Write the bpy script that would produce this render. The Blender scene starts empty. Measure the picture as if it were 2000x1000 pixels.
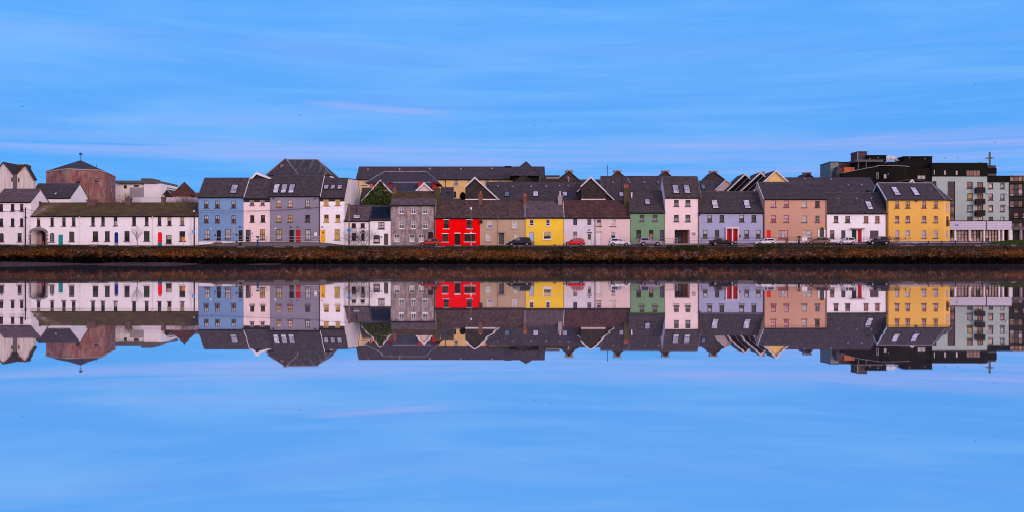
import bpy, math, random
from mathutils import Vector, noise

RND = random.Random(11)
scene = bpy.context.scene
COL = scene.collection
F, CAMY, CZ, HOR = 2100.0, -200.0, 0.6, 508.6      # calibrated lens (photo is 2000 wide), camera place, eye height, horizon row


def X(px, y): return (px - 1000.0) / F * (y - CAMY)
def Z(py, y): return CZ + (HOR - py) / F * (y - CAMY)


# ------------------------------------------------------------------ mesh builder
class MB:
    def __init__(self):
        self.v, self.f, self.m = [], [], []

    def poly(self, pts, mat=0):
        n = len(self.v)
        self.v += [tuple(p) for p in pts]
        self.f.append(tuple(range(n, n + len(pts))))
        self.m.append(mat)

    def box(self, x0, x1, y0, y1, z0, z1, mat=0):
        n = len(self.v)
        self.v += [(x0, y0, z0), (x1, y0, z0), (x1, y1, z0), (x0, y1, z0),
                   (x0, y0, z1), (x1, y0, z1), (x1, y1, z1), (x0, y1, z1)]
        for q in ((0, 1, 5, 4), (1, 2, 6, 5), (2, 3, 7, 6), (3, 0, 4, 7), (4, 5, 6, 7), (3, 2, 1, 0)):
            self.f.append(tuple(n + i for i in q))
            self.m.append(mat)

    def prism(self, pts, y0, y1, mat=0, side=None):
        """outline of (x, z) pushed along y"""
        side = mat if side is None else side
        self.poly([(x, y0, z) for x, z in pts], mat)
        self.poly([(x, y1, z) for x, z in reversed(pts)], mat)
        k = len(pts)
        for i in range(k):
            (a, b), (c, d) = pts[i], pts[(i + 1) % k]
            self.poly([(a, y0, b), (a, y1, b), (c, y1, d), (c, y0, d)], side)

    def prism_x(self, pts, x0, x1, mat=0):
        """outline of (y, z) pushed along x"""
        self.poly([(x0, y, z) for y, z in reversed(pts)], mat)
        self.poly([(x1, y, z) for y, z in pts], mat)
        k = len(pts)
        for i in range(k):
            (a, b), (c, d) = pts[i], pts[(i + 1) % k]
            self.poly([(x0, a, b), (x0, c, d), (x1, c, d), (x1, a, b)], mat)

    def tube(self, path, r, n=6, mat=0):
        path = [Vector(p) for p in path]
        rs = r if isinstance(r, (list, tuple)) else [r] * len(path)
        rings = []
        for i, p in enumerate(path):
            t = (path[min(i + 1, len(path) - 1)] - path[max(i - 1, 0)])
            t = t.normalized() if t.length > 1e-9 else Vector((0, 0, 1))
            a = t.cross(Vector((0, 1, 0)) if abs(t.y) < .9 else Vector((1, 0, 0))).normalized()
            b = t.cross(a)
            s = len(self.v)
            for k in range(n):
                g = 2 * math.pi * k / n
                self.v.append(tuple(p + (a * math.cos(g) + b * math.sin(g)) * rs[i]))
            rings.append(s)
        for s, e in zip(rings, rings[1:]):
            for k in range(n):
                self.f.append((s + k, s + (k + 1) % n, e + (k + 1) % n, e + k))
                self.m.append(mat)
        self.f.append(tuple(range(rings[0] + n - 1, rings[0] - 1, -1))); self.m.append(mat)
        self.f.append(tuple(range(rings[-1], rings[-1] + n))); self.m.append(mat)

    def lathe(self, cx, cy, prof, n=10, mat=0):
        rings = []
        for r, z in prof:
            s = len(self.v)
            for k in range(n):
                g = 2 * math.pi * k / n
                self.v.append((cx + r * math.cos(g), cy + r * math.sin(g), z))
            rings.append(s)
        for s, e in zip(rings, rings[1:]):
            for k in range(n):
                self.f.append((s + k, s + (k + 1) % n, e + (k + 1) % n, e + k)); self.m.append(mat)
        self.f.append(tuple(range(rings[0] + n - 1, rings[0] - 1, -1))); self.m.append(mat)
        self.f.append(tuple(range(rings[-1], rings[-1] + n))); self.m.append(mat)

    def disc_y(self, cx, cy, cz, r0, r1, w, n=18, mat=0):
        """wheel-like ring round the y axis"""
        rings = []
        for r, y in ((r0, -w), (r1, -w), (r1, w), (r0, w)):
            s = len(self.v)
            for k in range(n):
                g = 2 * math.pi * k / n
                self.v.append((cx + r * math.cos(g), cy + y, cz + r * math.sin(g)))
            rings.append(s)
        for i in range(4):
            s, e = rings[i], rings[(i + 1) % 4]
            for k in range(n):
                self.f.append((s + k, s + (k + 1) % n, e + (k + 1) % n, e + k)); self.m.append(mat)

    def build(self, name, mats, parent=None, loc=None, smooth=False, local=False):
        mats = mats if isinstance(mats, (list, tuple)) else [mats]
        if local:
            o = Vector((0, 0, 0))
        elif parent is not None:
            o, p = Vector((0, 0, 0)), parent
            while p is not None:
                o += p.location
                p = p.parent
        else:
            o = Vector(loc) if loc is not None else Vector((0, 0, 0))
        me = bpy.data.meshes.new(name)
        me.from_pydata([(a - o.x, b - o.y, c - o.z) for a, b, c in self.v], [], self.f)
        for m in mats:
            me.materials.append(m)
        if len(mats) > 1:
            me.polygons.foreach_set('material_index', self.m)
        if smooth:
            me.polygons.foreach_set('use_smooth', [True] * len(me.polygons))
        me.update()
        ob = bpy.data.objects.new(name, me)
        COL.objects.link(ob)
        if parent is not None:
            ob.parent = parent
        elif loc is not None:
            ob.location = loc
        return ob


def tag(o, label=None, cat=None, group=None, kind=None):
    if label: o['label'] = label
    if cat: o['category'] = cat
    if group: o['group'] = group
    if kind: o['kind'] = kind
    return o


def thing(name, label, cat, loc, group=None, rz=0.0):
    o = bpy.data.objects.new(name, None)
    COL.objects.link(o)
    o.location = loc
    o.rotation_euler = (0, 0, rz)
    o.empty_display_size = .3
    return tag(o, label, cat, group)


# ------------------------------------------------------------------ materials
def new_mat(name):
    m = bpy.data.materials.new(name)
    m.use_nodes = True
    nt = m.node_tree
    return m, nt, nt.nodes['Principled BSDF']


def N(nt, t, **kw):
    n = nt.nodes.new(t)
    for k, v in kw.items():
        if k in n.inputs.keys():
            n.inputs[k].default_value = v
        else:
            setattr(n, k, v)
    return n


def L(nt, a, b): nt.links.new(a, b)


def coords(nt, scale=(1, 1, 1), off=None):
    tc = N(nt, 'ShaderNodeTexCoord')
    mp = N(nt, 'ShaderNodeMapping')
    mp.inputs['Scale'].default_value = scale
    mp.inputs['Location'].default_value = off or (RND.uniform(-50, 50), RND.uniform(-50, 50), RND.uniform(-50, 50))
    L(nt, tc.outputs['Object'], mp.inputs['Vector'])
    return mp.outputs['Vector']


def mixc(nt, fac, a, b, mode='MIX'):
    n = N(nt, 'ShaderNodeMix', data_type='RGBA', blend_type=mode)
    for s, i in ((fac, 0), (a, 6), (b, 7)):
        if hasattr(s, 'links') or hasattr(s, 'is_linked'):
            L(nt, s, n.inputs[i])
        elif i == 0:
            n.inputs[i].default_value = s
        else:
            n.inputs[i].default_value = (*s, 1) if len(s) == 3 else s
    return n.outputs[2]


def ramp(nt, fac, p0, p1, v0=0., v1=1.):
    r = N(nt, 'ShaderNodeMapRange')
    r.inputs[1].default_value, r.inputs[2].default_value = p0, p1
    r.inputs[3].default_value, r.inputs[4].default_value = v0, v1
    L(nt, fac, r.inputs[0])
    return r.outputs[0]


def bump(nt, b, h, dist, strength=1.):
    n = N(nt, 'ShaderNodeBump')
    n.inputs['Strength'].default_value = strength
    n.inputs['Distance'].default_value = dist
    L(nt, h, n.inputs['Height'])
    L(nt, n.outputs['Normal'], b.inputs['Normal'])


def noisef(nt, vec, scale, detail=4., rough=.6):
    n = N(nt, 'ShaderNodeTexNoise')
    n.inputs['Scale'].default_value = scale
    n.inputs['Detail'].default_value = detail
    n.inputs['Roughness'].default_value = rough
    L(nt, vec, n.inputs['Vector'])
    return n.outputs['Fac']


def mat_plain(name, rgb, rough=.6, metal=0., var=.0, spec=.12, scale=2.):
    m, nt, b = new_mat(name)
    b.inputs['Roughness'].default_value = rough
    b.inputs['Metallic'].default_value = metal
    b.inputs['Specular IOR Level'].default_value = spec
    if var:
        f = noisef(nt, coords(nt), scale, 5.)
        c = mixc(nt, ramp(nt, f, .3, .7), tuple(x * (1 - var) for x in rgb), tuple(min(1, x * (1 + var)) for x in rgb))
        L(nt, c, b.inputs['Base Color'])
    else:
        b.inputs['Base Color'].default_value = (*rgb, 1)
    return m


def mat_wall(name, rgb, dirt=.18, dirtcol=(.14, .11, .11), patch=None, pscale=.8, rough=.9, lo=.5, hi=.8):
    """painted render: rain streaks, blotches, a little grain"""
    m, nt, b = new_mat(name)
    b.inputs['Roughness'].default_value = rough
    b.inputs['Specular IOR Level'].default_value = .03
    st = noisef(nt, coords(nt, (1.6, 1.6, .16)), 1.5, 6., .65)
    bl = noisef(nt, coords(nt, (1, 1, 1)), .55, 6., .6)
    gr = noisef(nt, coords(nt, (1, 1, 1)), 5., 3., .6)
    c = mixc(nt, ramp(nt, bl, .3, .7), tuple(x * .93 for x in rgb), tuple(min(.92, x * 1.05) for x in rgb))
    c = mixc(nt, ramp(nt, gr, .35, .65, 0, .12), c, tuple(x * .8 for x in rgb))
    c = mixc(nt, ramp(nt, st, lo, hi, 0, dirt), c, dirtcol)
    if patch:
        pc, amt = patch
        pn = noisef(nt, coords(nt, (1, 1, .7)), pscale, 7., .65)
        c = mixc(nt, ramp(nt, pn, .45, .7, 0, amt), c, pc)
    L(nt, c, b.inputs['Base Color'])
    bump(nt, b, noisef(nt, coords(nt), 14., 4.), .02, .5)
    return m


def mat_slate(name, c1, c2, blot=(.03, .026, .03), blotamt=.5, moss=None, mossamt=.6, streak=None, lichen=False, rowh=.26, lo=.5, hi=.68):
    m, nt, b = new_mat(name)
    c1, c2 = [tuple(x * k for x, k in zip(q, (1.12, 1., .86))) for q in (c1, c2)]
    b.inputs['Roughness'].default_value = .75
    b.inputs['Specular IOR Level'].default_value = .12
    tc = N(nt, 'ShaderNodeTexCoord')
    sp = N(nt, 'ShaderNodeSeparateXYZ')
    L(nt, tc.outputs['Object'], sp.inputs[0])
    ad = N(nt, 'ShaderNodeMath', operation='MULTIPLY_ADD')
    L(nt, sp.outputs[1], ad.inputs[0]); ad.inputs[1].default_value = .35; L(nt, sp.outputs[0], ad.inputs[2])
    cb = N(nt, 'ShaderNodeCombineXYZ')
    L(nt, ad.outputs[0], cb.inputs[0]); L(nt, sp.outputs[2], cb.inputs[1])
    br = N(nt, 'ShaderNodeTexBrick')
    br.inputs['Scale'].default_value = 1.
    br.inputs['Brick Width'].default_value = .42
    br.inputs['Row Height'].default_value = rowh
    br.inputs['Mortar Size'].default_value = .016
    br.inputs['Color1'].default_value = (*c1, 1)
    br.inputs['Color2'].default_value = (*c2, 1)
    br.inputs['Mortar'].default_value = (*[x * .45 for x in c1], 1)
    L(nt, cb.outputs[0], br.inputs['Vector'])
    c = br.outputs['Color']
    f5 = noisef(nt, coords(nt, (1, 1, 1.8)), 1.7, 5., .75)
    c = mixc(nt, 1., c, mixc(nt, ramp(nt, f5, .3, .68), (.55, .54, .55), (1.5, 1.45, 1.42)), 'MULTIPLY')
    f1 = noisef(nt, coords(nt, (1, 1, 1)), .7, 7., .7)
    c = mixc(nt, ramp(nt, f1, .42, .7, 0, blotamt), c, blot)
    f3 = noisef(nt, coords(nt, (1, 1, 2.2)), 3.2, 4., .7)
    c = mixc(nt, ramp(nt, f3, .5, .72, 0, .45), c, tuple(min(1, x * 1.7 + .01) for x in c2))
    if moss:
        f2 = noisef(nt, coords(nt, (1, 1, 1)), 1.1, 8., .72)
        c = mixc(nt, ramp(nt, f2, lo, hi, 0, mossamt), c, moss)
        f6 = noisef(nt, coords(nt, (1, 1, 1.6)), 2.6, 6., .8)
        c = mixc(nt, ramp(nt, f6, .52, .66, 0, mossamt * .8), c, tuple(x * .35 for x in moss))
        c = mixc(nt, ramp(nt, f6, .44, .34, 0, mossamt * .7), c, tuple(min(1, x * 1.7) for x in moss))
    if streak:
        f4 = noisef(nt, coords(nt, (1.1, .12, .12)), 1.3, 3., .5)
        c = mixc(nt, ramp(nt, f4, .52, .66, 0, .5), c, streak)
    if lichen:      # pale lichen running up the slates near the left verge, scattered spots elsewhere
        u = N(nt, 'ShaderNodeMath', operation='MULTIPLY_ADD'); L(nt, sp.outputs[2], u.inputs[0]); u.inputs[1].default_value = -1.15; L(nt, sp.outputs[0], u.inputs[2])
        v = N(nt, 'ShaderNodeMath', operation='ADD'); L(nt, u.outputs[0], v.inputs[0]); v.inputs[1].default_value = 22.1
        w_ = N(nt, 'ShaderNodeMath', operation='ABSOLUTE'); L(nt, v.outputs[0], w_.inputs[0])
        ln = noisef(nt, coords(nt, (1, 1, 1)), 2.4, 6., .75)
        k = N(nt, 'ShaderNodeMath', operation='MULTIPLY'); L(nt, ramp(nt, w_.outputs[0], .5, 1.5, 1., 0.), k.inputs[0]); L(nt, ramp(nt, ln, .42, .55), k.inputs[1])
        c = mixc(nt, k.outputs[0], c, (.30, .20, .19))
        c = mixc(nt, ramp(nt, noisef(nt, coords(nt), 1.9, 5., .8), .66, .72, 0, .8), c, (.22, .16, .12))
        c = mixc(nt, ramp(nt, noisef(nt, coords(nt, (.4, .4, 1)), .8, 5., .7), .48, .60, 0, .75), c, (.085, .036, .026))
        c = mixc(nt, ramp(nt, noisef(nt, coords(nt, (.5, .5, .8)), 1.1, 6., .75), .52, .62, 0, .7), c, (.105, .095, .018))
    L(nt, c, b.inputs['Base Color'])
    bump(nt, b, br.outputs['Fac'], -.02, .6)
    return m


M = {}
M['slate'] = mat_slate('dark slate', (.047, .040, .049), (.075, .062, .072), moss=(.10, .06, .035), mossamt=.3, lo=.56, hi=.75)
M['slate_b'] = mat_slate('charcoal slate', (.042, .038, .047), (.064, .056, .066), moss=(.11, .055, .03), mossamt=.25, lo=.6, hi=.75)
M['slate_far'] = mat_slate('far slate', (.046, .038, .049), (.066, .054, .067), rowh=.4, blotamt=.3)
M['slate_brown'] = mat_slate('brown slate', (.050, .030, .030), (.105, .066, .062), blot=(.025, .015, .018), blotamt=.75, moss=(.19, .13, .12), mossamt=.4, lo=.56, hi=.72)
M['slate_red'] = mat_slate('red brown slate', (.060, .026, .028), (.105, .05, .05), blot=(.028, .014, .015), blotamt=.7, moss=(.12, .085, .05), mossamt=.35, lo=.58)
M['slate_mauve'] = mat_slate('mauve slate', (.075, .055, .07), (.12, .09, .10), blot=(.05, .03, .035), moss=(.16, .10, .11), mossamt=.3)
M['slate_moss'] = mat_slate('mossy slate', (.055, .034, .02), (.115, .072, .036), blot=(.04, .034, .008), blotamt=.8, moss=(.10, .068, .018), mossamt=.75, lichen=True, lo=.44, hi=.62)
M['slate_mossdark'] = mat_slate('dark mossy slate', (.05, .03, .022), (.09, .056, .038), blot=(.03, .026, .008), blotamt=.8, moss=(.08, .06, .018), mossamt=.7)
M['slate_streak'] = mat_slate('streaked slate', (.045, .042, .048), (.07, .064, .072), streak=(.22, .20, .22))
M['slate_hung'] = mat_slate('slate hung wall', (.030, .027, .030), (.045, .040, .045), rowh=.3, blotamt=.2)
M['rust_tile'] = mat_slate('rust tile', (.065, .026, .026), (.105, .045, .042), blot=(.04, .018, .02))

M['white'] = mat_wall('white render', (.87, .80, .81), dirt=.13, dirtcol=(.34, .24, .24))
M['white_old'] = mat_wall('old white render', (.84, .76, .775), dirt=.35, dirtcol=(.40, .24, .24), patch=((.42, .31, .31), .2))
M['white_gable'] = mat_wall('weathered cream gable', (.76, .66, .64), dirt=.45, dirtcol=(.42, .30, .27), lo=.45, hi=.7)
M['cream_old'] = mat_wall('aged cream render', (.66, .56, .52), dirt=.6, dirtcol=(.25, .17, .16), lo=.4, hi=.7)
M['lilac_white'] = mat_wall('pale lilac render', (.68, .60, .65), dirt=.3, dirtcol=(.36, .3, .3))
M['blue'] = mat_wall('blue render', (.18, .30, .50), dirt=.25, dirtcol=(.13, .19, .33))
M['pink_pale'] = mat_wall('pale pink render', (.84, .64, .61), dirt=.1, dirtcol=(.55, .37, .36))
M['pink'] = mat_wall('pink render', (.73, .54, .51), dirt=.16, dirtcol=(.5, .3, .28))
M['pink_shell'] = mat_wall('shell pink render', (.82, .63, .60), dirt=.1, dirtcol=(.58, .38, .36))
M['greyviolet'] = mat_wall('grey violet render', (.245, .222, .285), dirt=.2, dirtcol=(.13, .12, .16))
M['cement'] = mat_wall('bare cement render', (.37, .285, .28), dirt=.85, dirtcol=(.07, .052, .05), patch=((.085, .062, .058), .9), pscale=1.3, lo=.48, hi=.7)
M['red'] = mat_wall('red paint', (.90, .0025, .004), dirt=.2, dirtcol=(.66, .003, .005))
M['beige'] = mat_wall('beige render', (.47, .33, .22), dirt=.35, dirtcol=(.34, .22, .13))
M['yellow'] = mat_wall('yellow paint', (.92, .575, .055), dirt=.2, dirtcol=(.78, .46, .03))
M['green'] = mat_wall('sage green render', (.18, .30, .17), dirt=.15, dirtcol=(.12, .2, .11))
M['lilac'] = mat_wall('lilac grey render', (.36, .375, .53), dirt=.15, dirtcol=(.26, .25, .36))
M['peach'] = mat_wall('peach brown render', (.555, .305, .212), dirt=.25, dirtcol=(.42, .21, .155))
M['ochre'] = mat_wall('ochre render', (.77, .43, .095), dirt=.22, dirtcol=(.62, .30, .05))
M['palegreen'] = mat_wall('pale green render', (.385, .45, .425), dirt=.15, dirtcol=(.27, .32, .3))
M['yellow_far'] = mat_wall('straw yellow render', (.82, .53, .22), dirt=.2, dirtcol=(.55, .33, .12))
M['red_far'] = mat_wall('crimson render', (.42, .035, .045), dirt=.3, dirtcol=(.2, .02, .02))
M['peach_far'] = mat_wall('apricot render', (.72, .45, .33), dirt=.2, dirtcol=(.45, .25, .18))
M['rust_wall'] = mat_wall('rust stained cement', (.31, .135, .12), dirt=.85, dirtcol=(.155, .055, .05), patch=((.40, .29, .26), .7), lo=.42, hi=.62)
M['pinkstone'] = mat_wall('pink stone', (.45, .29, .24), dirt=.4, dirtcol=(.2, .12, .1))
M['black_clad'] = mat_wall('black cladding', (.012, .013, .012), dirt=.4, dirtcol=(.02, .013, .006))
M['rust_clad'] = mat_wall('rust stained black cladding', (.012, .012, .010), dirt=.7, dirtcol=(.05, .018, .006), lo=.54, hi=.74)
M['brown_clad'] = mat_wall('dull brown cladding', (.085, .062, .066), dirt=.2)
M['grey_slab'] = mat_plain('grey slab', (.11, .10, .108), .8, var=.15)
M['brick_orange'] = mat_wall('orange brick', (.60, .14, .05), dirt=.4, dirtcol=(.3, .07, .03))
M['canopy'] = mat_plain('lilac metal fascia', (.57, .51, .64), .45, var=.05)
M['metal_grey'] = mat_plain('grey metal', (.36, .33, .37), .45, .3, var=.1)
M['ridge'] = mat_plain('dark ridge tile', (.07, .062, .068), .8, var=.3)
M['lead'] = mat_plain('lead flashing', (.24, .22, .25), .6, var=.2)
M['trim_white'] = mat_plain('white trim', (.80, .74, .76), .5, var=.06)
M['trim_dull'] = mat_plain('dull white trim', (.62, .55, .57), .6, var=.12)
M['trim_stone'] = mat_plain('stone trim', (.36, .26, .27), .8, var=.2)
M['quoin'] = mat_plain('grey limestone', (.23, .175, .185), .85, var=.3, scale=4)
M['sill_dark'] = mat_plain('dark sill', (.12, .075, .075), .8, var=.2)
M['gutter'] = mat_plain('black gutter', (.016, .013, .014), .5)
M['pipe_red'] = mat_plain('maroon pipe', (.075, .02, .025), .5)
M['fr_dark'] = mat_plain('dark window frame', (.020, .012, .012), .5)
M['fr_white'] = mat_plain('white window frame', (.74, .68, .70), .45)
M['fr_red'] = mat_plain('red window frame', (.48, .022, .035), .5)
M['fr_ochre'] = mat_plain('ochre window frame', (.44, .24, .045), .6)
M['fr_brown'] = mat_plain('brown window frame', (.17, .055, .03), .5)
M['fr_grey'] = mat_plain('grey window frame', (.33, .29, .31), .5)
M['door_black'] = mat_plain('black door paint', (.013, .010, .011), .35)
M['door_red'] = mat_plain('crimson door paint', (.46, .008, .012), .4)
M['door_bright'] = mat_plain('bright red door paint', (.85, .008, .016), .4)
M['door_teal'] = mat_plain('teal door paint', (.004, .26, .27), .5)
M['door_navy'] = mat_plain('navy door paint', (.006, .022, .20), .4)
M['door_yellow'] = mat_plain('yellow door paint', (.88, .42, .004), .4)
M['door_paleblue'] = mat_plain('pale blue door paint', (.40, .48, .68), .5)
M['door_white'] = mat_plain('white door paint', (.74, .67, .70), .45)
M['door_grey'] = mat_plain('grey door paint', (.09, .075, .075), .5)
M['door_green'] = mat_plain('dark green door paint', (.014, .03, .02), .4)
M['wood'] = mat_plain('brown timber', (.16, .075, .04), .6, var=.3, scale=6)
M['blue_base'] = mat_plain('blue flood board', (.02, .16, .33), .6)
M['grey_base'] = mat_plain('grey flood board', (.30, .29, .36), .6)
M['brass'] = mat_plain('worn brass', (.55, .38, .15), .35, .9)


def mat_glass(name, rgb, rough=.06, spec=.28, var=.35):
    m, nt, b = new_mat(name)
    f = noisef(nt, coords(nt), 1.7, 3.)
    c = mixc(nt, ramp(nt, f, .35, .65), tuple(x * (1 - var) for x in rgb), tuple(min(1, x * (1 + var)) for x in rgb))
    L(nt, c, b.inputs['Base Color'])
    b.inputs['Roughness'].default_value = rough
    b.inputs['Specular IOR Level'].default_value = spec
    return m


G = {'d': mat_glass('dark glass', (.013, .010, .012), spec=.14), 'g': mat_glass('grey glass', (.05, .052, .048), spec=.2),
     'p': mat_glass('net curtain behind glass', (.42, .38, .36)), 'w': mat_glass('warm blind behind glass', (.36, .21, .12)),
     'b': mat_glass('blue glass', (.022, .035, .075)), 'v': mat_glass('lilac blind behind glass', (.40, .34, .42)),
     'y': mat_glass('yellow blind behind glass', (.40, .28, .10)), 'n': mat_glass('green blind behind glass', (.02, .045, .018)),
     'o': mat_glass('glass with painted sunset', (.60, .20, .07)), 's': mat_glass('sky tinted glossy glass', (.13, .14, .19), spec=.6),  # orange and sky tints put reflections into the pane colour
     'r': mat_glass('pink glass painted as lit', (.62, .42, .36)), 'k': mat_glass('brown blind behind glass', (.22, .12, .09)),  # pink pane colour stands for lit rooms and reflected dusk
     'm': mat_glass('mauve skylight glass', (.33, .29, .35), spec=.15), 'l': mat_glass('light skylight glass', (.52, .48, .52), spec=.2)}


# ------------------------------------------------------------------ house kit
def arch_pts(x0, x1, ztop, rise, n=10):
    xc, hw = (x0 + x1) / 2, (x1 - x0) / 2
    out = []
    for i in range(n + 1):
        t = math.pi * (1 - i / n)
        out.append((xc + hw * math.cos(t), ztop - rise + rise * math.sin(t)))
    return out


def facade(mb, x0, x1, z0, z1, y, ops, mat=0):
    """front wall with real openings: op = (x0, x1, z0, z1, rise, reveal)"""
    xs = sorted({round(v, 4) for v in [x0, x1] + [o[0] for o in ops] + [o[1] for o in ops] if x0 <= v <= x1})
    zs = sorted({round(v, 4) for v in [z0, z1] + [o[2] for o in ops] + [o[3] for o in ops] if z0 <= v <= z1})
    for a, b in zip(xs, xs[1:]):
        run = None
        for c, d in zip(zs, zs[1:]):
            xm, zm = (a + b) / 2, (c + d) / 2
            inside = any(o[0] < xm < o[1] and o[2] < zm < o[3] for o in ops)
            if not inside:
                run = (run[0], d) if run else (c, d)
            if inside and run:
                mb.poly([(a, y, run[0]), (b, y, run[0]), (b, y, run[1]), (a, y, run[1])], mat); run = None
        if run:
            mb.poly([(a, y, run[0]), (b, y, run[0]), (b, y, run[1]), (a, y, run[1])], mat)
    for a, b, c, d, rise, rv in ops:
        zt = d - rise
        mb.poly([(a, y, c), (a, y + rv, c), (a, y + rv, zt), (a, y, zt)], mat)
        mb.poly([(b, y, c), (b, y, zt), (b, y + rv, zt), (b, y + rv, c)], mat)
        mb.poly([(a, y, c), (b, y, c), (b, y + rv, c), (a, y + rv, c)], mat)
        if rise:
            ap = arch_pts(a, b, d, rise)
            for (p, q), (r, s) in zip(ap, ap[1:]):
                mb.poly([(p, y, q), (r, y, s), (r, y, d), (p, y, d)], mat)
                mb.poly([(p, y, q), (p, y + rv, q), (r, y + rv, s), (r, y, s)], mat)
        else:
            mb.poly([(a, y, d), (a, y + rv, d), (b, y + rv, d), (b, y, d)], mat)


FRAMES = {'dk': 'fr_dark', 'wh': 'fr_white', 'rd': 'fr_red', 'oc': 'fr_ochre', 'br': 'fr_brown', 'gr': 'fr_grey'}


def outline(a, b, c, d, rise):
    if rise:
        return [(a, c), (b, c)] + list(reversed(arch_pts(a, b, d, rise)))
    return [(a, c), (b, c), (b, d), (a, d)]


def window(root, a, b, c, d, y, fr='dk', pane='dd', cols=2, rows=(.5,), sill='sill_dark', rise=0., rv=.16, fw=.085, split=None, lintel=None, sillw=.14):
    """frame with glazing bars > pane, sill"""
    mb = MB()
    y0, y1 = y + rv - .07, y + rv
    ol = outline(a + .002, b - .002, c + .002, d - .002, rise)
    cx, cz = (a + b) / 2, (c + d - rise * .3) / 2
    inn = []
    if rise:
        inn = outline(a + fw, b - fw, c + fw, d - fw, max(.05, rise - fw))
    else:
        inn = outline(a + fw, b - fw, c + fw, d - fw, 0)
    k = len(ol)
    for i in range(k):
        p, q, r, s = ol[i], ol[(i + 1) % k], inn[(i + 1) % k], inn[i]
        mb.poly([(p[0], y0, p[1]), (q[0], y0, q[1]), (r[0], y0, r[1]), (s[0], y0, s[1])])
        mb.poly([(s[0], y0, s[1]), (r[0], y0, r[1]), (r[0], y1, r[1]), (s[0], y1, s[1])])
    ht = d - rise - c
    bw = .028
    for i in range(1, cols):
        xx = a + (b - a) * i / cols
        mb.box(xx - bw, xx + bw, y0 + .01, y1 - .005, c + fw, d - fw - (rise * .1 if rise else 0))
    for j, rr in enumerate(rows):
        zz = c + ht * rr
        mb.box(a + fw, b - fw, y0 + .013, y1 - .008, zz - bw * 1.25, zz + bw * 1.25)
    w = mb.build('window', M[FRAMES[fr]], root)
    pm = MB()
    sp = c + ht * (split if split is not None else .5)
    yp = y1 - .02
    pm.poly([(a, yp, c), (b, yp, c), (b, yp, sp), (a, yp, sp)], 1)
    if rise:
        pm.poly([(a, yp, sp), (b, yp, sp)] + [(p, yp, q) for p, q in reversed(arch_pts(a, b, d, rise))], 0)
    else:
        pm.poly([(a, yp, sp), (b, yp, sp), (b, yp, d), (a, yp, d)], 0)
    pm.build('pane', [G[pane[0]], G[pane[1]]], w)
    if sill:
        s = MB()
        s.box(a - sillw, b + sillw, y - .13, y + .02, c - .13, c - .002)
        s.build('sill', M[sill], w)
    if lintel:
        s = MB()
        s.box(a - .1, b + .1, y - .05, y + .02, d + .002, d + .14)
        s.build('lintel', M[lintel], w)
    return w


def door(root, a, b, c, d, y, mat='door_black', rise=0., rv=.2, base=None, fan=None, glassy=False, frame=None, hole=None):
    """leaf with raised panels > handle, frame, fanlight"""
    mb = MB()
    y1 = y + rv
    zt = d
    if fan:
        zt = d - (d - c) * fan
    zc = c
    if base:
        zc = c + (d - c) * .2
    pts = outline(a, b, zc, zt, rise if not fan else 0)
    mb.prism(pts, y1 - .05, y1 + .02)
    w = b - a
    zlim = zt - (rise if not fan else 0)
    h = zlim - zc
    for (u0, u1) in ((.12, .46), (.54, .88)):
        for (v0, v1) in ((.06, .4), (.48, .92)):
            mb.box(a + w * u0, a + w * u1, y1 - .075, y1 - .045, zc + h * v0, zc + h * v1)
    dr = mb.build('door', M[mat], root)
    hb = MB()
    hb.lathe(a + w * .84, y1 - .1, [(.0, zc + h * .43), (.04, zc + h * .44), (.045, zc + h * .455), (.03, zc + h * .475), (0, zc + h * .48)], 8)
    hb.build('handle', M['brass'], dr)
    if glassy:
        g = MB(); g.box(a + w * .15, b - w * .15, y1 - .085, y1 - .05, zc + h * .45, zc + h * .94)
        g.build('glazed_panel', G['g'], dr)
    if hole:
        g = MB(); g.box(a + w * .36, a + w * .64, y1 - .085, y1 - .05, zc + h * .72, zc + h * .86)
        g.build('peep_window', G['d'], dr)
    if fan:
        g = MB()
        g.prism(outline(a, b, zt, d, rise), y1 - .04, y1 - .01)
        g.build('fanlight', G['g'], dr)
    if base:
        g = MB(); g.box(a + .01, b - .01, y1 - .12, y1, c, zc - .004)
        g.build('flood_board', M[base], dr)
    if frame:
        g = MB()
        fw = .14
        g.box(a - fw, a - .002, y - .05, y + .05, c, d + fw)
        g.box(b + .002, b + fw, y - .05, y + .05, c, d + fw)
        g.box(a - .001, b + .001, y - .048, y + .05, d + .002, d + fw - .003)
        g.build('door_frame', M[frame], dr)
    return dr


def chimney(root, px0, px1, py0, py1, y, mat, pots=1, potmat=None, dep=.9, potpx=7):
    x0, x1, z1, z0 = X(px0, y), X(px1, y), Z(py0, y), Z(py1, y) - .8
    mb = MB()
    mb.box(x0, x1, y - dep / 2, y + dep / 2, z0, z1 - .3)
    mb.box(x0 - .07, x1 + .07, y - dep / 2 - .07, y + dep / 2 + .07, z1 - .3, z1 - .1)
    mb.box(x0 - .02, x1 + .02, y - dep / 2 - .02, y + dep / 2 + .02, z1 - .1, z1)
    ch = mb.build('chimney', mat, root)
    ph = potpx * (y - CAMY) / F
    for i in range(pots):
        cx = x0 + (x1 - x0) * (i + .5) / pots
        p = MB()
        p.lathe(cx, y, [(.17, z1 - .02), (.14, z1 + ph * .75), (.19, z1 + ph * .8), (.18, z1 + ph)], 10)
        p.build('chimney_pot', potmat or M['pot'], ch)
    return ch


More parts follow.
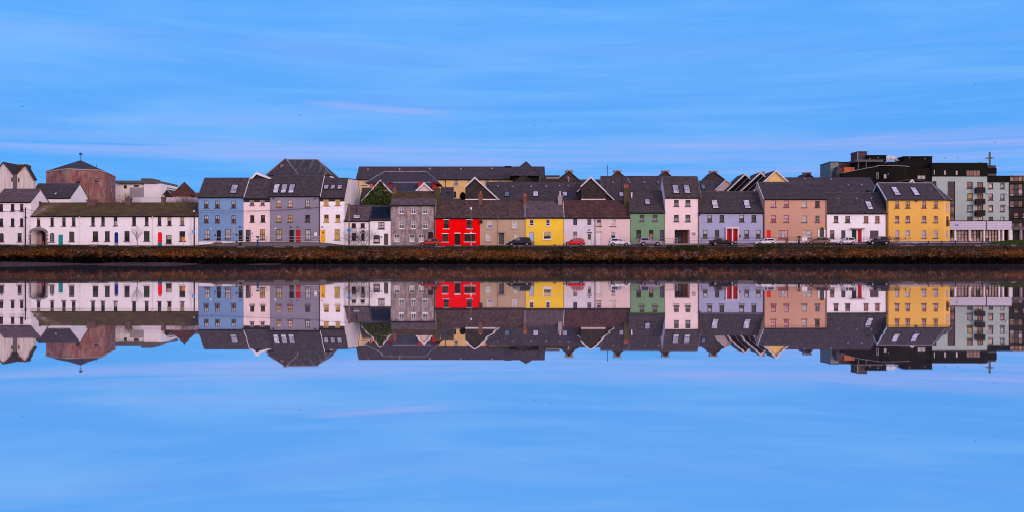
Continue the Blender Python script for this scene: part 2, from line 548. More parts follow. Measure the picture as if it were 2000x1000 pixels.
M['pot'] = mat_plain('terracotta', (.42, .10, .045), .8, var=.25, scale=5)
M['pot_pale'] = mat_plain('pale clay', (.55, .45, .36), .8, var=.15)
M['brick'] = mat_wall('sooty brick', (.17, .075, .055), dirt=.6, dirtcol=(.06, .035, .03))
M['brick_grey'] = mat_wall('grey rendered stack', (.33, .25, .24), dirt=.6, dirtcol=(.14, .1, .09))
M['stack_brown'] = mat_wall('brown stack', (.13, .085, .075), dirt=.6, dirtcol=(.05, .035, .03))
M['stack_moss'] = mat_wall('mossy stack', (.075, .06, .03), dirt=.6, dirtcol=(.03, .03, .012))


def skylight(root, px0, px1, py0, py1, yf, ze, slope, mats='mm', split=.35, frame=None, hipy=None):
    """roof window lying in the slope: z = ze + slope * (y - yf)"""
    # find y for each row on the slope
    def yrow(py):
        # Z(py, y) = ze + slope*(y-yf)
        k = (HOR - py) / F
        return (CZ + k * (-CAMY) - ze + slope * yf) / (slope - k)
    y0, y1 = yrow(py1), yrow(py0)
    ym = (y0 + y1) / 2
    x0, x1 = X(px0, ym), X(px1, ym)
    nrm = Vector((0, -slope, 1)).normalized()
    def pt(x, y, h): return (x, y + nrm.y * h, ze + slope * (y - yf) + nrm.z * h)
    mb = MB()
    fw = .09
    def slab(xa, xb, ya, yb, h0, h1):
        n = len(mb.v)
        for h in (h0, h1):
            mb.v += [pt(xa, ya, h), pt(xb, ya, h), pt(xb, yb, h), pt(xa, yb, h)]
        for q in ((0, 1, 5, 4), (1, 2, 6, 5), (2, 3, 7, 6), (3, 0, 4, 7), (4, 5, 6, 7)):
            mb.f.append(tuple(n + i for i in q)); mb.m.append(0)
    slab(x0 - fw, x0, y0 - fw, y1 + fw, .0, .12); slab(x1, x1 + fw, y0 - fw, y1 + fw, .0, .12)
    slab(x0, x1, y0 - fw, y0, .0, .12); slab(x0, x1, y1, y1 + fw, .0, .12)
    ys = y0 + (y1 - y0) * split
    slab(x0, x1, ys - .035, ys + .035, .0, .11)
    s = mb.build('skylight', M[frame or 'fr_dark'], root)
    g = MB()
    g.poly([pt(x0, y0, .09), pt(x1, y0, .09), pt(x1, ys, .09), pt(x0, ys, .09)], 1)
    g.poly([pt(x0, ys, .09), pt(x1, ys, .09), pt(x1, y1, .09), pt(x0, y1, .09)], 0)
    g.build('pane', [G[mats[0]], G[mats[1]]], s)


def bargeboard(root, mat, pts, w=.26, t=.06):
    """board under a verge: pts are (x, y, z) along the slope"""
    mb = MB()
    for p, q in zip(pts, pts[1:]):
        p, q = Vector(p), Vector(q)
        for dx in (0,):
            mb.poly([p, q, q - Vector((0, 0, w)), p - Vector((0, 0, w))])
            mb.poly([p + Vector((t, 0, 0)), q + Vector((t, 0, 0)), q + Vector((t, 0, -w)), p + Vector((t, 0, -w))])
            mb.poly([p, q, q + Vector((t, 0, 0)), p + Vector((t, 0, 0))])
            mb.poly([p - Vector((0, 0, w)), q - Vector((0, 0, w)), q + Vector((t, 0, -w)), p + Vector((t, 0, -w))])
            mb.poly([p, p + Vector((t, 0, 0)), p + Vector((t, 0, -w)), p - Vector((0, 0, w))])
    return mb.build('bargeboard', mat, root)


def house(name, label, cat, px0, px1, base, eave, ridge, hd, wall, roof, y=0., wins=(), doors=(), sky=(), holes=(),
          zlow=1.6, back=None, gut=True, barge=None, barges=(0, 1), group=None, pipes=(), pipemat='gutter', sidemat=None,
          overl=.12, overr=.12, ridgemat='ridge', plinth=None, fascia=None, flatback=None, rpx=None, wallover=None):
    """terraced house, ridge along the street. All positions are photo pixels at the plane they stand in."""
    x0, x1 = X(px0, y), X(px1, y)
    ye = y - .28
    ze, zr = Z(eave, ye), Z(ridge, y + hd)
    sl = (zr - ze) / (y + hd - ye)
    zw = ze + sl * .28 - .16
    root = thing(name, label, cat, ((x0 + x1) / 2, y + hd, Z(base, y)), group)
    ops = []
    wl = []
    for w in wins:
        (a, b, c, d), o = w[:4], dict(w[4]) if len(w) > 4 else {}
        rect = (X(a, y), X(b, y), Z(d, y), Z(c, y))
        rise = o.pop('rise', 0)
        rise = (rect[1] - rect[0]) / 2 * rise
        rv = o.get('rv', .16)
        wl.append((rect, rise, o))
        ops.append((*rect, rise, rv))
    dl = []
    for w in doors:
        (a, b, c, d), o = w[:4], dict(w[4]) if len(w) > 4 else {}
        rect = (X(a, y), X(b, y), Z(d, y), Z(c, y))
        rise = (rect[1] - rect[0]) / 2 * o.pop('rise', 0)
        dl.append((rect, rise, o))
        ops.append((*rect, rise, o.get('rv', .2)))
    for h in holes:
        a, b, c, d, rise, rv = h
        ops.append((X(a, y), X(b, y), Z(d, y), Z(c, y), (X(b, y) - X(a, y)) / 2 * rise, rv))
    wm = MB()
    facade(wm, x0, x1, zlow, zw, y, ops)
    yb = y + 2 * hd if flatback is None else flatback
    if flatback is None:
        gp = [(y, zlow), (y, zw), (y + hd, zr - .16), (yb, zw), (yb, zlow)]
    else:
        gp = [(y, zlow), (y, zw), (y + hd, zr - .16), (flatback - 5.2, zr + .55), (flatback, zr - 4.2), (yb, zlow)]
    wm.poly([(x0, a, b) for a, b in gp], 1)
    wm.poly([(x1, a, b) for a, b in reversed(gp)], 1)
    wm.poly([(x0, yb, zlow), (x0, yb, gp[-2][1]), (x1, yb, gp[-2][1]), (x1, yb, zlow)])
    wm.build('wall', [M[wall], M[sidemat or wall]], root)
    # roof slab
    xa, xb = x0 - overl, x1 + overr
    t = .14
    if flatback is None:
        ybk = yb + .2
        zb = ze + sl * (.28 - .2) - .02
        o = [(ye, ze), (y + hd, zr), (ybk, zb), (ybk, zb - t), (y + hd, zr - t), (ye, ze - t)]
    else:
        o = [(ye, ze), (y + hd, zr), (flatback - 5.3, zr + .7), (flatback + .15, zr - 4.1), (flatback + .15, zr - 4.1 - t), (flatback - 5.3, zr + .7 - t), (y + hd, zr - t), (ye, ze - t)]
    rb = MB()
    rb.prism_x(o, xa, xb)
    rb.build('roof', M[roof], root)
    if ridgemat:
        rt = MB()
        n = max(2, int((xb - xa) / .45))
        for i in range(n):
            a, b = xa + (xb - xa) * i / n, xa + (xb - xa) * (i + 1) / n - .012
            dz = .006 * RND.random()
            rt.prism_x([(y + hd - .16, zr - .1), (y + hd, zr + .07 + dz), (y + hd + .16, zr - .1)], a, b)
        rt.build('ridge_tiles', M[ridgemat], root)
    if gut:
        g = MB()
        g.tube([(xa, ye - .05, ze - .08), (xb, ye - .05, ze - .08)], .085, 8)
        g.box(x0, x1, y - .07, y - .003, ze - .24, ze - .02)
        g.build('gutter', M['gutter'], root)
    if fascia:
        py_f, m_f = fascia
        g = MB()
        zf = Z(py_f, y - .06)
        ops2 = [o for o in ops if o[3] > zf]
        cuts = sorted([(o[0], o[1], max(zf, o[2])) for o in ops2])
        cur = x0 + .004
        for a, b, c in cuts:
            g.box(cur, a - .03, y - .06, y - .004, zf, zw - .1)
            cur = b + .03
        g.box(cur, x1 - .004, y - .06, y - .004, zf, zw - .1)
        for a, b, c, d, rise, rv in ops2:
            g.box(a - .03, b + .03, y - .06, y - .004, d + .01, zw - .1)
        g.build('slate_band', M[m_f], root)
    if barge:
        for s in barges:
            xx = xa - .03 if s == 0 else xb - .03
            zo = .02
            bargeboard(root, M[barge], [(xx, ye, ze + zo), (xx, y + hd, zr + zo), (xx, yb, ze + zo)], .24)
    if plinth:
        ptop, pm = plinth
        g = MB()
        segs = sorted([(o[0], o[1]) for o in ops if o[2] < Z(ptop, y) - .05])
        cur = x0 + .01
        for a, b in segs:
            if a - cur > .05:
                g.box(cur, a, y - .05, y - .003, zlow, Z(ptop, y))
            cur = b
        if x1 - cur > .05:
            g.box(cur, x1 - .01, y - .05, y - .003, zlow, Z(ptop, y))
        g.build('plinth', M[pm], root)
    for p in pipes:
        xx = X(p, y)
        g = MB()
        g.tube([(xx, ye - .03, ze - .15), (xx, y - .09, ze - .5), (xx, y - .09, Z(base, y) - .2)], .06, 6)
        g.tube([(xx, ye - .02, ze - .25), (xx, ye - .02, ze - .05)], .12, 6)
        g.build('downpipe', M[pipemat], root)
    for rect, rise, o in wl:
        window(root, *rect, y, rise=rise, **o)
    for rect, rise, o in dl:
        door(root, *rect, y, rise=rise, **o)
    for s in sky:
        skylight(root, *s[:4], ye, ze, sl, *s[4:])
    return root, dict(x0=x0, x1=x1, ye=ye, ze=ze, zr=zr, sl=sl, y=y)


def front_box(root, name, a, b, c, d, y, y1, mat):
    """little box on a facade, pixels"""
    g = MB()
    g.box(X(a, y), X(b, y), y1, y - .003, Z(d, y), Z(c, y))
    return g.build(name, M[mat] if isinstance(mat, str) else mat, root)


def lamp_part(root, px, py, y=0.):
    g = MB()
    x, z = X(px, y), Z(py, y)
    g.tube([(x, y, z), (x, y - .25, z + .05)], .03, 6)
    g.lathe(x, y - .28, [(.0, z + .1), (.1, z + .08), (.15, z - .05), (.11, z - .12), (0, z - .14)], 10)
    return g.build('wall_lamp', M['gutter'], root)


def px_windows(across, down, **o):
    return [(a, b, c, d, dict(o)) for (c, d) in down for (a, b) in across]


# ------------------------------------------------------------------ front row of houses, left to right
# A: white three storey house cut by the left edge
def wn(a, b, c, d, **o): return (a, b, c, d, o)


r, _ = house('townhouse', 'old white three storey house with a mauve slate roof at the far left edge', 'house', -11, 60.6, 479, 394, 369, 4.0, 'white_old', 'slate_mauve',
      wins=[wn(-1, 6, 398.3, 412, pane='gd'), wn(21, 28, 398.3, 412, pane='dd'), wn(39, 45.5, 398, 412, pane='gd'),
            wn(-1, 6.3, 426.5, 442, pane='bd'), wn(21, 28, 426.5, 442, pane='dd'), wn(39, 45.2, 426.3, 442, pane='dd'),
            wn(-1, 7.3, 455.2, 472, pane='gg', rise=1., cols=3, rows=(.33, .66)), wn(34.2, 42.2, 455.2, 472, pane='gd')],
      barge=None, ridgemat='slate_brown', y=0.)
# small gable window
g = MB()
xx = X(60.6, 0)
for z0, z1, m_ in ((Z(405.5, 4), Z(394, 4), 0),):
    g.box(xx + .003, xx + .06, 3.2, 4.4, z0 - .1, z1 + .1)
gw = g.build('gable_window', M['trim_stone'], r)
g = MB(); g.box(xx + .055, xx + .075, 3.35, 4.25, z0, z1); g.build('pane', G['g'], gw)

# B: long white terrace with the mossy roof and the passage arch
up = [(72, 78.7), (98.4, 105), (121.4, 128.2), (140.4, 147.4), (178.1, 185), (197.6, 204.6), (222.2, 229.2), (258.2, 265.4), (283, 290), (308, 315), (327, 334.8), (352.2, 359.8)]
ups = ['yd', 'dd', 'bd', 'nd', 'db', 'db', 'dp', 'dd', 'db', 'nd', 'wd', 'wk']
B, bi = house('white_terrace', 'long low white terrace with a mossy brown roof and an arched passage', 'terrace', 60.9, 387.2, 479.4, 421.6, 396, 4.4, 'white', 'slate_moss', y=.05,
      wins=[wn(a, b, 425.2 - (a - 72) * .009, 441.6 - (a - 72) * .006, pane=p, cols=1, rows=(.5,) if i % 3 else (), split=.75 if i == 0 else .5) for i, ((a, b), p) in enumerate(zip(up, ups))] +
           [wn(96.8, 106.2, 454.5, 472.3, pane='dd', rise=1., cols=3, rows=(.3, .6, .9), fr='gr', fw=.06),
            wn(135, 145.2, 452.3, 471.6, pane='gg', cols=3, rows=(.25, .5, .75)), wn(181, 191.7, 451.8, 471, pane='nd', cols=3, rows=(.25, .5, .75)),
            wn(204.8, 214.2, 451.6, 471, pane='gg', cols=3, rows=(.25, .5, .75)), wn(242.9, 253, 451.4, 471, pane='gd', cols=3, rows=(.25, .5, .75)),
            wn(281, 292, 451.3, 470.6, pane='nn', cols=3, rows=(.25, .5, .75)), wn(324.2, 335.2, 458.7, 475.6, pane='pd', cols=3, rows=(.33, .66)),
            wn(350.3, 361.6, 451.5, 471, pane='dk', cols=3, rows=(.25, .5, .75))],
      doors=[wn(113.8, 122.8, 458.6, 479.5, mat='door_teal'), wn(223.2, 231, 453.2, 479.4, mat='door_navy', rise=1., base='grey_base'),
             wn(308, 316.6, 453, 479.4, mat='door_bright', rise=1., base='blue_base')],
      holes=[(61.4, 89.2, 448.5, 479.4, .62, 3.4)], zlow=1.6, pipes=(157, 299), pipemat='trim_white', overl=0.02, ridgemat='slate_moss')
y_ = .05
g = MB()     # dressed stone arch round the passage
xa, xb, zt, zb = X(61.2, y_), X(89.4, y_), Z(448.3, y_), Z(479.4, y_)
ro = (xb - xa) / 2 * .62
inn = arch_pts(xa, xb, zt, ro, 14)
out = arch_pts(xa - .45, xb + .45, zt + .42, ro + .25, 14)
for i in range(14):
    a, b, c, d = inn[i], inn[i + 1], out[i + 1], out[i]
    g.prism([a, b, c, d], y_ - .06, y_ - .003)
for s, x0 in ((-1, xa), (1, xb)):
    z = zb
    k = 0
    while z < zt - ro - .05:
        w = .5 if k % 2 else .32
        g.box(min(x0, x0 + s * w), max(x0, x0 + s * w), y_ - .05 - .01 * (k % 2), y_ - .003, z, min(z + .34, zt - ro))
        z += .35
        k += 1
g.build('arch_surround', M['quoin'], B)
g = MB()
g.box(xa, xb, y_ + 3.4, y_ + 3.5, zb - .5, zt + .3)
g.build('passage_back_wall', M['door_grey'], B)
g = MB()     # open timber gate leaf
g.box(xa + .1, xa + 1.05, y_ + 2.2, y_ + 2.28, zb, zt - .7)
for k in range(4):
    g.box(xa + .12 + k * .24, xa + .14 + k * .24, y_ + 2.17, y_ + 2.2, zb, zt - .75)
g.box(xa + .1, xa + 1.05, y_ + 2.15, y_ + 2.2, zb + 1.0, zb + 1.12)
g.build('gate', M['trim_stone'], B)
g = MB(); g.box(xb - 1.0, xb - .05, y_ + 2.5, y_ + 2.6, zb, zt - .6)
g.build('side_door', M['door_grey'], B)
chimney(B, 171, 187.5, 389.5, 403, 3.9, M['stack_brown'], 1, None, 1.0, 6.5)
chimney(B, 246, 256.5, 386.5, 402, 4.0, M['stack_brown'], 1, M['stack_moss'], .9, 4)
chimney(B, 316, 323, 384.5, 395, 4.2, M['stack_brown'], 1, M['pot_pale'], .8, 3)

# C: blue house
FY0 = -.02
cb = [(398.7, 407), (420.3, 428.7), (452.1, 460.3)]
r, hi = house('townhouse', 'tall blue three storey house with a grey slate roof and two dark front doors', 'house', 387.7, 475.6, 472, 384.6, 347.6, 4.2, 'blue', 'slate', y=FY0,
      wins=px_windows(cb, [(392, 406), (420.8, 434.6)], fr='dk', pane='pg', lintel=None) +
           [wn(399.7, 409.5, 448.4, 467, pane='pp', rows=(.5,)), wn(440, 450, 448.2, 467, pane='pp')],
      doors=[wn(423.2, 431.4, 449.7, 471.5), wn(465.8, 473.8, 449.7, 472, mat='door_black')],
      sky=[(451.5, 463.2, 361.4, 377.6, 'mm', .4)], barge='trim_white', barges=(1,), plinth=(471.6, 'white'))
front_box(r, 'wall_lattice', 454, 460, 441, 455, FY0, FY0 - .12, 'fr_grey')
front_box(r, 'house_sign', 419, 421.5, 458, 461.5, FY0, FY0 - .06, 'door_navy')
front_box(r, 'alarm_box', 410, 413, 445.6, 447.6, FY0, FY0 - .12, 'trim_white')
front_box(r, 'letter_box', 461, 464, 457, 460, FY0, FY0 - .1, 'gutter')
lamp_part(r, 469.5, 443, FY0)
for xq in (400.2, 441):
    g = MB()
    g.box(X(xq, FY0), X(xq + 8.5, FY0), FY0 - .3, FY0 - .02, Z(467.2, FY0), Z(465.6, FY0))
    g.build('window_box', M['gutter'], r)
g = MB(); g.box(X(420.5, -.2), X(434, -.2), -1.0, FY0 - .06, 1.8, Z(473.2, 0)); g.box(X(418.5, -.2), X(436, -.2), -1.5, -1.0, 1.8, Z(474.6, 0))
g.build('door_step', M['wood'], r)

# D: narrow pink house
r, hi = house('townhouse', 'narrow pale pink house with a black slate band under the eaves', 'house', 475.7, 527.2, 472.5, 387, 349.6, 4.1, 'pink_pale', 'slate', y=.03,
      wins=[wn(488.2, 496.2, 391, 401, fr='gr', pane='sd', cols=2), wn(508.9, 516.8, 391, 401, fr='gr', pane='sd'),
            wn(488.6, 496.7, 420.2, 433.6, pane='dd', cols=1, rows=()), wn(509.4, 517.7, 420, 433.4, pane='gd', cols=1, rows=()),
            wn(507.3, 517.4, 448, 468, pane='yy', fr='dk')],
      doors=[wn(479.7, 489.5, 448.8, 472, mat='door_black', glassy=True)], fascia=(394.8, 'slate_hung'), gut=True, plinth=(471.4, 'white'))
front_box(r, 'house_number_plate', 491, 494, 454.5, 456, .03, -.03, 'gutter')

# E: grey violet house with three big skylights
ce = [(540.3, 549.2), (562.4, 571.2), (596.2, 605.2)]
r, hi = house('townhouse', 'grey violet house with three large skylights and a red door beside a black one', 'house', 527.4, 624.9, 473, 382.6, 342.4, 4.2, 'greyviolet', 'slate_b', y=-.03,
      wins=[wn(*ce[0], 390.3, 404.5, pane='ry', fr='br'), wn(*ce[1], 390.3, 404.5, pane='rr', fr='br'), wn(*ce[2], 390, 404, pane='pp'),
            wn(*ce[0], 419.7, 433.5, pane='ry', fr='br'), wn(*ce[1], 419.7, 433.5, pane='yw', fr='br'), wn(*ce[2], 419.6, 433.4, pane='db', cols=1, rows=()),
            wn(540, 550, 447.8, 467.6, pane='yp'), wn(596.6, 607, 447.6, 467.6, pane='pp')],
      doors=[wn(564.9, 574, 448.9, 473, mat='door_black'), wn(578, 587, 448.9, 473, mat='door_red')],
      sky=[(535, 544.5, 360.6, 376.8, 'll', .45), (550.2, 559.6, 360.6, 376.8, 'ml', .4), (565, 574.5, 360.6, 376.8, 'ml', .4)],
      barge='trim_white', barges=(1,), pipes=(624,), plinth=(472, 'white'))
for p in (535, 616):
    lamp_part(r, p, 387.5, -.03)
front_box(r, 'notice_board', 614, 619, 454, 461, -.03, -.12, 'trim_white')
front_box(r, 'alarm_box', 536.5, 539.5, 445.2, 447.2, -.03, -.14, 'trim_white')
for p in (568.5, 581.5):
    lamp_part(r, p, 443, -.03)

# F: white house with ochre windows and the deep side wall
r, hi = house('townhouse', 'white house with a yellow door, ochre window frames and a deep bare side wall', 'house', 625.1, 673, 474, 386, 347.8, 4.3, 'white', 'slate_b', y=.02,
      wins=[wn(632.4, 641.6, 389.8, 401, pane='yy', fr='oc', cols=2, sill='fr_ochre'), wn(655.3, 664, 389.8, 401, pane='yy', fr='oc', sill='fr_ochre'),
            wn(632.8, 642, 419, 433.4, pane='dy', fr='oc', sill='fr_ochre'), wn(655.3, 664.4, 419, 433.4, pane='dy', fr='oc', sill='fr_ochre'),
            wn(653.3, 664.1, 447.6, 468.2, pane='yy', fr='oc')],
      doors=[wn(625.9, 635.2, 449, 473.4, mat='door_yellow', hole=True)], fascia=(393.4, 'slate_hung'),
      sky=[(633.2, 641.2, 361.8, 369.8, 'mm', .03), (646.3, 654, 361.8, 369.8, 'mm', .03), (659.5, 667.6, 361.8, 369.8, 'mm', .03)],
      sidemat='white_gable', flatback=22.4, overr=.06)
lamp_part(r, 630, 443, .02)

# G: small old whitish cottage behind the bare shrubs
r, hi = house('cottage', 'small weathered whitish cottage with a mauve slate roof behind bare shrubs', 'house', 673.2, 721.8, 479.2, 431, 401, 4.2, 'white_old', 'slate_mauve', y=.0,
      wins=[wn(687, 695, 436, 444.6, pane='dd', cols=2, rows=(.5,)), wn(704.3, 712.4, 436, 444.6, pane='dd'),
            wn(687.2, 695, 455, 468.8, pane='gd', cols=1, rows=(.6,)), wn(705.4, 712, 455.5, 468.8, pane='dd', cols=1, rows=())],
      sky=[(690.4, 702.6, 421.2, 427, 'll', .5)], barge='lead', barges=(0, 1), pipes=(721.2,))
g = MB()
xa, xb, zt = X(704.6, 0), X(714, 0), Z(455, 0)
for (a, b), (c, d) in zip(arch_pts(xa, xb, zt + .55, .5, 8), arch_pts(xa, xb, zt + .55, .5, 8)[1:]):
    g.poly([(a, -.02, b), (c, -.02, d), (c, -.55, d - .12), (a, -.55, b - .12)])
    g.poly([(a, -.02, b - .06), (c, -.02, d - .06), (c, -.55, d - .18), (a, -.55, b - .18)])
g.build('door_hood', M['pipe_red'], r)
g = MB(); g.lathe(X(696.5, 2), 2.0, [(.1, Z(415, 2) - .3), (.09, Z(404, 2))], 8)
g.build('roof_vent', M['gutter'], r)

# H: small white house with the solar roof
r, hi = house('cottage', 'small white house whose whole roof is covered by dark solar panels', 'house', 722, 762.8, 479.2, 429, 401.6, 4.0, 'white', 'slate_b', y=-.02,
      wins=[wn(739, 751, 433.5, 446.6, pane='pp', cols=2, rows=(.5,), fw=.12), wn(729.4, 741.8, 459, 474, pane='gp', rise=.25, cols=1, rows=(.6,), fw=.14, sill='fr_dark', sillw=.03)],
      doors=[wn(749.8, 758.2, 456, 478.4, rise=.22, mat='door_grey')])
lamp_part(r, 745.2, 462.5, -.02)
g = MB()
ye, ze, sl = hi['ye'], hi['ze'], hi['sl']
x0, x1 = hi['x0'] + .12, hi['x1'] - .12
nv = Vector((0, -sl, 1)).normalized()
def spt(x, yy, h): return (x, yy + nv.y * h, ze + sl * (yy - ye) + nv.z * h)
M['solar'] = mat_glass('solar cell', (.010, .013, .026), rough=.5, spec=.04)
for i in range(4):
    for j in range(2):
        a, b = x0 + (x1 - x0) * i / 4 + .03, x0 + (x1 - x0) * (i + 1) / 4 - .03
        c, d = ye + .35 + 1.75 * j, ye + .35 + 1.75 * j + 1.69
        n = len(g.v)
        for h in (.04, .1):
            g.v += [spt(a, c, h), spt(b, c, h), spt(b, d, h), spt(a, d, h)]
        for q in ((0, 1, 5, 4), (1, 2, 6, 5), (2, 3, 7, 6), (3, 0, 4, 7), (4, 5, 6, 7)):
            g.f.append(tuple(n + k for k in q)); g.m.append(0)
g.build('solar_panel', M['solar'], r)

# I: bare cement three storey house
ci = [(779.2, 789.2), (802.6, 812.2), (825.3, 835.5)]
r, hi = house('townhouse', 'unpainted grey cement house with white sash windows and black water stains', 'house', 763, 850.4, 479, 400.6, 373.6, 3.8, 'cement', 'slate_mossdark', y=.04,
      wins=px_windows(ci, [(403.6, 417), (431.6, 446.4)], fr='wh', pane='sg', sill='fr_white', sillw=.03) +
           [wn(a, b, 457.2, 471.8, fr='wh', pane='gp', sill='fr_white', sillw=.03) for a, b in ((769.6, 780.3), (799.3, 809.6), (817.6, 828))],
      doors=[wn(836.2, 845.6, 453.2, 479, mat='door_black')], pipes=(848.6,), overl=.02, overr=.02)
front_box(r, 'string_course', 763.2, 850.2, 400.8, 402, .04, -.05, 'trim_stone')
chimney(r, 767.5, 775, 368.5, 386, 3.6, M['brick'], 1, None, 1.4, 3)
chimney(r, 848.4, 859.5, 367.6, 396, 3.4, M['stack_moss'], 2, M['pot'], 1.4, 3)
# slate repair band along the lower roof
g = MB()
ye, ze, sl = hi['ye'], hi['ze'], hi['sl']
yt = ye + (hi['zr'] - ze) / sl * .46
g.poly([(hi['x0'] - .01, ye + .02, ze + .045 + sl * .02), (hi['x1'] + .01, ye + .02, ze + .045 + sl * .02), (hi['x1'] + .01, yt, ze + .045 + sl * (yt - ye)), (hi['x0'] - .01, yt, ze + .045 + sl * (yt - ye))])
g.build('reslated_band', M['slate_mauve'], r)

# J: red house
r, hi = house('townhouse', 'bright red two storey house with white sills and a black door', 'house', 850.9, 937.2, 479.8, 425.6, 392, 4.0, 'red', 'slate_brown', y=-.01,
      wins=[wn(866.4, 876.4, 429.8, 446.3, pane='gd', cols=3, rows=(.25, .5, .75), sill='trim_white', lintel='trim_white', fw=.05),
            wn(912, 922, 429.8, 446.3, pane='dg', cols=3, rows=(.25, .5, .75), sill='trim_white', lintel='trim_white', fw=.05),
            wn(864, 874.8, 457, 472, pane='gn', cols=6, rows=(.2, .4, .6, .8), sill='trim_white', lintel='trim_white', fw=.05),
            wn(907.2, 928, 457, 471.8, pane='dd', cols=3, rows=(.5,), sill='trim_white', lintel='trim_white', fw=.06)],
      doors=[wn(888.2, 899, 456.4, 478.6, mat='door_black')], ridgemat='slate_brown', overr=.02, overl=.05)
front_box(r, 'door_lintel', 887.6, 899.6, 454.6, 456.2, -.01, -.08, 'trim_white')
front_box(r, 'door_step', 887.6, 899.6, 478.4, 480.6, -.01, -.3, 'trim_white')
chimney(r, 934.4, 942.4, 379.5, 404, 3.6, M['brick'], 1, None, 1.3, 6)

# K: beige house
r, hi = house('townhouse', 'beige two storey house with a hooded dark door between the red and yellow ones', 'house', 937.6, 1026.4, 478.4, 426, 391.4, 4.0, 'beige', 'slate_brown', y=.02,
      wins=[wn(952, 962, 431.6, 446, fr='wh', pane='ps', sill='trim_stone', cols=1), wn(1000, 1011, 430.8, 446, fr='wh', pane='pp', sill='trim_stone', cols=1),
            wn(949, 959, 455.6, 471, fr='wh', pane='pp', sill='trim_stone', cols=1), wn(1004.8, 1014, 456.4, 471, fr='wh', pane='pp', sill='trim_stone', cols=1)],
      doors=[wn(974.8, 984.8, 455, 477.8, mat='door_grey')], ridgemat='slate_red', overl=.03, pipes=(972.4,), pipemat='beige')
g = MB()
xa, xb, zt = X(973, 0), X(986.6, 0), Z(454.4, 0)
g.box(xa, xb, -.45, .0, zt, zt + .14); g.box(xa + .1, xa + .22, -.35, .0, zt - .4, zt); g.box(xb - .22, xb - .1, -.35, .0, zt - .4, zt)
g.prism([(xa, zt + .14), (xb, zt + .14), ((xa + xb) / 2, zt + .42)], -.42, .0)
g.build('door_hood', M['trim_stone'], r)
chimney(r, 1022, 1028.6, 383.5, 398, 3.6, M['brick'], 2, None, 1.2, 5)
g = MB()     # satellite dish
cx, cz = X(939.4, 0), Z(433.4, 0)
g.tube([(cx + .1, .02, cz), (cx, -.3, cz)], .03, 6)
for k in range(14):
    a0, a1 = 2 * math.pi * k / 14, 2 * math.pi * (k + 1) / 14
    g.poly([(cx, -.3, cz), (cx + .32 * math.cos(a0), -.42, cz + .36 * math.sin(a0)), (cx + .32 * math.cos(a1), -.42, cz + .36 * math.sin(a1))])
g.build('satellite_dish', M['gutter'], r)

# L: yellow house
r, hi = house('townhouse', 'bright yellow two storey house with a pale blue door', 'house', 1026.8, 1100.6, 479.2, 424.6, 392, 4.0, 'yellow', 'slate_mauve', y=-.03,
      wins=[wn(1034, 1042.2, 428.6, 441, fr='wh', pane='bd', cols=1, sill='trim_white', sillw=.05, split=.65, rows=(.35,)), wn(1066.2, 1074, 428.6, 441, fr='wh', pane='bd', cols=1, sill='trim_white', sillw=.05, rows=(.35,)),
            wn(1061, 1077, 451.6, 467.6, fr='wh', pane='yd', cols=1, rows=(.78,), sill='trim_white', sillw=.05, split=.4, fw=.14)],
      doors=[wn(1033.4, 1042.8, 453, 470.2, mat='door_paleblue')], ridgemat='slate', barge='trim_white', barges=(0, 1))
front_box(r, 'fascia_board', 1027, 1100.4, 424.4, 426, -.03, -.14, 'trim_white')
g = MB(); g.box(X(1033, 0), X(1043.4, 0), -.5, -.05, 1.8, Z(470.4, 0)); g.build('door_step', M['quoin'], r)
chimney(r, 1089.8, 1097.8, 382.4, 402.4, 3.5, M['brick_grey'], 1, M['pot_pale'], 1.2, 9)

# M: pale lilac white house and N: pink house sharing the red roof
r, hi = house('townhouse', 'pale lilac two storey house with a half glazed door, right of the yellow one', 'house', 1101.4, 1162.2, 478.8, 424.8, 391.6, 4.0, 'lilac_white', 'slate_red', y=.0,
      wins=[wn(1119.6, 1127.3, 427.6, 440, pane='gb', cols=1, sill='trim_white'), wn(1146.8, 1155, 427.8, 440, pane='gg', cols=1, sill='trim_white', fr='gr'),
            wn(1119.2, 1127.4, 452.2, 468, pane='kv', cols=1, fr='gr', sill='trim_white')],
      doors=[wn(1147.2, 1155, 455.4, 478, mat='door_white', glassy=True)], ridgemat='slate_red', overr=0.0, overl=.05, pipes=(1162.2,), fascia=None)
front_box(r, 'door_lintel', 1146.4, 1155.8, 453, 454.4, .0, -.1, 'gutter')
lamp_part(r, 1151, 449, 0)
r, hi = house('townhouse', 'pink two storey house with a white door, left of the green one', 'house', 1162.6, 1230.6, 478.8, 424.9, 391.6, 4.0, 'pink', 'slate_red', y=-.02,
      wins=[wn(1165.4, 1174.2, 428.4, 441.4, fr='gr', pane='gp', cols=1, sill='sill_dark'), wn(1192.4, 1202.4, 428, 441.6, fr='wh', pane='pp', cols=1, sill='sill_dark'),
            wn(1193, 1202, 452.6, 465.6, fr='wh', pane='pd', cols=1, sill='sill_dark', split=.55)],
      doors=[wn(1165, 1174.4, 453.6, 478, mat='door_white')], ridgemat='slate_red', overl=0.0, overr=.02, barge='lead', barges=(1,))
front_box(r, 'door_lintel', 1164.4, 1175, 452, 453.4, -.02, -.1, 'trim_stone')
chimney(r, 1218, 1227, 367.4, 402, 3.3, M['stack_moss'], 2, None, 1.4, 7)

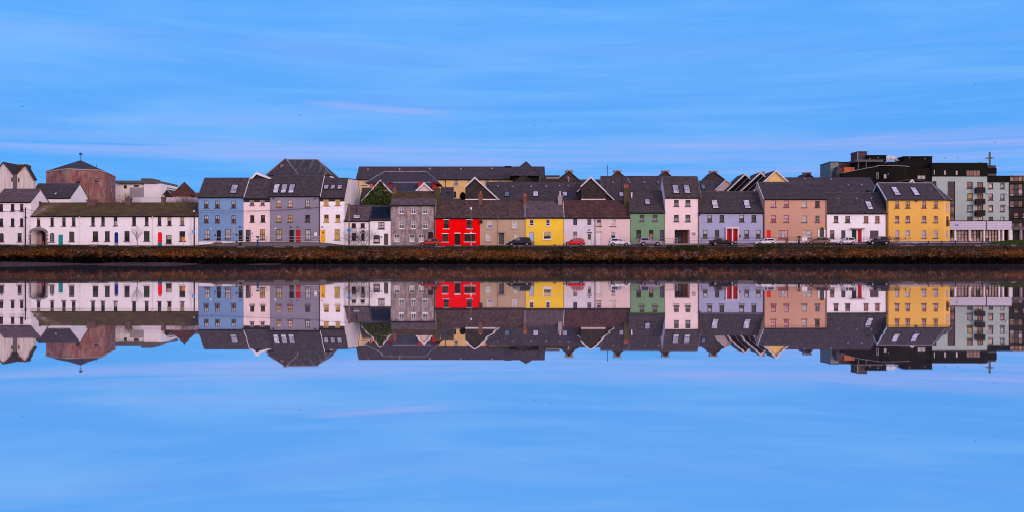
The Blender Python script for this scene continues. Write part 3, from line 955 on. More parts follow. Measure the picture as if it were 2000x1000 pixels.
# O: green house
r, hi = house('townhouse', 'sage green two storey house with three tall dark ground floor windows', 'house', 1231.4, 1298.6, 475.6, 415, 372.4, 4.6, 'green', 'slate', y=.03,
      wins=[wn(1249.6, 1258.2, 419.4, 431.8, pane='gs', cols=1, rows=(), sill='sill_dark'), wn(1274.8, 1283.8, 419.4, 431.8, pane='gs', cols=1, rows=()),
            wn(1243, 1251.8, 449.2, 464.4, pane='db', cols=1, rows=()), wn(1267.4, 1276, 449.2, 464.4, pane='dk', cols=1, rows=()), wn(1289.2, 1297.4, 449.2, 469, pane='bb', cols=1, rows=())],
      sky=[(1260, 1269, 390, 400, 'mm', .03)], ridgemat='slate', overr=.02)
g = MB(); g.lathe(X(1233.6, 3.2), 3.2, [(.13, Z(388, 3.2)), (.13, Z(378.4, 3.2)), (.2, Z(378, 3.2)), (.2, Z(376.4, 3.2)), (.0, Z(375.8, 3.2))], 10)
g.build('flue', M['trim_white'], r)

# P: tall pale pink building with the big opening
r, hi = house('townhouse', 'tall pale pink house with a wide dark porch opening and two skylights', 'house', 1299, 1364.4, 476, 385.6, 344.6, 4.1, 'pink_shell', 'slate', y=-.05,
      wins=px_windows([(1316.6, 1325.6), (1338.8, 1348.4)], [(390.2, 402.8), (419.6, 432.6)], pane='gs', cols=1, rows=(), fw=.1),
      holes=[(1317.6, 1347.2, 448.6, 475.4, 0, 2.6)], sky=[(1314.6, 1325, 361.6, 377.8, 'ml', .35), (1336.4, 1346.8, 361.6, 377.8, 'ml', .35)],
      overl=.05, overr=.5, barge='lead', barges=(0, 1), pipes=(1364.2,), pipemat='pipe_red')
front_box(r, 'wall_plaque', 1351, 1358.6, 454, 459.8, -.05, -.1, 'trim_stone')
yy = 2.55
g = MB(); g.box(X(1317.6, -.05), X(1347.2, -.05), yy - .02, yy + .1, Z(476, 0), Z(448, 0)); g.build('porch_wall', M['door_grey'], r)
door(r, X(1333, yy), X(1341.5, yy), Z(475.6, yy), Z(452.5, yy), yy - .3, mat='wood')
window(r, X(1320, yy), X(1330.5, yy), Z(474, yy), Z(451.5, yy), yy - .3, pane='db', cols=2, rows=(.7,), sill=None)
g = MB()
xa, xb, za, zb = X(1317.8, -.3), X(1323.6, -.3), Z(475.5, -.3), Z(465.4, -.3)
for t0 in (xa, xb - .06): g.box(t0, t0 + .06, -.34, -.28, za, zb)
for t0 in (za + .05, (za + zb) / 2, zb - .06): g.box(xa, xb, -.335, -.285, t0, t0 + .06)
g.build('porch_gate', M['fr_grey'], r)

# Q: lilac grey house with the twin red doors
cq1 = [(1381.6, 1390.4), (1405.4, 1414.2), (1444, 1453.2), (1467.8, 1476.8)]
cq2 = [(1373, 1381.6), (1396.4, 1404.8), (1454, 1462.6), (1476.8, 1485.4)]
r, hi = house('townhouse', 'lilac grey two storey house with twin red doors in a pale surround', 'house', 1364.8, 1491.2, 476, 415.2, 374, 4.6, 'lilac', 'slate_b', y=.02,
      wins=[wn(a, b, 419.8, 433.2, pane='gn' if i % 2 else 'pg', cols=1) for i, (a, b) in enumerate(cq1)] + [wn(a, b, 449.2, 464.6, pane=['pn', 'gg', 'pg', 'pg'][i], cols=1) for i, (a, b) in enumerate(cq2)],
      doors=[wn(1419.4, 1428.8, 447, 471.2, mat='door_red', glassy=False, rv=.3), wn(1431.4, 1440.2, 447, 471.2, mat='door_red', glassy=False, rv=.3)],
      sky=[(1391.4, 1401.6, 391.2, 407, 'll', .33), (1453.6, 1464, 391.2, 407, 'll', .33)], pipes=(1491,), pipemat='pipe_red', overr=-.02)
g = MB()
for a, b in ((1417.2, 1419.2), (1429, 1431.2), (1440.4, 1442.4)):
    g.box(X(a, 0), X(b, 0), -.35, .018, Z(473.5, 0), Z(446.4, 0))
g.box(X(1416.4, 0), X(1443.2, 0), -.42, .018, Z(446.4, 0) + .002, Z(444.2, 0))
g.build('door_surround', M['pink_pale'], r)
front_box(r, 'intercom', 1443.6, 1446.2, 458.4, 462.6, .02, -.1, 'gutter')
g = MB(); g.lathe(X(1365.6, 0), -.3, [(0, Z(421.6, 0)), (.16, Z(421, 0)), (.16, Z(418.6, 0)), (0, Z(418.2, 0))], 10)
g.build('rain_hopper', M['gutter'], r)

# R: peach brown house
r, hi = house('townhouse', 'peach brown three storey house with some red window frames and an arched doorway', 'house', 1491.8, 1614.8, 474, 388.2, 355.6, 5.0, 'peach', 'slate_b', y=-.04,
      wins=[wn(1506, 1515.2, 391.8, 404.6, fr='rd', pane='rv'), wn(1531.2, 1540.4, 391.8, 404.6, fr='rd', pane='vk'), wn(1566.4, 1575.6, 392.2, 405, fr='gr', pane='pp', cols=1), wn(1592, 1600.8, 392.2, 405, fr='dk', pane='gg', cols=2),
            wn(1506, 1515.2, 420.4, 433.6, fr='rd', pane='vk'), wn(1531.2, 1540.4, 420.4, 433.6, fr='rd', pane='vv'), wn(1566.4, 1575.6, 420.8, 433.8, fr='gr', pane='pp', cols=1), wn(1592, 1600.8, 420.8, 433.8, fr='gr', pane='gg', cols=2),
            wn(1521.2, 1539.2, 449.6, 465.6, fr='rd', pane='pv', cols=3, rows=(.55,)), wn(1568, 1585.2, 450.2, 465, fr='gr', pane='pp', cols=2, rows=(.5,))],
      doors=[wn(1497.2, 1505.2, 449.6, 472, mat='door_bright'), wn(1600.6, 1609, 443.6, 472.4, mat='door_grey', rise=1., fan=.2)],
      pipes=(1492.4, 1613.2), pipemat='pipe_red', overr=.1, overl=.06, barge='trim_white', barges=(0,), plinth=(470.6, 'lilac_white'))
for a, b in ((1597.6, 1600.4), (1609.2, 1612)):
    front_box(r, 'pilaster', a, b, 448.6, 473.4, -.04, -.14, 'trim_white')
g = MB()
for (a, b), (c, d), (e, f_), (h, i_) in zip(arch_pts(X(1600.4, 0), X(1609.2, 0), Z(443.4, 0), .42), arch_pts(X(1600.4, 0), X(1609.2, 0), Z(443.4, 0), .42)[1:],
                                        arch_pts(X(1599, 0), X(1610.6, 0), Z(442, 0), .56), arch_pts(X(1599, 0), X(1610.6, 0), Z(442, 0), .56)[1:]):
    g.prism([(a, b), (c, d), (h, i_), (e, f_)], -.13, -.045)
g.build('door_arch', M['ochre'], r)

# S: white house with the canopy
r, hi = house('townhouse', 'white two storey house with a canopy over a dark door and a red door', 'house', 1615.2, 1731.6, 473, 416.2, 376.6, 4.4, 'white', 'slate_b', y=.03,
      wins=[wn(1628.6, 1637.2, 421.4, 434.4, pane='gk', cols=1), wn(1651, 1660, 421.4, 434.6, pane='kg', cols=1), wn(1687.2, 1696, 422, 434.8, pane='kk', cols=1, fr='br'), wn(1709.4, 1718, 422, 434.8, pane='kk', cols=1, fr='br'),
            wn(1621.2, 1629.6, 449.6, 465.2, pane='kg', cols=1), wn(1643.2, 1651.2, 449.8, 464.6, pane='bb', cols=1, rows=()), wn(1699.2, 1715.8, 450.2, 464.6, pane='bb', cols=2, fr='br', rows=(.5,), sill='fr_brown')],
      doors=[wn(1663.8, 1672.8, 448, 472.4, mat='door_green'), wn(1675.2, 1683, 448, 472.4, mat='door_red')],
      sky=[(1692.8, 1702.6, 394, 409.4, 'll', .33)], pipes=(1730.6,), pipemat='pipe_red', overr=-.02, overl=-.02)
g = MB()
g.box(X(1661.2, 0), X(1686.4, 0), -.8, .028, Z(447.8, 0), Z(445.4, 0))
g.build('door_canopy', M['trim_stone'], r)
for p in (1636.5, 1672, 1700.6):
    g = MB(); yv = 3.2 if p < 1690 else 2.6
    zz = Z(386.6 if p > 1690 else 387, yv)
    g.box(X(p, yv), X(p + 2.2, yv), yv - .15, yv + .1, zz - .2, zz + .05)
    g.build('roof_vent', M['trim_stone'], r)
# T: ochre corner building with the hipped end
def quad_window(root, p, u, w0, w1, z0, z1, fr='fr_brown', pane='v', rows=1):
    """window on a slanted wall: p = origin (x, y), u = unit direction, outward normal on the right"""
    nx, ny = u[1], -u[0]
    def pt(s, z, h): return (p[0] + u[0] * s + nx * h, p[1] + u[1] * s + ny * h, z)
    mb = MB()
    def slab(a, b, c, d, h):
        n = len(mb.v)
        for hh in (0.0, h):
            mb.v += [pt(a, c, hh), pt(b, c, hh), pt(b, d, hh), pt(a, d, hh)]
        for q in ((4, 5, 6, 7), (0, 1, 5, 4), (1, 2, 6, 5), (2, 3, 7, 6), (3, 0, 4, 7)):
            mb.f.append(tuple(n + i for i in q)); mb.m.append(0)
    f = .08
    slab(w0, w0 + f, z0, z1, .05); slab(w1 - f, w1, z0, z1, .05); slab(w0 + f, w1 - f, z0, z0 + f, .05); slab(w0 + f, w1 - f, z1 - f, z1, .05)
    slab(w0 + f, w1 - f, (z0 + z1) / 2 - .03, (z0 + z1) / 2 + .03, .045)
    w = mb.build('window', M[fr], root)
    g = MB(); g.poly([pt(w0 + .02, z0 + .02, .02), pt(w1 - .02, z0 + .02, .02), pt(w1 - .02, z1 - .02, .02), pt(w0 + .02, z1 - .02, .02)])
    g.build('pane', G[pane], w)
    return w


y = -.02
zb, ze, zr, hd = 1.6, Z(389.6, -.3), Z(357.4, 5.), 5.0
x0, x1 = X(1731.9, y), X(1844, y)
cx, cy = X(1855.4, 1.4), 1.4
T = thing('corner_house', 'large ochre three storey corner building with a hipped slate roof', 'house', ((x0 + cx) / 2, 5, Z(471, 0)))
ops, wl = [], []
for (a, b) in ((1748.2, 1756.2), (1768.8, 1777), (1800.8, 1809), (1823.6, 1831.4)):
    for k, (c, d) in enumerate(((393.4, 406), (421.4, 434.4), (449.6, 464.8))):
        rect = (X(a, y), X(b, y), Z(d, y), Z(c, y))
        ops.append((*rect, 0, .16)); wl.append((rect, k))
sl = (zr - ze) / (hd + .3)
zw = ze + sl * .28 - .15
wm = MB()
facade(wm, x0, x1, zb, zw, y, ops)
wm.poly([(x1, y, zb), (cx, cy, zb), (cx, cy, zw), (x1, y, zw)])
wm.poly([(cx, cy, zb), (cx, 10, zb), (cx, 10, zw), (cx, cy, zw)])
wm.poly([(x0, y, zb), (x0, y, zw), (x0, 5, zr - .18), (x0, 10, zw), (x0, 10, zb)], 1)
wm.poly([(x0, 10, zb), (cx, 10, zb), (cx, 10, zw), (x0, 10, zw)])
wm.build('wall', [M['ochre'], M['slate_hung']], T)
for rect, k in wl:
    window(T, *rect, y, fr='br' if k < 2 else 'gr', pane='vk' if k == 0 else ('kv' if k == 1 else 'vv'), cols=2 if k < 2 else 1)
u = Vector((cx - x1, cy - y)); ul = u.length; u = u / ul
for c, d, nm in ((396, 415.4, 'v'), (422.6, 441, 'd'), (450, 465, 'v')):
    quad_window(T, (x1, y), u, ul * .38, ul * .72, Z(d, .7), Z(c, .7), 'fr_grey' if nm == 'v' else 'fr_dark', nm)
g = MB()
for k in range(5):
    s = ul * (.3 + .1 * k)
    g.tube([(x1 + u[0] * s + u[1] * .25, y + u[1] * s - u[0] * .25, Z(441, .7)), (x1 + u[0] * s + u[1] * .25, y + u[1] * s - u[0] * .25, Z(431, .7))], .035, 5)
for zz in (Z(441, .7), Z(431, .7)):
    g.tube([(x1 + u[0] * ul * .3 + u[1] * .25, y + u[1] * ul * .3 - u[0] * .25, zz), (x1 + u[0] * ul * .7 + u[1] * .25, y + u[1] * ul * .7 - u[0] * .25, zz)], .05, 5)
g.build('balcony_rail', M['gutter'], T)
xl, rx = x0 - .12, X(1818.6, 5)
ye = -.3
ex, ey = cx + .3, 1.3
rb = MB()
t = .14
rb.poly([(xl, ye, ze), (x1 + .1, ye, ze), (rx, 5, zr), (xl, 5, zr)])
rb.poly([(x1 + .1, ye, ze), (ex, ey, ze), (rx, 5, zr)])
rb.poly([(ex, ey, ze), (ex, 10.2, ze), (rx, 5, zr)])
rb.poly([(ex, 10.2, ze), (xl, 10.2, ze), (xl, 5, zr), (rx, 5, zr)])
rb.poly([(xl, ye, ze - t), (xl, 10.2, ze - t), (ex, 10.2, ze - t), (ex, ey, ze - t), (x1 + .1, ye, ze - t)])
rb.poly([(xl, ye, ze - t), (x1 + .1, ye, ze - t), (x1 + .1, ye, ze), (xl, ye, ze)])
rb.poly([(x1 + .1, ye, ze - t), (ex, ey, ze - t), (ex, ey, ze), (x1 + .1, ye, ze)])
rb.poly([(ex, ey, ze - t), (ex, 10.2, ze - t), (ex, 10.2, ze), (ex, ey, ze)])
rb.build('roof', M['slate'], T)
g = MB()
g.tube([(x1 + .1, ye, ze + .03), (rx, 5, zr + .03)], .11, 6); g.tube([(ex, ey, ze + .03), (rx, 5, zr + .03)], .11, 6); g.tube([(xl, 5, zr + .02), (rx, 5, zr + .02)], .11, 6)
g.build('ridge_tiles', M['lead'], T)
bargeboard(T, M['trim_white'], [(xl - .05, ye, ze + .02), (xl - .05, 5, zr + .02), (xl - .05, 10, ze + .02)], .3, .08)
g = MB()
g.tube([(xl, ye - .06, ze - .1), (x1 + .1, ye - .06, ze - .1), (ex + .05, ey - .05, ze - .1)], .085, 8)
g.build('gutter', M['gutter'], T)
for a in ((1744.6, 1754.6, 366, 381.4, 'll', .3), (1782.4, 1792.2, 367, 382, 'll', .3)):
    skylight(T, *a[:4], ye, ze, sl, *a[4:])
g = MB(); g.box(x0, x1, y - .06, y - .003, zb, Z(470.6, y)); g.build('plinth', M['lilac_white'], T)
for k, p in enumerate((1735.5, 1733.2)):
    pass
g = MB(); xx = x0 + .2
g.tube([(xx, y - .1, ze - .2), (xx, y - .1, Z(472, 0))], .06, 6); g.build('downpipe', M['pipe_red'], T)
front_box(T, 'flood_light', 1788, 1790.2, 391.6, 394, y, y - .3, 'gutter')


# ------------------------------------------------------------------ buildings behind
def gable_front(name, label, cat, apex, lft, rgt, base, y0, dep, wall, roof, trim=None, group=None, over=.25, bw=.28, wallx=None, root=None, strip=None, t=.16, fwd=.3):
    """building whose gable faces the river; apex / lft / rgt are photo pixels at y0"""
    A, Lp, Rp = [(X(p[0], y0), Z(p[1], y0)) for p in (apex, lft, rgt)]
    zb = Z(base, y0) if base else 3.
    rt = root or thing(name, label, cat, (A[0], y0 + dep / 2, zb), group)
    wl, wr = wallx if wallx else (lft[0], rgt[0])
    wl, wr = X(wl, y0), X(wr, y0)
    def zroof(x):
        if x < A[0]: return A[1] + (Lp[1] - A[1]) * (A[0] - x) / (A[0] - Lp[0])
        return A[1] + (Rp[1] - A[1]) * (x - A[0]) / (Rp[0] - A[0])
    wm = MB()
    wm.prism([(wl + .05, zb), (wr - .05, zb), (wr - .05, zroof(wr) - t - .02), (A[0], A[1] - t - .02), (wl + .05, zroof(wl) - t - .02)], y0, y0 + dep - .05)
    wm.build('wall', M[wall], rt)
    rb = MB()
    rb.prism([Lp, (A[0], A[1]), Rp, (Rp[0], Rp[1] - t), (A[0], A[1] - t * 1.3), (Lp[0], Lp[1] - t)], y0 - fwd, y0 + dep)
    rb.build('roof', M[roof], rt)
    if trim:
        g = MB()
        for P, in ((Lp,), (Rp,)):
            dx, dz = P[0] - A[0], P[1] - A[1]
            l = math.hypot(dx, dz)
            nx, nz = (-dz / l, dx / l) if dx < 0 else (dz / l, -dx / l)
            if nz > 0: nx, nz = -nx, -nz
            e = .12
            g.prism([(A[0], A[1] + .02), (P[0] + dx / l * e, P[1] + dz / l * e), (P[0] + dx / l * e + nx * bw, P[1] + dz / l * e + nz * bw), (A[0], A[1] - bw * 1.45)], y0 - fwd - .08, y0 - fwd - .003)
        g.build('bargeboard', M[trim], rt)
    if strip:
        g = MB(); g.box(X(strip[0], y0), X(strip[1], y0), y0 - .12, y0 - .004, Z(strip[3], y0), Z(strip[2], y0)); g.build('base_board', M[strip[4]], rt)
    return rt


def hip(root, x0, x1, y0, y1, ze, rx0, rx1, ry, zr, mat, over=.3, t=.15, ridge='ridge'):
    x0 -= over; x1 += over; y0 -= over; y1 += over
    rb = MB()
    a, b = (rx0, ry, zr), (rx1, ry, zr)
    c = [(x0, y0), (x1, y0), (x1, y1), (x0, y1)]
    top = [(p[0], p[1], ze) for p in c]
    bot = [(p[0], p[1], ze - t) for p in c]
    if abs(rx0 - rx1) < 1e-4:
        for i in range(4): rb.poly([top[i], top[(i + 1) % 4], a])
    else:
        rb.poly([top[0], top[1], b, a]); rb.poly([top[1], top[2], b]); rb.poly([top[2], top[3], a, b]); rb.poly([top[3], top[0], a])
    for i in range(4): rb.poly([bot[i], bot[(i + 1) % 4], top[(i + 1) % 4], top[i]])
    rb.poly(list(reversed(bot)))
    rb.build('roof', M[mat], root)
    if ridge:
        g = MB()
        for p, q in ((top[0], a), (top[1], b), (top[2], b), (top[3], a)): g.tube([p, q], .1, 5)
        if a != b: g.tube([a, b], .11, 5)
        g.build('ridge_tiles', M[ridge], root)


def walls(root, x0, x1, y0, y1, z0, z1, mat, ops=()):
    wm = MB()
    facade(wm, x0, x1, z0, z1, y0, list(ops))
    wm.poly([(x1, y0, z0), (x1, y1, z0), (x1, y1, z1), (x1, y0, z1)]); wm.poly([(x0, y0, z0), (x0, y0, z1), (x0, y1, z1), (x0, y1, z0)])
    wm.poly([(x0, y1, z0), (x0, y1, z1), (x1, y1, z1), (x1, y1, z0)]); wm.poly([(x0, y0, z1), (x1, y0, z1), (x1, y1, z1), (x0, y1, z1)])
    return wm.build('wall', M[mat], root)


def bbox(root, name, a, b, c, d, y0, y1, mat):
    """box: pixel rectangle at plane y0, pushed back to y1"""
    g = MB(); g.box(X(a, y0), X(b, y0), y0, y1, Z(d, y0), Z(c, y0)); return g.build(name, M[mat] if isinstance(mat, str) else mat, root)


# far left: twin gabled cream warehouse
W = thing('warehouse', 'aged cream building with twin gables above the far left house', 'building', (X(30, 16), 20, 4))
gable_front('', '', '', (7, 316), (-22, 352), (27.5, 341.5), None, 16, 8, 'cream_old', 'slate_hung', None, root=W, over=.2, wallx=(-22, 26))
gable_front('', '', '', (50, 320.6), (30, 342), (67.2, 350.2), None, 16, 1.3, 'cream_old', 'slate_hung', 'slate_brown', root=W, wallx=(31.3, 65.4), bw=.12)
bbox(W, 'downpipe_wall', 26, 31.3, 341, 372, 15.6, 22, 'grey_slab')
bbox(W, 'link_roof', 12, 48, 321, 339, 21, 24, 'slate_mossdark')
for a, b, c, d in ((22, 25, 346.6, 354.6), (35.4, 38.2, 347.4, 355)):
    window(W, X(a, 16), X(b, 16), Z(d, 16), Z(c, 16), 16 - .17, pane='kd', cols=1, rows=(), sill=None, fr='br')

# slate roofed white house behind the terrace
r, hi = house('slate_cottage', 'white house with a plain slate roof and bright gable end behind the mossy terrace', 'house', 56, 138, 402, 386, 358.6, 4.6, 'white', 'slate_b', y=14, gut=True, overr=.05)
skylight(r, 107, 110.8, 377, 381, hi['ye'], hi['ze'], hi['sl'], 'ls', .1)
g = MB(); g.lathe(X(109.4, 17.5), 17.5, [(.08, Z(374, 17.5)), (.08, Z(368, 17.5))], 8); g.build('roof_vent', M['gutter'], r)

# rust coloured drum-like hall with weather vane
H = thing('rust_hall', 'rust streaked many sided hall with a low slate roof topped by a weather vane', 'building', (X(158, 34), 40, 4))
pl = [(X(90, 33), 33), (X(130, 30), 30), (X(192, 30), 30), (X(206.5, 32), 32), (X(225.6, 45), 45), (X(214, 52), 52), (X(102, 50), 50)]
tp = [Z(335.4, 33), Z(329.8, 30), Z(332.4, 30), Z(336.5, 32), Z(345.4, 45), Z(345, 52), Z(337, 50)]
wm = MB()
k = len(pl)
for i in range(k):
    a, b = pl[i], pl[(i + 1) % k]
    wm.poly([(*a, 3.), (*b, 3.), (*b, tp[(i + 1) % k]), (*a, tp[i])])
wm.build('wall', M['rust_wall'], H)
ap = (X(157.6, 38), 38, Z(312.8, 38))
rb = MB()
pr = [(ap[0] + (p[0] - ap[0]) * 1.02, ap[1] + (p[1] - ap[1]) * 1.02) for p in pl]
for i in range(k):
    a, b = pr[i], pr[(i + 1) % k]
    rb.poly([(*a, tp[i] + .12), (*b, tp[(i + 1) % k] + .12), ap])
    rb.poly([(*a, tp[i] - .12), (*b, tp[(i + 1) % k] - .12), (*b, tp[(i + 1) % k] + .12), (*a, tp[i] + .12)], 1)
rb.build('roof', [M['slate_far'], M['trim_stone']], H)
g = MB()
x, z = ap[0], ap[2]
g.tube([(x, 38, z - .2), (x, 38, z + 1.75)], .05, 6)
g.box(x - .3, x + .3, 37.97, 38.03, z + .85, z + .92)
g.prism([(x - .42, z + 1.2), (x - .1, z + 1.25), (x + .38, z + 1.1), (x + .42, z + 1.5), (x + .15, z + 1.42), (x - .1, z + 1.6), (x - .3, z + 1.5)], 37.96, 38.04)
g.build('weather_vane', M['gutter'], H)
for a, b, c, d, yy in ((149, 156.4, 349.6, 358.6, 30), (184.6, 192.4, 348.4, 356.8, 30)):
    window(H, X(a, yy), X(b, yy), Z(d, yy), Z(c, yy), yy - .2, pane='sd', cols=2, rows=(.5,), sill='trim_stone', fr='br', rv=.19)
    front_box(H, 'lintel_panel', a, b, c - 4, c - .5, yy, yy - .06, 'rust_wall')
u = Vector((pl[4][0] - pl[3][0], pl[4][1] - pl[3][1])); ul = u.length; u /= ul
for c, d, s in ((352, 361, 'v'), (366, 375, 'd')):
    quad_window(H, pl[3], u, ul * .42, ul * .66, Z(d, 38), Z(c, 38), 'fr_brown', s)
g = MB(); g.tube([(X(188.4, 40), 40, Z(333, 40)), (X(188.4, 40), 40, Z(321, 40))], .04, 5); g.build('aerial', M['gutter'], H)

# white modern block
Y0 = 52
Wm = thing('flat_roof_block', 'white flat roofed modern block with grey roof slab behind the mossy terrace', 'building', (X(270, Y0), Y0 + 8, 4))
walls(Wm, X(226, Y0), X(282.4, Y0), Y0, Y0 + 14, 3, Z(360, Y0), 'white', [(X(241.6, Y0), X(247.6, Y0), Z(368.2, Y0), Z(359.8, Y0) - .2, 0, .16), (X(261.2, Y0), X(271, Y0), Z(365, Y0), Z(359.8, Y0) - .2, 0, .16)])
for a, b, d in ((241.6, 247.6, 368.2), (261.2, 271, 365)):
    window(Wm, X(a, Y0), X(b, Y0), Z(d, Y0), Z(359.8, Y0) - .2, Y0, pane='sb', cols=2, rows=(.5,), sill=None)
bbox(Wm, 'side_block', 280.8, 315.6, 358.6, 392, Y0 - .4, Y0 + 12, 'white')
bbox(Wm, 'roof_slab', 225.6, 309, 352.6, 358.4, Y0 - .7, Y0 + 14, 'grey_slab')
bbox(Wm, 'penthouse', 275.4, 296.4, 348.2, 352.4, Y0, Y0 + 6, 'grey_slab')
bbox(Wm, 'grey_panel', 254.2, 280.8, 366, 392, Y0 - .3, Y0 - .01, 'fr_grey')
bbox(Wm, 'annex', 308.6, 325.6, 367.4, 392, Y0 + 4, Y0 + 10, 'slate_hung')
bbox(Wm, 'annex_roof', 307.4, 326.4, 365.6, 367.3, Y0 + 3.5, Y0 + 10, 'grey_slab')
window(Wm, X(315.6, Y0), X(322, Y0), Z(381, Y0), Z(371, Y0), Y0 + 3.8, pane='gg', cols=3, rows=(.5,), sill=None)
r = gable_front('lean_to', 'small dark gabled roof between the white block and the rusty pyramid roof', 'building', (326.6, 369.6), (318, 381), (337, 380), None, 46, 8, 'slate_hung', 'slate_far', 'trim_stone', bw=.12)
# low pale wall along the yard behind the terrace
Y1 = 13.
g = MB(); g.box(X(258, Y1), X(386, Y1), Y1, Y1 + .4, 3, Z(386.4, Y1)); g.box(X(257.5, Y1), X(386.3, Y1), Y1 - .06, Y1 + .46, Z(386.4, Y1), Z(385.4, Y1))
o = g.build('yard_wall', M['lilac_white'], None, (X(320, Y1), Y1, 3.))
tag(o, 'long pale yard wall showing just above the mossy terrace roof', 'wall')

# rusty pyramid roof
Y2 = 40
Pm = thing('pyramid_house', 'rusty red pyramid roof beside the blue house', 'building', (X(360, Y2 + 5), Y2 + 5, 4))
x0, x1 = X(335, Y2), X(374.5, Y2)
walls(Pm, x0 + .3, x1 - .3, Y2, Y2 + 5, 3, Z(380.6, Y2), 'rust_wall')
hip(Pm, x0, x1, Y2, Y2 + 5, Z(381, Y2), X(360.2, Y2 + 2.5), X(360.2, Y2 + 2.5), Y2 + 2.5, Z(355.8, Y2 + 2.5), 'rust_tile', .1, ridge='slate_brown')
chimney(Pm, 383.6, 388, 377, 386, Y2 - 1, M['brick'], 1, None, .8, 2)

# pale low gable between blue and grey violet houses
r = gable_front('dormer_block', 'low white trimmed gable with a dark window strip above the narrow pink house', 'building', (501.6, 336), (487.6, 350.6), (529.4, 347.4), None, 12, 6, 'slate_hung', 'lead', 'trim_white', bw=.34)
for a, b in ((493.6, 499), (500.4, 511), (512.6, 519)):
    window(r, X(a, 12), X(b, 12), Z(349.4, 12), Z(343.4, 12), 11.8, pane='dd', cols=1, rows=(), sill=None, fr='dk', rv=.19)

# big hipped slate roof behind the grey violet house
Yk = 15
K = thing('hipped_block', 'big building with a steep hipped slate roof behind the grey violet house', 'building', (X(590, Yk + 5), Yk + 5, 4))
x0, x1 = X(548, Yk), X(645, Yk)
zk = Z(340.4, Yk)
walls(K, x0 + .2, x1 - .2, Yk + .2, Yk + 10.5, 3, zk - .2, 'brown_clad')
hip(K, x0, x1, Yk, Yk + 11, zk, X(560, Yk + 5.5), X(620, Yk + 5.5), Yk + 5.5, Z(311.6, Yk + 5.5), 'slate_streak', .15, ridge='lead')
xw = X(523, Yk - 1)
walls(K, xw, X(581, Yk - 1), Yk - .8, Yk + 7, 3, zk - .3, 'brown_clad')
hip(K, X(520.6, Yk - 1), X(582.6, Yk - 1), Yk - 1, Yk + 8, zk - .1, X(557, Yk + 3.4), X(557, Yk + 3.4), Yk + 3.4, Z(309.2, Yk + 3.4), 'slate_far', .05, ridge='lead')
g = MB()
zt_, zb_ = zk - .25, Z(349, Yk)
for i in range(6):
    yq = Yk + .8 + i * 1.8
    g.box(x1 - .19, x1 + .05, yq, yq + 1.35, zb_ - 1, zt_)
g.box(x1 - .15, x1 + .0, Yk + .2, Yk + 10.5, zt_ - .3, zt_ - .1)
g.build('white_mullions', M['trim_white'], K)
zs = Z(340, Yk - 1); 
skylight(K, 547, 554.2, 320.6, 328.6, Yk - 1, zk - .1, (Z(309.2, Yk + 3.4) - zk) / 4.45, 'kk', .1)

# ivy covered gable
r = gable_front('ivy_gable', 'pointed gable smothered in dark green ivy between the white and cement houses', 'building', (743, 351), (706, 392), (766.6, 376), None, 10, 9, 'pinkstone', 'slate_b', 'trim_dull', bw=.22, wallx=(712, 780))
g = MB()
rl = random.Random(5)
for i in range(5200):
    px, py = rl.uniform(706, 766), rl.uniform(352, 404)
    e = 351.8 + (743 - px) * 1.09 if px < 743 else 351.8 + (px - 743) * 1.06
    if py < e + 1.5: continue
    edge = 749 + 4 * math.sin(py * .5) if py < 374 else 770
    if px > edge + rl.uniform(-2, 2): continue
    if 726 < px < 730 and 384 < py < 394 and rl.random() < .8: continue
    n = noise.noise(Vector((px * .12, py * .12, 3)))
    yy = 10 - .12 - .28 * rl.random() - max(0, n) * .5
    c = Vector((X(px, 10), yy, Z(py, 10)))
    s = rl.uniform(.12, .24)
    u1 = Vector((rl.uniform(-1, 1), rl.uniform(-.6, .6), rl.uniform(-1, 1))).normalized() * s
    v1 = u1.cross(Vector((rl.uniform(-.5, .5), -1, rl.uniform(-.2, .9)))).normalized() * s * .8
    g.poly([c - u1, c + v1, c + u1, c - v1], 0 if rl.random() < .6 else (1 if rl.random() < .75 else 2))
M['ivy_a'] = mat_plain('dark ivy', (.016, .032, .008), .6, var=.4)
M['ivy_b'] = mat_plain('mid ivy', (.055, .08, .014), .6, var=.4)
M['ivy_c'] = mat_plain('yellow green ivy', (.12, .11, .022), .7, var=.4)
g.build('ivy', [M['ivy_a'], M['ivy_b'], M['ivy_c']], r)
# lower slate roof left of the ivy
house('rear_extension', 'low slate roof tucked between the bare white side wall and the ivy', 'building', 704, 730, 420, 400, 367, 3.0, 'peach_far', 'slate_b', y=19.5, gut=False)

# long straw yellow building
Yl = 48
lw = [(886.6, 894.4, 351.8, 362), (912.4, 918.4, 350.8, 361), (947.2, 955, 351.6, 362), (972.4, 980, 352.4, 361)]
r, hi = house('long_building', 'very long straw yellow building with one unbroken slate roof across the middle distance', 'building', 696, 1064, 392, 350, 325.6, 5.0, 'yellow_far', 'slate_far', y=Yl,
      wins=[wn(a, b, c, d, fr='wh', pane='sg', cols=2, rows=(.5,), sill='trim_stone') for a, b, c, d in lw] + [wn(707, 716, 353.6, 361.6, fr='wh', pane='pp', cols=1, rows=())],
      doors=[wn(886.6, 891, 374, 386, mat='door_green')], pipes=(870.4,), ridgemat='slate_far')
for a, b in ((719, 330.6), (780.4, 329.8), (839.6, 329.2), (900, 329), (961, 328.6)):
    yv = Yl + 3.9
    g = MB(); zz = Z(b, yv); g.box(X(a, yv) - .18, X(a, yv) + .18, yv - .25, yv + .3, zz - .25, zz + .12); g.build('roof_vent', M['trim_stone'], r)
g = MB(); g.box(X(985.6, Yl + 5), X(999, Yl + 5), Yl + 4.6, Yl + 5.6, Z(327, Yl + 5), Z(324.2, Yl + 5)); g.build('ridge_housing', M['gutter'], r)
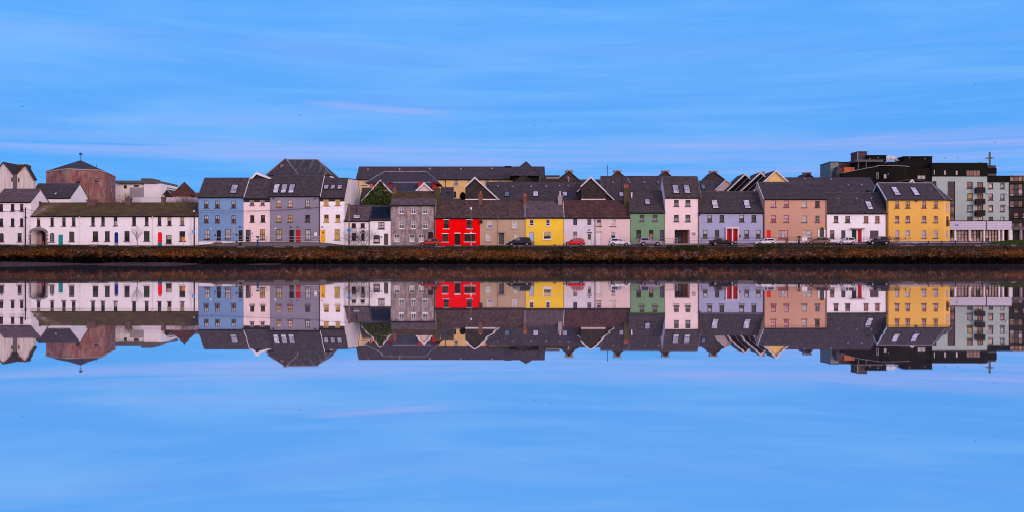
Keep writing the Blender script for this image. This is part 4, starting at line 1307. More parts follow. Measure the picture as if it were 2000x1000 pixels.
g = MB(); g.tube([(X(713.2, Yl + 5), Yl + 5, Z(328, Yl + 5)), (X(713.2, Yl + 5), Yl + 5, Z(323.5, Yl + 5))], .05, 5); g.build('aerial', M['gutter'], r)

# crimson walled hipped building
Yc = 30
C_ = thing('crimson_block', 'hipped slate roof on crimson walls in the middle distance above the cement house', 'building', (X(790, Yc + 5), Yc + 5, 4))
x0, x1 = X(717, Yc), X(855, Yc)
walls(C_, x0 + .5, x1 - .5, Yc + .3, Yc + 11, 3, Z(356.6, Yc), 'red_far')
hip(C_, x0, x1, Yc, Yc + 11, Z(356.6, Yc), X(751, Yc + 5.5), X(832.6, Yc + 5.5), Yc + 5.5, Z(335, Yc + 5.5), 'slate_far', .3, ridge='lead')
bbox(C_, 'fascia_board', 716.5, 855.5, 356.7, 358.2, Yc - .1, Yc + .25, 'trim_white')
g = MB()
for a, b in ((752, 790), (792, 812), (814, 831)):
    g.box(X(a, Yc + 5.5), X(b, Yc + 5.5), Yc + 5.2, Yc + 5.8, Z(335.6, Yc + 5.5), Z(334.4, Yc + 5.5))
g.build('ridge_flashing', M['trim_stone'], C_)
g = MB()
xx, zz = X(723.4, Yc), Z(362.4, Yc)
for k in range(14):
    a0, a1 = 2 * math.pi * k / 14, 2 * math.pi * (k + 1) / 14
    g.prism([(xx + .42 * math.cos(a0), zz + .42 * math.sin(a0)), (xx + .42 * math.cos(a1), zz + .42 * math.sin(a1)), (xx + .26 * math.cos(a1), zz + .26 * math.sin(a1)), (xx + .26 * math.cos(a0), zz + .26 * math.sin(a0))], Yc + .2, Yc + .29)
g.build('wall_ring', M['pink'], C_)
# lower bluish roof in front of it
M['slate_blue'] = mat_slate('bluish slate', (.036, .038, .056), (.055, .056, .075), blotamt=.3)
r, hi = house('rear_extension', 'low bluish slate roof with pale ridge in front of the crimson walls', 'building', 764, 838, 392, 373.6, 356, 4.0, 'red_far', 'slate_blue', y=20, gut=False, ridgemat='trim_stone')
bbox(r, 'red_upstand', 817, 823, 354.6, 366, 21, 23, 'red_far')
gable_front('pink_gable', 'small pink gable with white bargeboards just above the cement house roof', 'building', (828.5, 356.8), (809.6, 374.4), (847.6, 374), None, 12.5, 9, 'pink', 'slate_b', 'trim_white', bw=.22)
r, hi = house('rear_extension', 'short slate roof with an apricot gable end behind the red house chimney side', 'building', 860, 884, 400, 392, 366, 3.4, 'peach_far', 'slate_b', y=14, gut=False, overr=.03)
g = MB(); g.lathe(X(875, 16), 16, [(.3, Z(378, 16) - .4), (.3, Z(375.6, 16))], 8); g.build('roof_vent', M['gutter'], r)
# yard wall and dark bush in front of the straw building
Yw = 22
g = MB(); g.box(X(884, Yw), X(910, Yw), Yw, Yw + .3, 3, Z(389, Yw)); g.box(X(884, Yw), X(910, Yw), Yw - .1, Yw + .4, Z(389, Yw), Z(387.6, Yw))
tag(g.build('yard_wall', M['trim_stone'], None, (X(897, Yw), Yw, 3)), 'short pale wall below the dark bush behind the red house', 'wall')
print('houses done')
# slate hung gables
gable_front('slate_gable', 'slate hung gable with wide white bargeboards behind the beige house', 'building', (927.4, 345.4), (908.2, 364), (976.4, 390.4), None, 12, 14, 'slate_hung', 'slate_b', 'trim_dull', bw=.25, strip=(909, 971, 388.6, 390.6, 'trim_white'))
r, hi = house('mews_roof', 'wide slate roof with skylights behind the beige and yellow houses', 'building', 950, 1079, 400, 391.4, 355.6, 5.2, 'peach_far', 'slate_b', y=14, gut=False, sky=[(985.8, 994.6, 375, 384, 'ss', .03), (1042, 1050.6, 374.6, 384, 'll', .03)], ridgemat='slate')
def roof_vents(r, lst, hi):
    for a, b in lst:
        k = (HOR - b) / F
        yv = (CZ + k * 200 - hi['ze'] + hi['sl'] * hi['ye']) / (hi['sl'] - k)
        zz = hi['ze'] + hi['sl'] * (yv - hi['ye'])
        g = MB(); g.prism_x([(yv - .3, zz - .05), (yv - .28, zz + .16), (yv + .2, zz + .3), (yv + .2, zz)], X(a, yv) - .17, X(a, yv) + .17); g.build('roof_vent', M['lead'], r)
roof_vents(r, ((972.6, 364.6), (1001, 365), (1037, 365), (1066, 365)), hi)
r, hi = house('mews_roof', 'slate roof with one bright skylight just right of the yellow house chimney', 'building', 1079.4, 1142, 400, 391.4, 355.8, 5.2, 'peach_far', 'slate_far', y=14.1, gut=False, sky=[(1099, 1107.2, 375.4, 383.4, 'll', .03)], ridgemat='slate')
roof_vents(r, ((1066.8, 365), (1093, 363.6), (1110, 363.8)), hi)
S2 = thing('slate_gable', 'slate hung gable with white bargeboards standing behind the lilac and pink houses', 'building', (X(1157, 11), 18, 4))
gable_front('', '', '', (1153.6, 344.8), (1133.8, 363.4), (1183.8, 373.4), None, 11, 8, 'slate_hung', 'slate_b', 'trim_dull', root=S2, bw=.24, wallx=(1135, 1182.6), strip=(1135, 1182.4, 388.4, 390.6, 'pink_pale'))
gable_front('', '', '', (1153.6, 346.2), (1126.8, 373.4), (1201, 391), None, 13.5, 12, 'slate_hung', 'slate_b', 'trim_dull', root=S2, bw=.22, wallx=(1128.4, 1194))
r, hi = house('mews_roof', 'tall slate roof with a thin pole and one skylight behind the pink and green houses', 'building', 1178.6, 1308, 400, 391.6, 344.2, 6.0, 'peach_far', 'slate_far', y=15, gut=False, sky=[(1209.8, 1218, 376.2, 384.4, 'mm', .03)], ridgemat='slate_far', barge='lead', barges=(0,))
roof_vents(r, ((1196.8, 357.4), (1229.6, 357), (1226.8, 352), (1258.6, 357.2), (1285.6, 357)), hi)
g = MB(); g.tube([(X(1214.2, 17), 17, Z(376, 17)), (X(1214.2, 17), 17, Z(345, 17))], .06, 6); g.build('pole', M['gutter'], r)
g = MB(); g.tube([(X(1186.4, 21), 21, Z(346, 21)), (X(1186.4, 21), 21, Z(323, 21))], .05, 6)
g.tube([(X(1185, 21), 21, Z(326, 21)), (X(1188, 21), 21, Z(325, 21))], .03, 5); g.tube([(X(1185, 21), 21, Z(329.6, 21)), (X(1188, 21), 21, Z(328.6, 21))], .03, 5)
tag(g.build('aerial_mast', M['gutter'], None, (X(1186.4, 21), 21, Z(345, 21))), 'thin aerial mast rising from the tall slate roof ridge', 'aerial')
# pyramid tower roof with the dark recess below
Yp = 40
T2 = thing('pyramid_block', 'dark pyramid roof over a shadowed storey at the right end of the straw building', 'building', (X(1026, Yp + 6), Yp + 6, 4))
x0, x1 = X(998, Yp), X(1053, Yp)
walls(T2, x0 + .4, x1 - .3, Yp + .6, Yp + 10, 3, Z(342, Yp), 'black_clad')  # shade of the recess is put into the black wall colour
hip(T2, x0, x1, Yp, Yp + 11, Z(342, Yp), X(1027.6, Yp + 5), X(1027.6, Yp + 5), Yp + 5, Z(315.6, Yp + 5), 'slate_far', .3, ridge='slate_hung')
bbox(T2, 'fascia_board', 998, 1019, 341.8, 343.2, Yp - .2, Yp + .1, 'lead')
gable_front('slate_gable', 'small plain slate gable in front of the shadowed storey', 'building', (1023, 340.2), (1001.6, 357.6), (1043.6, 357.4), None, 26, 10, 'slate_hung', 'slate_far', None)
Yf = 30
F2 = thing('flat_roof_block', 'low flat roofed block with a bright white clerestory right of the pyramid roof', 'building', (X(1082, Yf), Yf + 4, 4))
bbox(F2, 'wall', 1052, 1107.6, 348.4, 380, Yf, Yf + 9, 'slate_hung')
bbox(F2, 'clerestory', 1066.4, 1092, 345.8, 348.3, Yf + 1, Yf + 8, 'trim_white')  # solid white box, its paint stands for lit clerestory glazing
bbox(F2, 'roof_slab', 1064.6, 1093, 342.4, 345.7, Yf + .6, Yf + 9, 'slate_far')
bbox(F2, 'corner_post', 1053.6, 1055.4, 344, 356, Yf - .4, Yf - .05, 'grey_slab')
g = MB()
xx = X(1110.6, 22)
g.tube([(xx, 22, Z(358, 22)), (xx, 22, Z(346, 22))], .1, 6)
g.box(xx - .35, xx + .35, 21.85, 22.15, Z(348.6, 22), Z(347.6, 22)); g.lathe(xx - .1, 22, [(.22, Z(346.4, 22)), (.26, Z(345.4, 22)), (.05, Z(344.8, 22))], 8)
tag(g.build('vent_stack', M['trim_stone'], None, (xx, 22, Z(356, 22))), 'pale vent stack with a cross arm behind the yellow house chimney', 'vent')
# row of slate turrets with wide chimney stacks
for (ax, ay), (lx, ly), (rx, ry), (sx0, sx1, sy), lab in (
        ((1111.2, 333.4), (1091.6, 348), (1133.6, 352.6), (1104.2, 1118.8, 332.2), 'slate gable with a wide stack left of the slate hung gable'),
        ((1206, 333.2), (1192.4, 345), (1221, 345), (1199.2, 1213, 332.2), 'slate gable with a wide stack beside the thin aerial mast'),
        ((1299.8, 333.4), (1288, 345), (1313, 345), (1292.8, 1307, 332.6), 'slate gable with a wide stack just behind the tall pale pink house'),
        ((1394.4, 334.8), (1374.6, 353.4), (1417.4, 351.6), (1386.2, 1401.2, 333.4), 'slate gable with a wide stack left of the saw toothed gables'),
        ((1578, 337.6), (1567.4, 348.4), (1592, 348.4), (1569.8, 1584.4, 336.4), 'slate gable with a wide stack right of the saw toothed gables')):
    rt = gable_front('turret', lab, 'building', (ax, ay), (lx, ly), (rx, ry), None, 46, 8, 'slate_far', 'slate_far', None, group='slate turrets with wide chimney stacks')
    g = MB()
    yq = 49
    g.box(X(sx0, yq), X(sx1, yq), yq, yq + 1.2, Z(346, yq), Z(sy, yq) - .25); g.box(X(sx0, yq) - .08, X(sx1, yq) + .08, yq - .08, yq + 1.28, Z(sy, yq) - .25, Z(sy, yq))
    g.build('chimney', M['brick_grey'], rt)
house('rear_roof', 'far low slate ridge between the slate hung gable and the aerial mast', 'building', 1118, 1190, 392, 380, 351, 5., 'slate_hung', 'slate_far', y=46.5, gut=False)
house('rear_roof', 'far low slate ridge left of the saw toothed gables', 'building', 1358, 1400, 392, 388, 353.2, 5., 'slate_hung', 'slate_b', y=16, gut=False, sky=[(1370.2, 1377, 361, 369.6, 'ss', .03)])
# saw toothed gables
SG = thing('stepped_gables', 'row of four stepped saw toothed gables ending in a straw yellow one', 'building', (X(1470, 18), 20, 4))
gable_front('', '', '', (1417.6, 350), (1391, 374.6), (1444, 374.6), None, 26, 8, 'pink_shell', 'slate_red', 'trim_dull', root=SG, bw=.2)
gable_front('', '', '', (1454.8, 338.8), (1414, 377.6), (1495, 377.6), None, 21.5, 8, 'black_clad', 'slate_red', 'trim_dull', root=SG, bw=.24)
gable_front('', '', '', (1485, 336), (1439, 378.6), (1531, 378.6), None, 17.5, 8, 'black_clad', 'slate_red', 'trim_dull', root=SG, bw=.24)
gable_front('', '', '', (1515, 332), (1466, 377), (1541, 356), None, 13.5, 8, 'yellow_far', 'slate_red', 'trim_dull', root=SG, bw=.24, wallx=(1493, 1540))
g = MB()
for (a, b), (c, d), yq in (((1490.6, 344), (1455, 377.6), 17.3), ((1461, 347), (1431, 377), 21.3)):
    g.tube([(X(a, yq), yq - .1, Z(b, yq)), (X(c, yq), yq - .1, Z(d, yq))], .07, 5)
g.build('cable_trunking', M['trim_stone'], SG)
bbox(SG, 'chimney', 1487.6, 1494, 334.8, 345, 30, 31.2, 'brick_grey')
# long slate roof behind the peach and white houses
r, hi = house('long_roof', 'long plain slate roof running behind the peach brown and white houses', 'building', 1534, 1716.6, 400, 379, 347, 5.5, 'slate_hung', 'slate_far', y=14.5, gut=False, ridgemat='slate_far')
roof_vents(r, ((1571, 350.4), (1622.6, 350.8), (1656, 361.6), (1682, 361.8)), hi)
g = MB(); g.prism_x([(12.2, Z(375.2, 12.2)), (12.2, Z(374, 12.2)), (14, Z(371.6, 14)), (14, Z(375, 14))], X(1697, 12.5), X(1712, 12.5)); g.build('flat_hatch', M['gutter'], r)
# ------------------------------------------------------------------ big dark topped apartment block at the right
Ya = 34
AB = thing('apartment_block', 'large pale green apartment block with a black clad top floor and glazed curved corner', 'apartment block', (X(1860, Ya), Ya + 8, 4))
zg = 3.
ops = []
colw = [((1889, 1900), [(355, 368), (377.6, 391), (400.2, 413.6), (423, 434)]),
        ((1931, 1939.6), [(356.6, 368.4), (378.2, 390.6), (400.4, 413.2), (423, 434)])]
walls_ops = []
for (a, b), rows in colw[:1]:
    for c, d in rows: walls_ops.append((X(a, Ya), X(b, Ya), Z(d, Ya), Z(c, Ya), 0, .2))
walls_ops.append((X(1821.5, Ya), X(1829, Ya), Z(363, Ya), Z(354, Ya), 0, .2))
st = (X(1850.8, Ya), X(1865.4, Ya), Z(434, Ya), Z(354.4, Ya), 0, .2)
bal = [(X(1908.4, Ya), X(1920.2, Ya), Z(d, Ya), Z(c, Ya), 0, .2) for c, d in ((355.8, 376), (378.4, 398.6), (400.6, 421), (423, 436))]
walls(AB, X(1820.6, Ya), X(1928.4, Ya), Ya, Ya + 14, zg, Z(344.6, Ya), 'palegreen', walls_ops + [st] + bal)
for i, o in enumerate(walls_ops):
    window(AB, *o[:4], Ya, fr='dk', pane=['kg', 'yk', 'sv', 'gk', 'gd'][i % 5], cols=1, rows=(.25,), sill='sill_dark', fw=.14, rv=.2, split=.3)
window(AB, *st[:4], Ya, fr='dk', pane='gk', cols=2, rows=(.12, .25, .38, .5, .62, .75, .88), sill=None, fw=.14, rv=.2)
for k in range(4):
    g = MB()
    z0 = st[2] + (st[3] - st[2]) * (.14 + k * .235)
    g.box(st[0] + .15, st[1] - .15, Ya + .09, Ya + .125, z0, z0 + (st[3] - st[2]) * .09)
    g.build('spandrel_panel', M['brown_clad'], AB)
for i, o in enumerate(bal):
    window(AB, *o[:4], Ya, fr='dk', pane=['kk', 'kd', 'kw', 'rd'][i], cols=3, rows=(), sill=None, fw=.1, rv=.2)
for c, d in ((366, 376.6), (388.6, 399), (410.8, 421.4)):
    g = MB()
    a, b = X(1907, Ya - 1), X(1924, Ya - 1)
    g.box(a, b, Ya - 1.1, Ya - .004, Z(d, Ya - 1) - .02, Z(d, Ya - 1) + .18)
    n = 16
    for k in range(n + 1):
        xx = a + (b - a) * k / n
        g.box(xx - .05, xx + .05, Ya - 1.08, Ya - 1.02, Z(d, Ya - 1) + .18, Z(c, Ya - 1))
    for zz in (Z(c, Ya - 1), Z(d, Ya - 1) + .25):
        g.box(a, b, Ya - 1.1, Ya - 1.0, zz - .05, zz + .02)
    for xx in (a, b): 
        for k in range(5): g.box(xx - .03, xx + .03, Ya - .95 + k * .2, Ya - .9 + k * .2, Z(d, Ya - 1) + .18, Z(c, Ya - 1))
    g.build('balcony', M['gutter'], AB)
# right, lower wing
ops2 = []
for (a, b) in ((1931, 1939.6), (1954, 1962.2)):
    for c, d in ((356.8, 368.4), (378.2, 390.6), (400.4, 413.2), (423.2, 434)): ops2.append((X(a, Ya), X(b, Ya), Z(d, Ya), Z(c, Ya), 0, .2))
walls(AB, X(1928.5, Ya), X(1971.4, Ya), Ya + .05, Ya + 14, zg, Z(356, Ya), 'palegreen', ops2)
for i, o in enumerate(ops2):
    window(AB, *o[:4], Ya + .05, fr='dk', pane=['pr', 'vk', 'kr', 'bb', 'kv', 'vv', 'kr', 'pr'][i], cols=1, rows=(.25,), sill='sill_dark', fw=.14, rv=.2, split=.6)
for p, q in ((1928.6, 377.4), (1965.8, 378), (1966.2, 400)):
    g = MB(); xx, zz = X(p, Ya), Z(q, Ya); g.tube([(xx, Ya, zz), (xx, Ya - .3, zz + .02)], .03, 5); g.lathe(xx, Ya - .35, [(.0, zz + .22), (.17, zz + .12), (.2, zz - .05), (0, zz - .12)], 10)
    g.build('globe_lamp', M['trim_white'], AB)
# black attic with windows
at = [(X(1823, Ya), X(1826.8, Ya), Z(341.6, Ya), Z(331, Ya), 0, .15), (X(1843, Ya), X(1848.6, Ya), Z(342, Ya), Z(332, Ya), 0, .15), (X(1866, Ya), X(1871.2, Ya), Z(342.2, Ya), Z(332.6, Ya), 0, .15), (X(1887, Ya), X(1914.8, Ya), Z(347, Ya) + .3, Z(332.2, Ya), 0, .15)]
Yb = Ya - .12
walls(AB, X(1819, Ya), X(1928.6, Ya), Yb, Ya + 13, Z(344.5, Ya), Z(318, Ya), 'black_clad', [a for a in at])
for i, o in enumerate(at):
    window(AB, *o[:4], Yb, fr='dk', pane=['pp', 'vv', 'rv', 'kk'][i], cols=(1, 1, 1, 4)[i], rows=() if i < 3 else (.2,), sill=None, fw=.1, rv=.15, split=.5)
bbox(AB, 'attic_floor', 1928.7, 1972, 343, 355.9, Ya - .1, Ya + 13, 'black_clad')
bbox(AB, 'penthouse', 1929.2, 1946.6, 327.8, 339.2, Ya + 2, Ya + 10, 'black_clad')
bbox(AB, 'penthouse_base', 1928.8, 1946.2, 339.3, 342.9, Ya + 1.8, Ya + 10, 'grey_slab')
bbox(AB, 'penthouse_roof', 1929, 1945, 322.8, 327.7, Ya + 2.6, Ya + 9, 'slate_far')
g = MB(); g.prism([(X(1911, Ya), Z(318, Ya)), (X(1922.6, Ya), Z(315, Ya)), (X(1922.6, Ya), Z(318, Ya))], Ya + 1, Ya + 4); g.build('roof_hatch', M['lead'], AB)
g = MB()
M['mast'] = mat_plain('dull steel mast', (.10, .085, .085), .6)
xm = X(1933, Ya + 4)
g.box(xm - .19, xm + .19, Ya + 3.9, Ya + 4.1, Z(323, Ya + 4), Z(296.6, Ya + 4)); g.prism([(xm - 1.25, Z(308.8, Ya + 4)), (xm, Z(310.4, Ya + 4)), (xm + 1.2, Z(308.8, Ya + 4)), (xm, Z(306.6, Ya + 4))], Ya + 3.85, Ya + 4.15)
tag(g.build('cross_mast', M['mast'], None, (xm, Ya + 4, Z(323, Ya + 4))), 'tall metal cross shaped mast on the roof of the apartment block', 'mast')
# glazed curved corner
GL = []
yc0 = Ya + .1
pts = []
for k in range(9):
    t = k / 8
    pts.append((X(1971.6, Ya) + 6.4 * t, yc0 - 1.0 * math.sin(t * math.pi * .75) - .2))
z_top, z_bot = Z(344.6, Ya), Z(443, Ya)
mb = MB(); pm = MB(); fl = MB()
rows = [344.8, 354, 359.5, 370, 379, 383.5, 393, 401, 405, 416, 423, 427, 436, 443]
rg = random.Random(9)
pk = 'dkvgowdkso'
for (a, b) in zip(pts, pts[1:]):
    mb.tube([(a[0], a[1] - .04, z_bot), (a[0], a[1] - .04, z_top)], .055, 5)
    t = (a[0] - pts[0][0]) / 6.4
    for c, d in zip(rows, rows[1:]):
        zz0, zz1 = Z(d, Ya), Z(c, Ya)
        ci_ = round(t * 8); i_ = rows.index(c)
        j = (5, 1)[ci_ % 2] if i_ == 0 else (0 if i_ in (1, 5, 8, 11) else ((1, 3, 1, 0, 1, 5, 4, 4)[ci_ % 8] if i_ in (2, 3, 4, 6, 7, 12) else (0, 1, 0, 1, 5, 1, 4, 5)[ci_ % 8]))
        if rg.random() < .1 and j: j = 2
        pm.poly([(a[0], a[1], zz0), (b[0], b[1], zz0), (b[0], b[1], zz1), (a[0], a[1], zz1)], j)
for c in rows:
    fat = c in (359.5, 383.5, 405, 427)
    for (a, b) in zip(pts, pts[1:]):
        mb.tube([(a[0], a[1] - .03, Z(c, Ya)), (b[0], b[1] - .03, Z(c, Ya))], .14 if fat else .05, 5)
mb.build('glazing_bars', M['gutter'], AB)
pm.build('curved_glass', [G['d'], G['k'], G['v'], G['g'], G['o'], G['w']], AB)  # right-hand panes coloured orange in place of a reflected sunset
bbox(AB, 'corner_core', 1972.5, 2060, 346, 480, Ya + 2, Ya + 14, 'brown_clad')
g = MB(); g.prism([(p[0], 0) for p in pts[:1]] + [(0, 0)] * 0 + [(pts[0][0], Z(344.4, Ya)), (pts[-1][0] + 3, Z(345.4, Ya)), (pts[-1][0] + 3, Z(344.4, Ya) + .12), (pts[0][0], Z(344.4, Ya) + .12)], Ya - 1.2, Ya + 6) if False else g.box(pts[0][0], pts[-1][0] + 3, Ya - 1.3, Ya + 6, z_top - .02, z_top + .16)
g.build('corner_roof', M['lead'], AB)
g = MB(); g.box(pts[0][0], pts[-1][0] + 4, Ya - 1.4, Ya + 2, Z(449, Ya), Z(443.2, Ya)); g.build('corner_soffit', M['grey_slab'], AB)
lw_ops = [(X(1973 + k * 9.2, Ya), X(1980.6 + k * 9.2, Ya), Z(471, Ya), Z(450.4, Ya), 0, .3) for k in range(5)]
walls(AB, X(1971.5, Ya), X(2050, Ya), Ya - .1, Ya + 1.9, zg, Z(448.9, Ya), 'grey_slab', lw_ops)
for i, o in enumerate(lw_ops):
    window(AB, *o[:4], Ya - .1, fr='dk', pane=['rr', 'dd', 'rp', 'kr', 'rr'][i], cols=2, rows=(.33, .7), sill=None, fw=.12, rv=.3)
for p in (1970.5, 1993.5):
    g = MB(); xx = X(p, Ya - 1.2); g.tube([(xx, Ya - 1.3, zg), (xx, Ya - 1.3, Z(449, Ya))], .26, 10); g.build('column', M['trim_stone'], AB)
# dark stepped roofscape on the left part of the block
M['greygreen'] = mat_wall('grey green cladding', (.21, .235, .225), dirt=.4, dirtcol=(.12, .13, .12))
bbox(AB, 'stair_tower', 1622, 1638, 316.6, 366, Ya + 4, Ya + 12, 'greygreen')
bbox(AB, 'tower_cap', 1621.5, 1638.4, 315.4, 316.5, Ya + 3.8, Ya + 12, 'gutter')
bbox(AB, 'rear_wing', 1638.2, 1668, 317.4, 366, Ya + 6, Ya + 13, 'brown_clad')
bbox(AB, 'wing_cap', 1637.8, 1668, 316, 317.3, Ya + 5.8, Ya + 13, 'gutter')
g = MB()
g.prism([(X(1636, Ya), Z(366, Ya)), (X(1636, Ya), Z(334, Ya)), (X(1641, Ya), Z(324, Ya)), (X(1649, Ya), Z(330, Ya)), (X(1650, Ya), Z(366, Ya))], Ya + 1, Ya + 3.9); g.build('stair_block', M['brown_clad'], AB)
bbox(AB, 'brick_panel', 1649, 1669, 326.6, 345, Ya + 2, Ya + 4, 'brick_orange')
bbox(AB, 'lift_tower', 1675.6, 1693.4, 296.8, 340, Ya + 5, Ya + 10, 'brown_clad')
bbox(AB, 'lift_cap', 1675, 1694, 295.4, 296.7, Ya + 4.8, Ya + 10.2, 'gutter')
g = MB()
for k in (0, 1):
    g.poly([(X(1666, Ya + 6) if k == 0 else X(1665.6, Ya + 6), Ya + 7, Z(z_, Ya + 6)) for z_ in (340, 297)] + [(X(1675.6, Ya + 5), Ya + 5, Z(z_, Ya + 5)) for z_ in (296.8, 340)])
    break
g.build('lift_side', M['brown_clad'], AB)
bbox(AB, 'lift_corner', 1674.6, 1676.2, 297, 318, Ya + 4.85, Ya + 4.98, 'trim_stone')
bbox(AB, 'plant_room', 1694, 1731, 303.8, 318, Ya + 4, Ya + 10, 'black_clad')
bbox(AB, 'plant_cap', 1693.6, 1732, 302.6, 303.7, Ya + 3.6, Ya + 10.4, 'gutter')
bbox(AB, 'plant_room', 1766, 1820.6, 306.4, 318, Ya + 4, Ya + 10, 'black_clad')
bbox(AB, 'plant_cap', 1765, 1822, 304.8, 306.3, Ya + 3.6, Ya + 10.4, 'gutter')
bbox(AB, 'upper_wall', 1672, 1819, 316, 352, Ya + 2, Ya + 12, 'black_clad')
bbox(AB, 'terrace_slab', 1671, 1725, 311.6, 316, Ya + .6, Ya + 12, 'grey_slab')
g = MB(); yq = Ya - .6
g.prism([(X(1645, yq), Z(372, yq)), (X(1645, yq), Z(338, yq)), (X(1686, yq), Z(329.6, yq)), (X(1716, yq), Z(324.4, yq)), (X(1716, yq), Z(372, yq))], yq, yq + 2.4); g.build('sloping_wall', M['black_clad'], AB)
g = MB(); g.prism([(X(1644.6, yq), Z(337.4, yq)), (X(1686, yq), Z(329, yq)), (X(1716.6, yq), Z(323.6, yq)), (X(1716.6, yq), Z(324.6, yq)), (X(1686, yq), Z(330, yq)), (X(1644.6, yq), Z(338.4, yq))], yq - .12, yq + 2.4); g.build('sloping_coping', M['lead'], AB)
mb = MB(); cp = MB()
prev = None
for k in range(13):
    t = k / 12
    p = (X(1714 + 63 * t, Ya - 1), Ya - .4 - 1.4 * math.sin(math.pi * t))
    zt = Z(324.4 + (1.8 * t), Ya)
    if prev:
        mb.poly([(*prev[0], 3.5), (*p, 3.5), (*p, zt), (*prev[0], prev[1])])
        cp.box(prev[0][0], p[0], min(prev[0][1], p[1]) - .1, Ya + 1.9, zt, zt + .14)
    prev = (p, zt)
mb.build('curved_wall', M['rust_clad'], AB); cp.build('curved_coping', M['lead'], AB)
bbox(AB, 'recessed_wall', 1776, 1821.2, 327.6, 360, Ya + .2, Ya + 2, 'rust_clad')
for a, b, c, d, yy in ((1726, 1731.2, 340, 348.4, Ya - 1.5), (1792, 1799, 343, 350, Ya + .2), (1799.6, 1806.8, 343, 350, Ya + .2), (1711.6, 1716, 337, 349, Ya - .7)):
    window(AB, X(a, yy), X(b, yy), Z(d, yy), Z(c, yy), yy - .22, fr='gr', pane='pv' if a != 1711.6 else 'gd', cols=1, rows=(), sill=None, rv=.2)
for p, q in ((1715, 305.8 + 2), (1699, 310), (1776.4, 308.2), (1806.4, 310), (1729.6, 317), (1734.6, 340)):
    g = MB(); yy = Ya + 3.8 if q < 311 else (Ya + 1.85 if q < 320 else Ya - 1.9); xx, zz = X(p, yy), Z(q, yy); g.lathe(xx, yy, [(0, zz + .16), (.15, zz + .06), (.15, zz - .06), (0, zz - .16)], 8); g.build('bulkhead_lamp', M['trim_stone'], AB)
# posts under the terrace slab
for p in (1677, 1692):
    bbox(AB, 'terrace_post', p - .8, p + .8, 316, 330, Ya + .7, Ya + .95, 'grey_slab')
# steel frame on the roof
g = MB(); yq = Ya + 6
for (a, b), (c, d) in (((1730, 313.4), (1735, 305)), ((1735, 305), (1745, 305)), ((1745, 305), (1756, 314)), ((1740, 305), (1740, 314)), ((1735, 305), (1735, 314)), ((1745, 305), (1745, 314)), ((1733, 309), (1749, 309)), ((1742, 305), (1754, 314.5))):
    for dy in (0, 1.4):
        g.tube([(X(a, yq), yq + dy, Z(b, yq)), (X(c, yq), yq + dy, Z(d, yq))], .09, 5)
g.poly([(X(1735, yq), yq + .7, Z(313, yq)), (X(1745, yq), yq + .7, Z(313, yq)), (X(1745, yq), yq + .7, Z(305.6, yq)), (X(1735, yq), yq + .7, Z(305.6, yq))])
g.build('white_steel_frame', M['trim_white'], AB)
# low brown roof with a tiny dormer between
LR = gable_front('low_roof', 'low brown pitched roof with a tiny white dormer behind the ochre corner building', 'building', (1778, 349.2), (1736, 358), (1824, 356), None, 18, 8, 'rust_clad', 'slate_brown', None)
gable_front('', '', '', (1780.4, 350.4), (1774.4, 356.6), (1786, 356.6), None, 16.4, 3, 'slate_hung', 'slate_brown', 'trim_white', root=LR, bw=.22)

# glazed pavilion with the lilac fascia
Yv = 22
PV = thing('glazed_pavilion', 'glazed ground floor pavilion with a long lilac fascia right of the ochre building', 'building', (X(1915, Yv), Yv + 4, 4))
bbox(PV, 'fascia', 1853, 1975.8, 431.8, 448.6, Yv - 1.2, Yv + 11, 'canopy')
bbox(PV, 'fascia_cap', 1852.6, 1976.2, 430.4, 431.7, Yv - 1.3, Yv + 11, 'gutter')
bbox(PV, 'fascia_joint', 1926.2, 1927.4, 431.9, 449.4, Yv - 1.27, Yv - 1.203, 'gutter')
g = MB()
for q in (436, 440.2, 444.4):
    g.box(X(1853, Yv - 1.2), X(1975.8, Yv - 1.2), Yv - 1.225, Yv - 1.203, Z(q, Yv - 1.2) - .02, Z(q, Yv - 1.2) + .02)
g.build('fascia_ribs', M['metal_grey'], PV)
ks = ['gp', 'rr', 'vr', 'pr', 'rr', 'kr', 'vr', 'gr', 'rv', 'rg', 'vr', 'rr', 'rr', 'kw', 'pr', 'rr', 'rw', 'gv', 'kr']
edges = [(1856, 1863.4)] + [(1865.6 + k * 6.1, 1871.2 + k * 6.1) for k in range(4)] + [(1895.2 + k * 6.3, 1901 + k * 6.3) for k in range(4)] + [(1926 + k * 5.6, 1931.2 + k * 5.6) for k in range(4)] + [(1953.4, 1958.4), (1969.6, 1973.2)]
pv_ops = [(X(a, Yv), X(b, Yv), Z(471.6, Yv), Z(449.2, Yv), 0, .12) for a, b in edges] + [(X(1960.4, Yv), X(1968, Yv), Z(472.4, Yv), Z(449.2, Yv), 0, 2.)]
walls(PV, X(1854, Yv), X(1975, Yv), Yv, Yv + 10, 3, Z(448.7, Yv), 'fr_brown', pv_ops)
for i, o in enumerate(pv_ops[:-1]):
    window(PV, *o[:4], Yv, fr='dk', pane=ks[i % len(ks)], cols=1, rows=(.3, .62), sill=None, fw=.055, rv=.12, split=.33)
g = MB(); o = pv_ops[-1]; g.box(o[0], o[1], Yv + 1.9, Yv + 2.1, o[2], o[3]); g.build('lobby_wall', M['door_green'], PV)
for p in (1864.6, 1893.4, 1922, 1951, 1959, 1971.6, 1975):
    g = MB(); xx = X(p, Yv - .8); g.tube([(xx, Yv - .8, 3), (xx, Yv - .8, Z(448.7, Yv))], .22, 10); g.build('column', M['trim_white'], PV)

# ------------------------------------------------------------------ quay, water, ground
def interp(tab, x):
    if x <= tab[0][0]: return tab[0][1]
    for (a, b), (c, d) in zip(tab, tab[1:]):
        if x <= c: return b + (d - b) * (x - a) / (c - a)
    return tab[-1][1]


